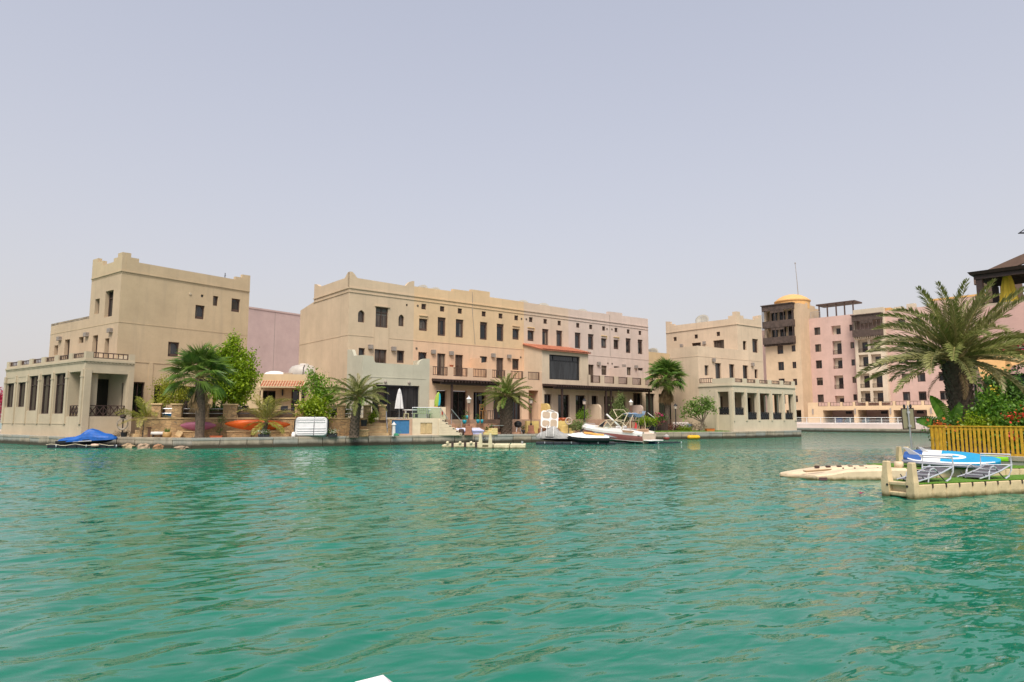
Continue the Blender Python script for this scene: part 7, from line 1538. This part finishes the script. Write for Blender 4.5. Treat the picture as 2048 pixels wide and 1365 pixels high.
part('side_recess', m, plain('tan_boat_seat', (.42, .26, .16), .6), t)
m = MB(); ws = [(2.75, 1.04, 1.02), (3.4, 1.02, 1.08), (4.1, .72, 1.12), (4.45, 0, 1.2)]; wt = [(2.6, 1.0, 1.18), (3.05, .92, 1.52), (3.45, .6, 1.62), (3.6, 0, 1.66)]
q = [(x, y, z) for x, y, z in ws] + [(x, -y, z) for x, y, z in ws[-2::-1]]; q2 = [(x, y, z) for x, y, z in wt] + [(x, -y, z) for x, y, z in wt[-2::-1]]
m.loft([q, q2], False, False); part('windscreen', m, clear_glass(), t)
m = MB(); m.tube(q2, .022, 5); m.tube(q, .018, 5); [m.tube([q[i], q2[i]], .018, 5) for i in (0, 1, 2, 3, 4, 5, 6)]; part('windscreen_frame', m, plain('cream_tube', (.62, .52, .36), .4), t)
TUB = plain('cream_tube', (.62, .52, .36), .4)
m = MB()
for x0, x1, x2 in ((2.9, 2.3, 1.8), (1.7, 1.5, 1.4)): m.tube([(x0, -1.05, 1.02), (x1, -.98, 1.7), (x2, -.8, 2.15), (x2, 0, 2.25), (x2, .8, 2.15), (x1, .98, 1.7), (x0, 1.05, 1.02)], .032, 6)
m.tube([(1.8, -.6, 2.2), (1.4, -.6, 2.2)], .028, 5); m.tube([(1.8, .6, 2.2), (1.4, .6, 2.2)], .028, 5); m.tube([(2.3, -.98, 1.7), (1.5, -.98, 1.7)], .025, 5); m.tube([(2.3, .98, 1.7), (1.5, .98, 1.7)], .025, 5); m.tube([(2.2, -.9, 1.9), (2.7, -.7, 2.45), (2.7, .7, 2.45), (2.2, .9, 1.9)], .026, 5); part('wakeboard_tower', m, TUB, t)
m = MB(); m.loft([[(.9 + .95 * q, -.75 + .1 * math.sin(q * 9), 2.22 - .12 * abs(math.sin(q * 7))), (.9 + .95 * q, 0, 2.3 - .1 * abs(math.sin(q * 6 + 1))), (.9 + .95 * q, .75, 2.2), (.9 + .95 * q, .3, 2.08 - .12 * abs(math.cos(q * 8))), (.9 + .95 * q, -.4, 2.0 - .1 * abs(math.sin(q * 11)))] for q in [k / 6 for k in range(7)]], True, True); part('folded_canopy', m, plain('denim_canopy', (.16, .24, .36), .85, var=.35, sc=6), t)
m = MB(); m.tube([(.95, -.7, 2.15), (1.0, -1.0, 1.6), (.95, -1.05, 1.05)], .022, 5); m.tube([(.95, .7, 2.15), (1.0, 1.0, 1.6), (.95, 1.05, 1.05)], .022, 5); part('canopy_frame', m, TUB, t)
m = MB(); m.bar((3.0, -1.02, .98), (4.55, -1.1, 2.05), .09, .09); part('white_pole', m, WHITE, t)
m = MB(); m.bevbox(-.7, -.02, -.85, .85, .30, .38, .03); part('swim_platform', m, WHITEP, t); m = MB(); m.loft([[(-.05, -.2, .3), (-.05, .2, .3), (-.05, .12, -.2), (-.05, -.12, -.2)], [(-.55, -.14, .28), (-.55, .14, .28), (-.6, .06, -.3), (-.6, -.06, -.3)]], True, True); part('sterndrive', m, plain('navy_drive', (.01, .04, .10), .4), t)
m = MB(); m.tube([(5.2, -.55, 1.12), (5.3, -.55, 1.28), (5.9, -.12, 1.3), (5.9, .12, 1.3), (5.3, .55, 1.28), (5.2, .55, 1.12)], .018, 5); part('bow_rail', m, METAL, t)
for y in (-.5, .5): m = MB(); m.bevbox(.1, .28, y * 2.25 - .01, y * 2.25 + .02, .6, .68, .004); part('vent', m, BLACK, t)
t = black_dock((6.586, 50.00), R(14), 10, 1, 'black drive-on dock carrying the motorboat')
t.location.z = -.1

# ------------------------------------------------------------------ near floating dock at the right
DO, DA = (9.2, 15.7), az(69)
t = thing('floating_dock', 'beige floating dock laid with green turf and a boarding ladder, nearest the camera', 'floating dock', DO, DA)
PT = .437; N = 14
cm = MB(); cm.bevbox(.004, PT - .004, .004, PT - .004, -.22, .315, .02); cme = cm.mesh('float_cube', BEIGEP)
lm = MB(); lm.box(-.018, .018, -.006, .03, .235, .318); lm.box(-.022, .022, -.008, .03, -.04, .01); lme = lm.mesh('connector', plain('dark_lug', (.05, .03, .025), .6))
for i in range(N):
    for j in range(2):
        o = link('float_cube', cme, t, (i * PT, j * PT, 0))
        if j == 0 and i > 0: link('connector', lme, o, (0, 0, 0))
m = MB(); m.bevbox(.02, N * PT - .02, .015, 2 * PT - .01, .316, .345, .008); part('turf', m, TURF, t)
for v in (.0, .66):
    m = MB(); m.loft([[(-.16 + b, v + a, z), (.0 + 0 * b, v + a, z), (.0, v + .20 - a, z), (-.16 + b, v + .20 - a, z)] for a, b, z in ((0, 0, -.2), (0, 0, .36), (.02, .01, .5), (.045, .03, .79), (.06, .05, .81))], True, True); part('ladder_post', m, BEIGEP, t)
for z, d in ((.27, .1), (.02, .12)): m = MB(); m.bevbox(-.15, -.02, .20, .66, z, z + d * .9, .02); part('rung', m, BEIGEP, t)
m = MB(); m.box(-.05, -.03, .2, .66, -.2, .36); part('ladder_back', m, BEIGEP, t)
m = MB()
for v in (.17, .69): m.T = Matrix.Translation((-.161, v, .27)) @ Matrix.Rotation(R(-90), 4, 'Y'); m.lathe([(.005, 0), (.028, 0), (.028, .012), (.005, .012)], 10)
part('bolt', m, BLACK, t)
# second dock behind, with turf, and the drive-on port
D2, D2A = (11.75, 20.55), az(86)
t = thing('floating_dock', 'beige turf topped floating dock lying against the near sea wall', 'floating dock', D2, D2A)
cm2 = MB(); cm2.bevbox(.004, PT - .004, .004, PT - .004, -.22, .315, .02); 
for i in range(13):
    for j in range(5): link('float_cube', cme, t, (i * PT, j * PT, 0))
m = MB(); m.bevbox(.02, 13 * PT - .02, .01, 5 * PT - .01, .316, .345, .008); part('turf', m, TURF, t)
for u in (.98, 1.24):
    m = MB(); m.loft([[(u + a, 1.9, z), (u + .14 - a, 1.9, z), (u + .14 - a, 2.06, z), (u + a, 2.06, z)] for a, z in ((0, .3), (.0, .6), (.04, .88), (.05, .90))], True, True); part('ladder_post', m, BEIGEP, t)
m = MB(); m.bevbox(.25, .45, -.04, .0, .1, .3, .01); part('fender_strip', m, BLACK, t)
PORT = plain('pale_beige_plastic', (.62, .49, .33), .55, var=.12, sc=3, grime=.05)
t = thing('jet_ski_port', 'pale beige drive-on jet ski port with a sloping empty ramp', 'floating dock', D2, D2A)
m = MB(); rings = []
for x, h, w, c in ((-3.28, .03, .55, .02), (-3.2, .13, .72, .05), (-2.7, .20, .80, .07), (-1.9, .29, .84, .08), (-1.0, .33, .84, .09), (-.02, .34, .84, .09)):
    rings.append([(x + (.5 * (1 - (y + .84) / 1.68) if x < -2.5 else 0) * .9, .84 + y * w / .84, z) for y, z in ((-.84, -.15), (-.84, h * .8), (-.78, h), (-.42, h), (-.22, h - c), (0, h - c * 1.6), (.22, h - c), (.42, h), (.78, h), (.84, h * .8), (.84, -.15))])
m.loft(rings, True, True); part('deck', m, PORT, t)
for k in range(5): m = MB(); m.bevbox(-2.2 + k * .36, -2.06 + k * .36, 1.22, 1.30, .27 + .01 * k, .345, .01); part('cleat_hole', m, BROWN, t)
for k in range(4): m = MB(); m.bevbox(-1.8 + k * .36, -1.76 + k * .36, .36, .4, .31, .345, .004); part('bolt', m, BROWN, t)
m = MB(); m.loft([[(-2.75, .72, .22), (-2.1, .66, .275), (-1.9, .78, .28), (-2.05, .9, .275), (-2.75, .95, .225)], [(-2.75, .74, .18), (-2.12, .69, .23), (-1.95, .78, .24), (-2.08, .87, .23), (-2.75, .92, .19)]], True, False); part('bow_stop_groove', m, plain('groove_brown', (.36, .25, .15), .6), t)
m = MB(); m.bevbox(-2.75, -2.5, -.012, .012, .0, .09, .005); part('end_strip', m, plain('groove_dark', (.10, .05, .05), .6), t)
m = MB(); m.T = Matrix.Translation((-.05, .35, .42)); m.lathe([(.02, -.1), (.12, -.1), (.13, 0), (.12, .1), (.02, .1)], 12); part('winch_roller', m, PORT, t, smooth=True)
# paddle boards
def sup(name, label, a, b, za, zb, W, T, mat, cat='paddle board', roll=0):
    ax, ay = a; bx_, by_ = b; L = math.hypot(bx_ - ax, by_ - ay); t = thing(name, label, cat, (ax, ay, za), 0)
    t.rotation_euler = (R(roll), -math.atan2(zb - za, L), math.atan2(by_ - ay, bx_ - ax)); 
    out = []
    for i in range(21):
        q = i / 20; w = W / 2 * (min(1, (q * 5 + .18)) ** .5 if q < .2 else 1) * (1 if q < .5 else math.cos((q - .5) * math.pi * .96) ** .62); out.append((L * q, max(w, .015), .16 * max(0, q - .7) ** 2 * -1.6))
    rings = [[(x, w * y, z + T / 2 * d) for y, d in ((-1, 0), (-.95, .7), (-.8, 1), (0, 1.05), (.8, 1), (.95, .7), (1, 0), (.95, -.7), (.8, -1), (0, -1), (-.8, -1), (-.95, -.7))] for x, w, z in out]
    return t, L, out, rings
t, L, out, rings = sup('paddle_board', 'sky blue paddle board lying fins up on the near dock', (12.25, 21.6), (14.2, 20.1), .64, .56, .84, .16, None, roll=26)
SKY_ = plain('sky_blue_board', (.02, .27, .48), .3, var=.06); WHB = plain('white_board_paint', (.70, .70, .68), .3)
for a, b, mt, nm in ((0, 4, plain('navy_board_paint', (.03, .09, .28), .3), 'tail'), (4, 8, WHB, 'tail_band'), (8, 20, SKY_, 'body')):
    m = MB(); m.loft(rings[a:b + 1], True, True); part(nm, m, mt, t, smooth=False)
m = MB(); m.loft([[(x, w * y, z + .15 / 2 * d + .004) for y, d in ((-.79, 1), (0, 1.05), (.79, 1))] for x, w, z in out[5:20]], False, False); part('bottom_panel', m, SKY_, t)
m = MB(); m.loft([[(x, -w * .93, z + .062), (x, -w * .82, z + .084)] for x, w, z in out[1:20]], False, False); part('edge_stripe', m, WHB, t)
m = MB(); m.add([(1.25 + .38 * math.cos(R(a)), .0 + .16 * math.sin(R(a)), .0845) for a in range(0, 360, 20)], [tuple(range(18))]); part('logo_oval', m, WHB, t)
m = MB(); m.add([(1.25 + .22 * math.cos(R(a)), .0 + .07 * math.sin(R(a)), .0865) for a in range(0, 360, 20)], [tuple(range(18))]); part('logo_inner', m, SKY_, t)
for y, s, x in ((.0, .30, .16), (.20, .2, .5), (-.2, .16, .5)):
    m = MB(); m.loft([[(x, y - .012, .08), (x + s * .9, y - .012, .08), (x + s * .9, y + .012, .08), (x, y + .012, .08)], [(x - s * .55, y - .006, .08 + s * .8), (x - s * .12, y - .006, .08 + s * .75), (x - s * .12, y + .006, .08 + s * .75), (x - s * .55, y + .006, .08 + s * .8)]], True, True); part('fin', m, WHITE, t)
t, L, out, rings = sup('paddle_board', 'grey paddle board underneath the sky blue one', (12.0, 21.3), (13.9, 20.2), .50, .39, .72, .10, None)
m = MB(); m.loft(rings, True, True); part('body', m, plain('slate_board', (.17, .18, .22), .4), t)
t, L, out, rings = sup('paddle_board', 'lime green board behind the sky blue paddle board', (13.3, 22.5), (15.35, 21.4), .60, .58, .66, .12, None, roll=8)
m = MB(); m.loft(rings, True, True); part('body', m, plain('lime_green_board', (.20, .50, .02), .35), t)
# loungers
ALU = plain('brushed_aluminium', (.62, .63, .65), .3, .6, var=.05); SLING = plain('grey_sling', (.10, .095, .11), .9, var=.2, sc=30); DKT = plain('dark_tube', (.10, .105, .11), .4, .5)
def lounger(u, label):
    t = thing('sun_lounger', label, 'sun lounger', (DO[0] + u * math.cos(DA) - .06 * math.sin(DA), DO[1] + u * math.sin(DA) + .06 * math.cos(DA), .345), DA, 'aluminium loungers on the turf dock')
    m = MB(); n = 8
    m.loft([[(.02 + 1.0 * i / n, y, .05 + .25 * (i / n) ** 1.3 - .035 * math.sin(math.pi * i / n)) for y in (.08, .25, .45, .62)] for i in range(n + 1)], False, False); part('sling', m, SLING, t)
    for y in (.07, .63):
        m = MB(); m.tube([(-.02, y, .03), (.35, y, .10), (.75, y, .20), (1.12, y, .33)], .020, 6); part('side_rail', m, ALU, t)
        m = MB(); m.tube([(.30, y, .0), (.33, y, .17), (.40, y, .29), (.50, y, .31), (.58, y, .26)], .022, 6); part('arm_hoop', m, ALU, t)
        m = MB(); m.tube([(.58, y, .26), (.72, y, .12), (.86, y, .01)], .013, 5); part('strut', m, DKT, t)
        m = MB(); m.tube([(.12, y, .15), (.22, y, .0)], .013, 5); part('strut', m, DKT, t)
    for x, z in ((.25, .095), (.5, .15), (.75, .21)): m = MB(); m.tube([(x, .08, z), (x, .62, z)], .014, 5); part('cross_bar', m, ALU, t)
    m = MB(); m.tube([(.85, .63, .26), (.88, .63, .58), (1.14, .07, .58), (1.15, .07, .36), (1.12, .07, .2), (1.02, .07, .06), (.88, .07, .0)], .023, 6); part('back_frame', m, ALU, t)
    m = MB(); m.tube([(.87, .63, .53), (1.145, .07, .53)], .014, 5); m.tube([(.87, .63, .30), (1.15, .07, .33)], .018, 6); part('back_bar', m, ALU, t)
lounger(.16, 'aluminium sling lounger at the ladder end of the turf dock'); lounger(2.2, 'aluminium sling lounger at the right edge of the turf dock')
# yellow fence
FO, FA = (14.57, 24.0), az(145)
t = thing('picket_fence', 'yellow painted slatted wooden fence on the near sea wall', 'fence', FO, FA)
m = MB(); m.box(-.05, 4.6, -.03, .07, 1.53, 1.57); part('top_rail', m, YELLOWP, t)
m = MB(); m.box(-.02, 4.6, .012, .05, 1.42, 1.50); part('upper_rail', m, YELLOWP, t)
m = MB(); m.box(-.03, 4.6, -.03, .07, .62, .69); part('bottom_rail', m, YELLOWP, t)
for i in range(35):
    m = MB(); j = rng.uniform(-.006, .006); u = .03 + i * .131 + j
    m.bevbox(u, u + .076, -.012, .01, .69, 1.53, .004); part('slat', m, YELLOWP, t)
for u in (-.02, 2.2, 4.4): m = MB(); m.box(u, u + .08, .051, .12, .58, 1.52); part('post', m, YELLOWP, t)
for k in range(9): m = MB(); m.bevbox(-.02, .002, .12 + k * .12, .17 + k * .12, .69, 1.53, .004); part('slat', m, YELLOWP, t)
m = MB(); m.box(-.04, .03, .08, 1.2, 1.53, 1.57); part('top_rail', m, YELLOWP, t)
# sign on its post, seen from the back
p = (14.830, 25.60)
t = thing('sign_board', 'framed sign board on a metal post in the water, seen from behind', 'sign', (p[0], p[1], 0), R(-6)); t.rotation_euler = (0, R(-2), R(-6))
m = MB(); m.bevbox(-.20, .20, -.01, .01, 1.44, 2.17, .004); part('panel', m, plain('sign_back_olive', (.20, .19, .115), .6, var=.08), t)
m = MB(); m.box(-.225, -.2, -.02, .02, 1.41, 2.2); m.box(.2, .225, -.02, .02, 1.41, 2.2); m.box(-.2, .2, -.02, .02, 2.17, 2.2); m.box(-.2, .2, -.02, .02, 1.41, 1.44); part('frame', m, BROWN, t)
m = MB(); m.tube([(0, -.05, -1), (0, -.05, 2.3)], .032, 8); part('post', m, METAL, t)
m = MB(); m.box(-.05, .05, -.09, -.012, 1.5, 1.58); m.box(-.05, .05, -.09, -.012, 2.0, 2.08); part('clamp', m, METAL, t)
for x in (-.1, .12): m = MB(); m.lathe([(.03, 2.2), (.05, 2.24), (.04, 2.32), (.01, 2.34)], 8, (x, 0, 0)); part('lamp_head', m, BLACK, t)
# awning among the bougainvillea
p = (22.649, 31.50)
t = thing('awning', 'tan triangular shade sail hanging under the bougainvillea', 'awning', (p[0], p[1], 0), R(-20))
m = MB(); m.loft([[(-.9 + 2.6 * q, -.3 + .2 * math.sin(q * 3), 4.9 - .75 * q * (1 - q) * 2 - 1.0 * q * 0 - (1.35 * (1 - q) if q < .4 else .6 * (1 - q))), (-.9 + 2.6 * q, .8, 5.1 - .3 * math.sin(q * math.pi))] for q in [k / 8 for k in range(9)]], False, False); part('cloth', m, plain('tan_canvas', (.46, .27, .11), .9, var=.1), t)
m = MB(); m.tube([(-.9, .8, .6), (-.9, .8, 5.15)], .05, 6); m.tube([(1.7, .8, .6), (1.7, .8, 5.15)], .05, 6); m.tube([(-.9, .8, 5.1), (1.7, .8, 5.1)], .04, 6); part('frame', m, DARKM, t)
# blossom on the water, white canvas near the camera
p = (8.380, 16.70)
m = MB(); [m.add([(0, 0, .01), (.06 * math.cos(a - .5), .06 * math.sin(a - .5), .04), (.09 * math.cos(a), .09 * math.sin(a), .05), (.06 * math.cos(a + .5), .06 * math.sin(a + .5), .04)], [(0, 1, 2, 3)]) for a in [k * 1.2566 for k in range(5)]]; solo('blossom', m, leafm('magenta_flower', (.45, .03, .12), (.60, .08, .20), .3), 'single magenta blossom floating on the water', 'flower', (p[0], p[1], .0))
t = thing('mooring_pile', 'white canvas covered mooring pile, only its peaked tip in view', 'mooring pile', (-.505, 2.5, -.05))
m = MB(); pk = [(.10, 0, .965), (-.03, .02, .915)]
ring = lambda r, z, ph: [(.035 + r * (1 if i % 2 else .72) * math.cos(2 * math.pi * i / 12 + ph), r * .8 * (1 if i % 2 else .72) * math.sin(2 * math.pi * i / 12 + ph), z) for i in range(12)]
m.loft([ring(.16, .55, 0), ring(.165, .84, .1)], True, True); b = ring(.165, .84, .1)
m.add(b + [(.055, 0, .962), (-.045, .01, .935)], [(i, (i + 1) % 12, 12 if math.cos(2 * math.pi * (i + .5) / 12) > -.2 else 13) for i in range(12)] + [(12, 13, 3), (12, 13, 9)])
part('canvas_cover', m, plain('white_sailcloth', (.66, .62, .64), .8, var=.06), t)
m = MB(); m.tube([(.03, 0, -1.5), (.03, 0, .6)], .12, 10); part('pile', m, BROWN, t)
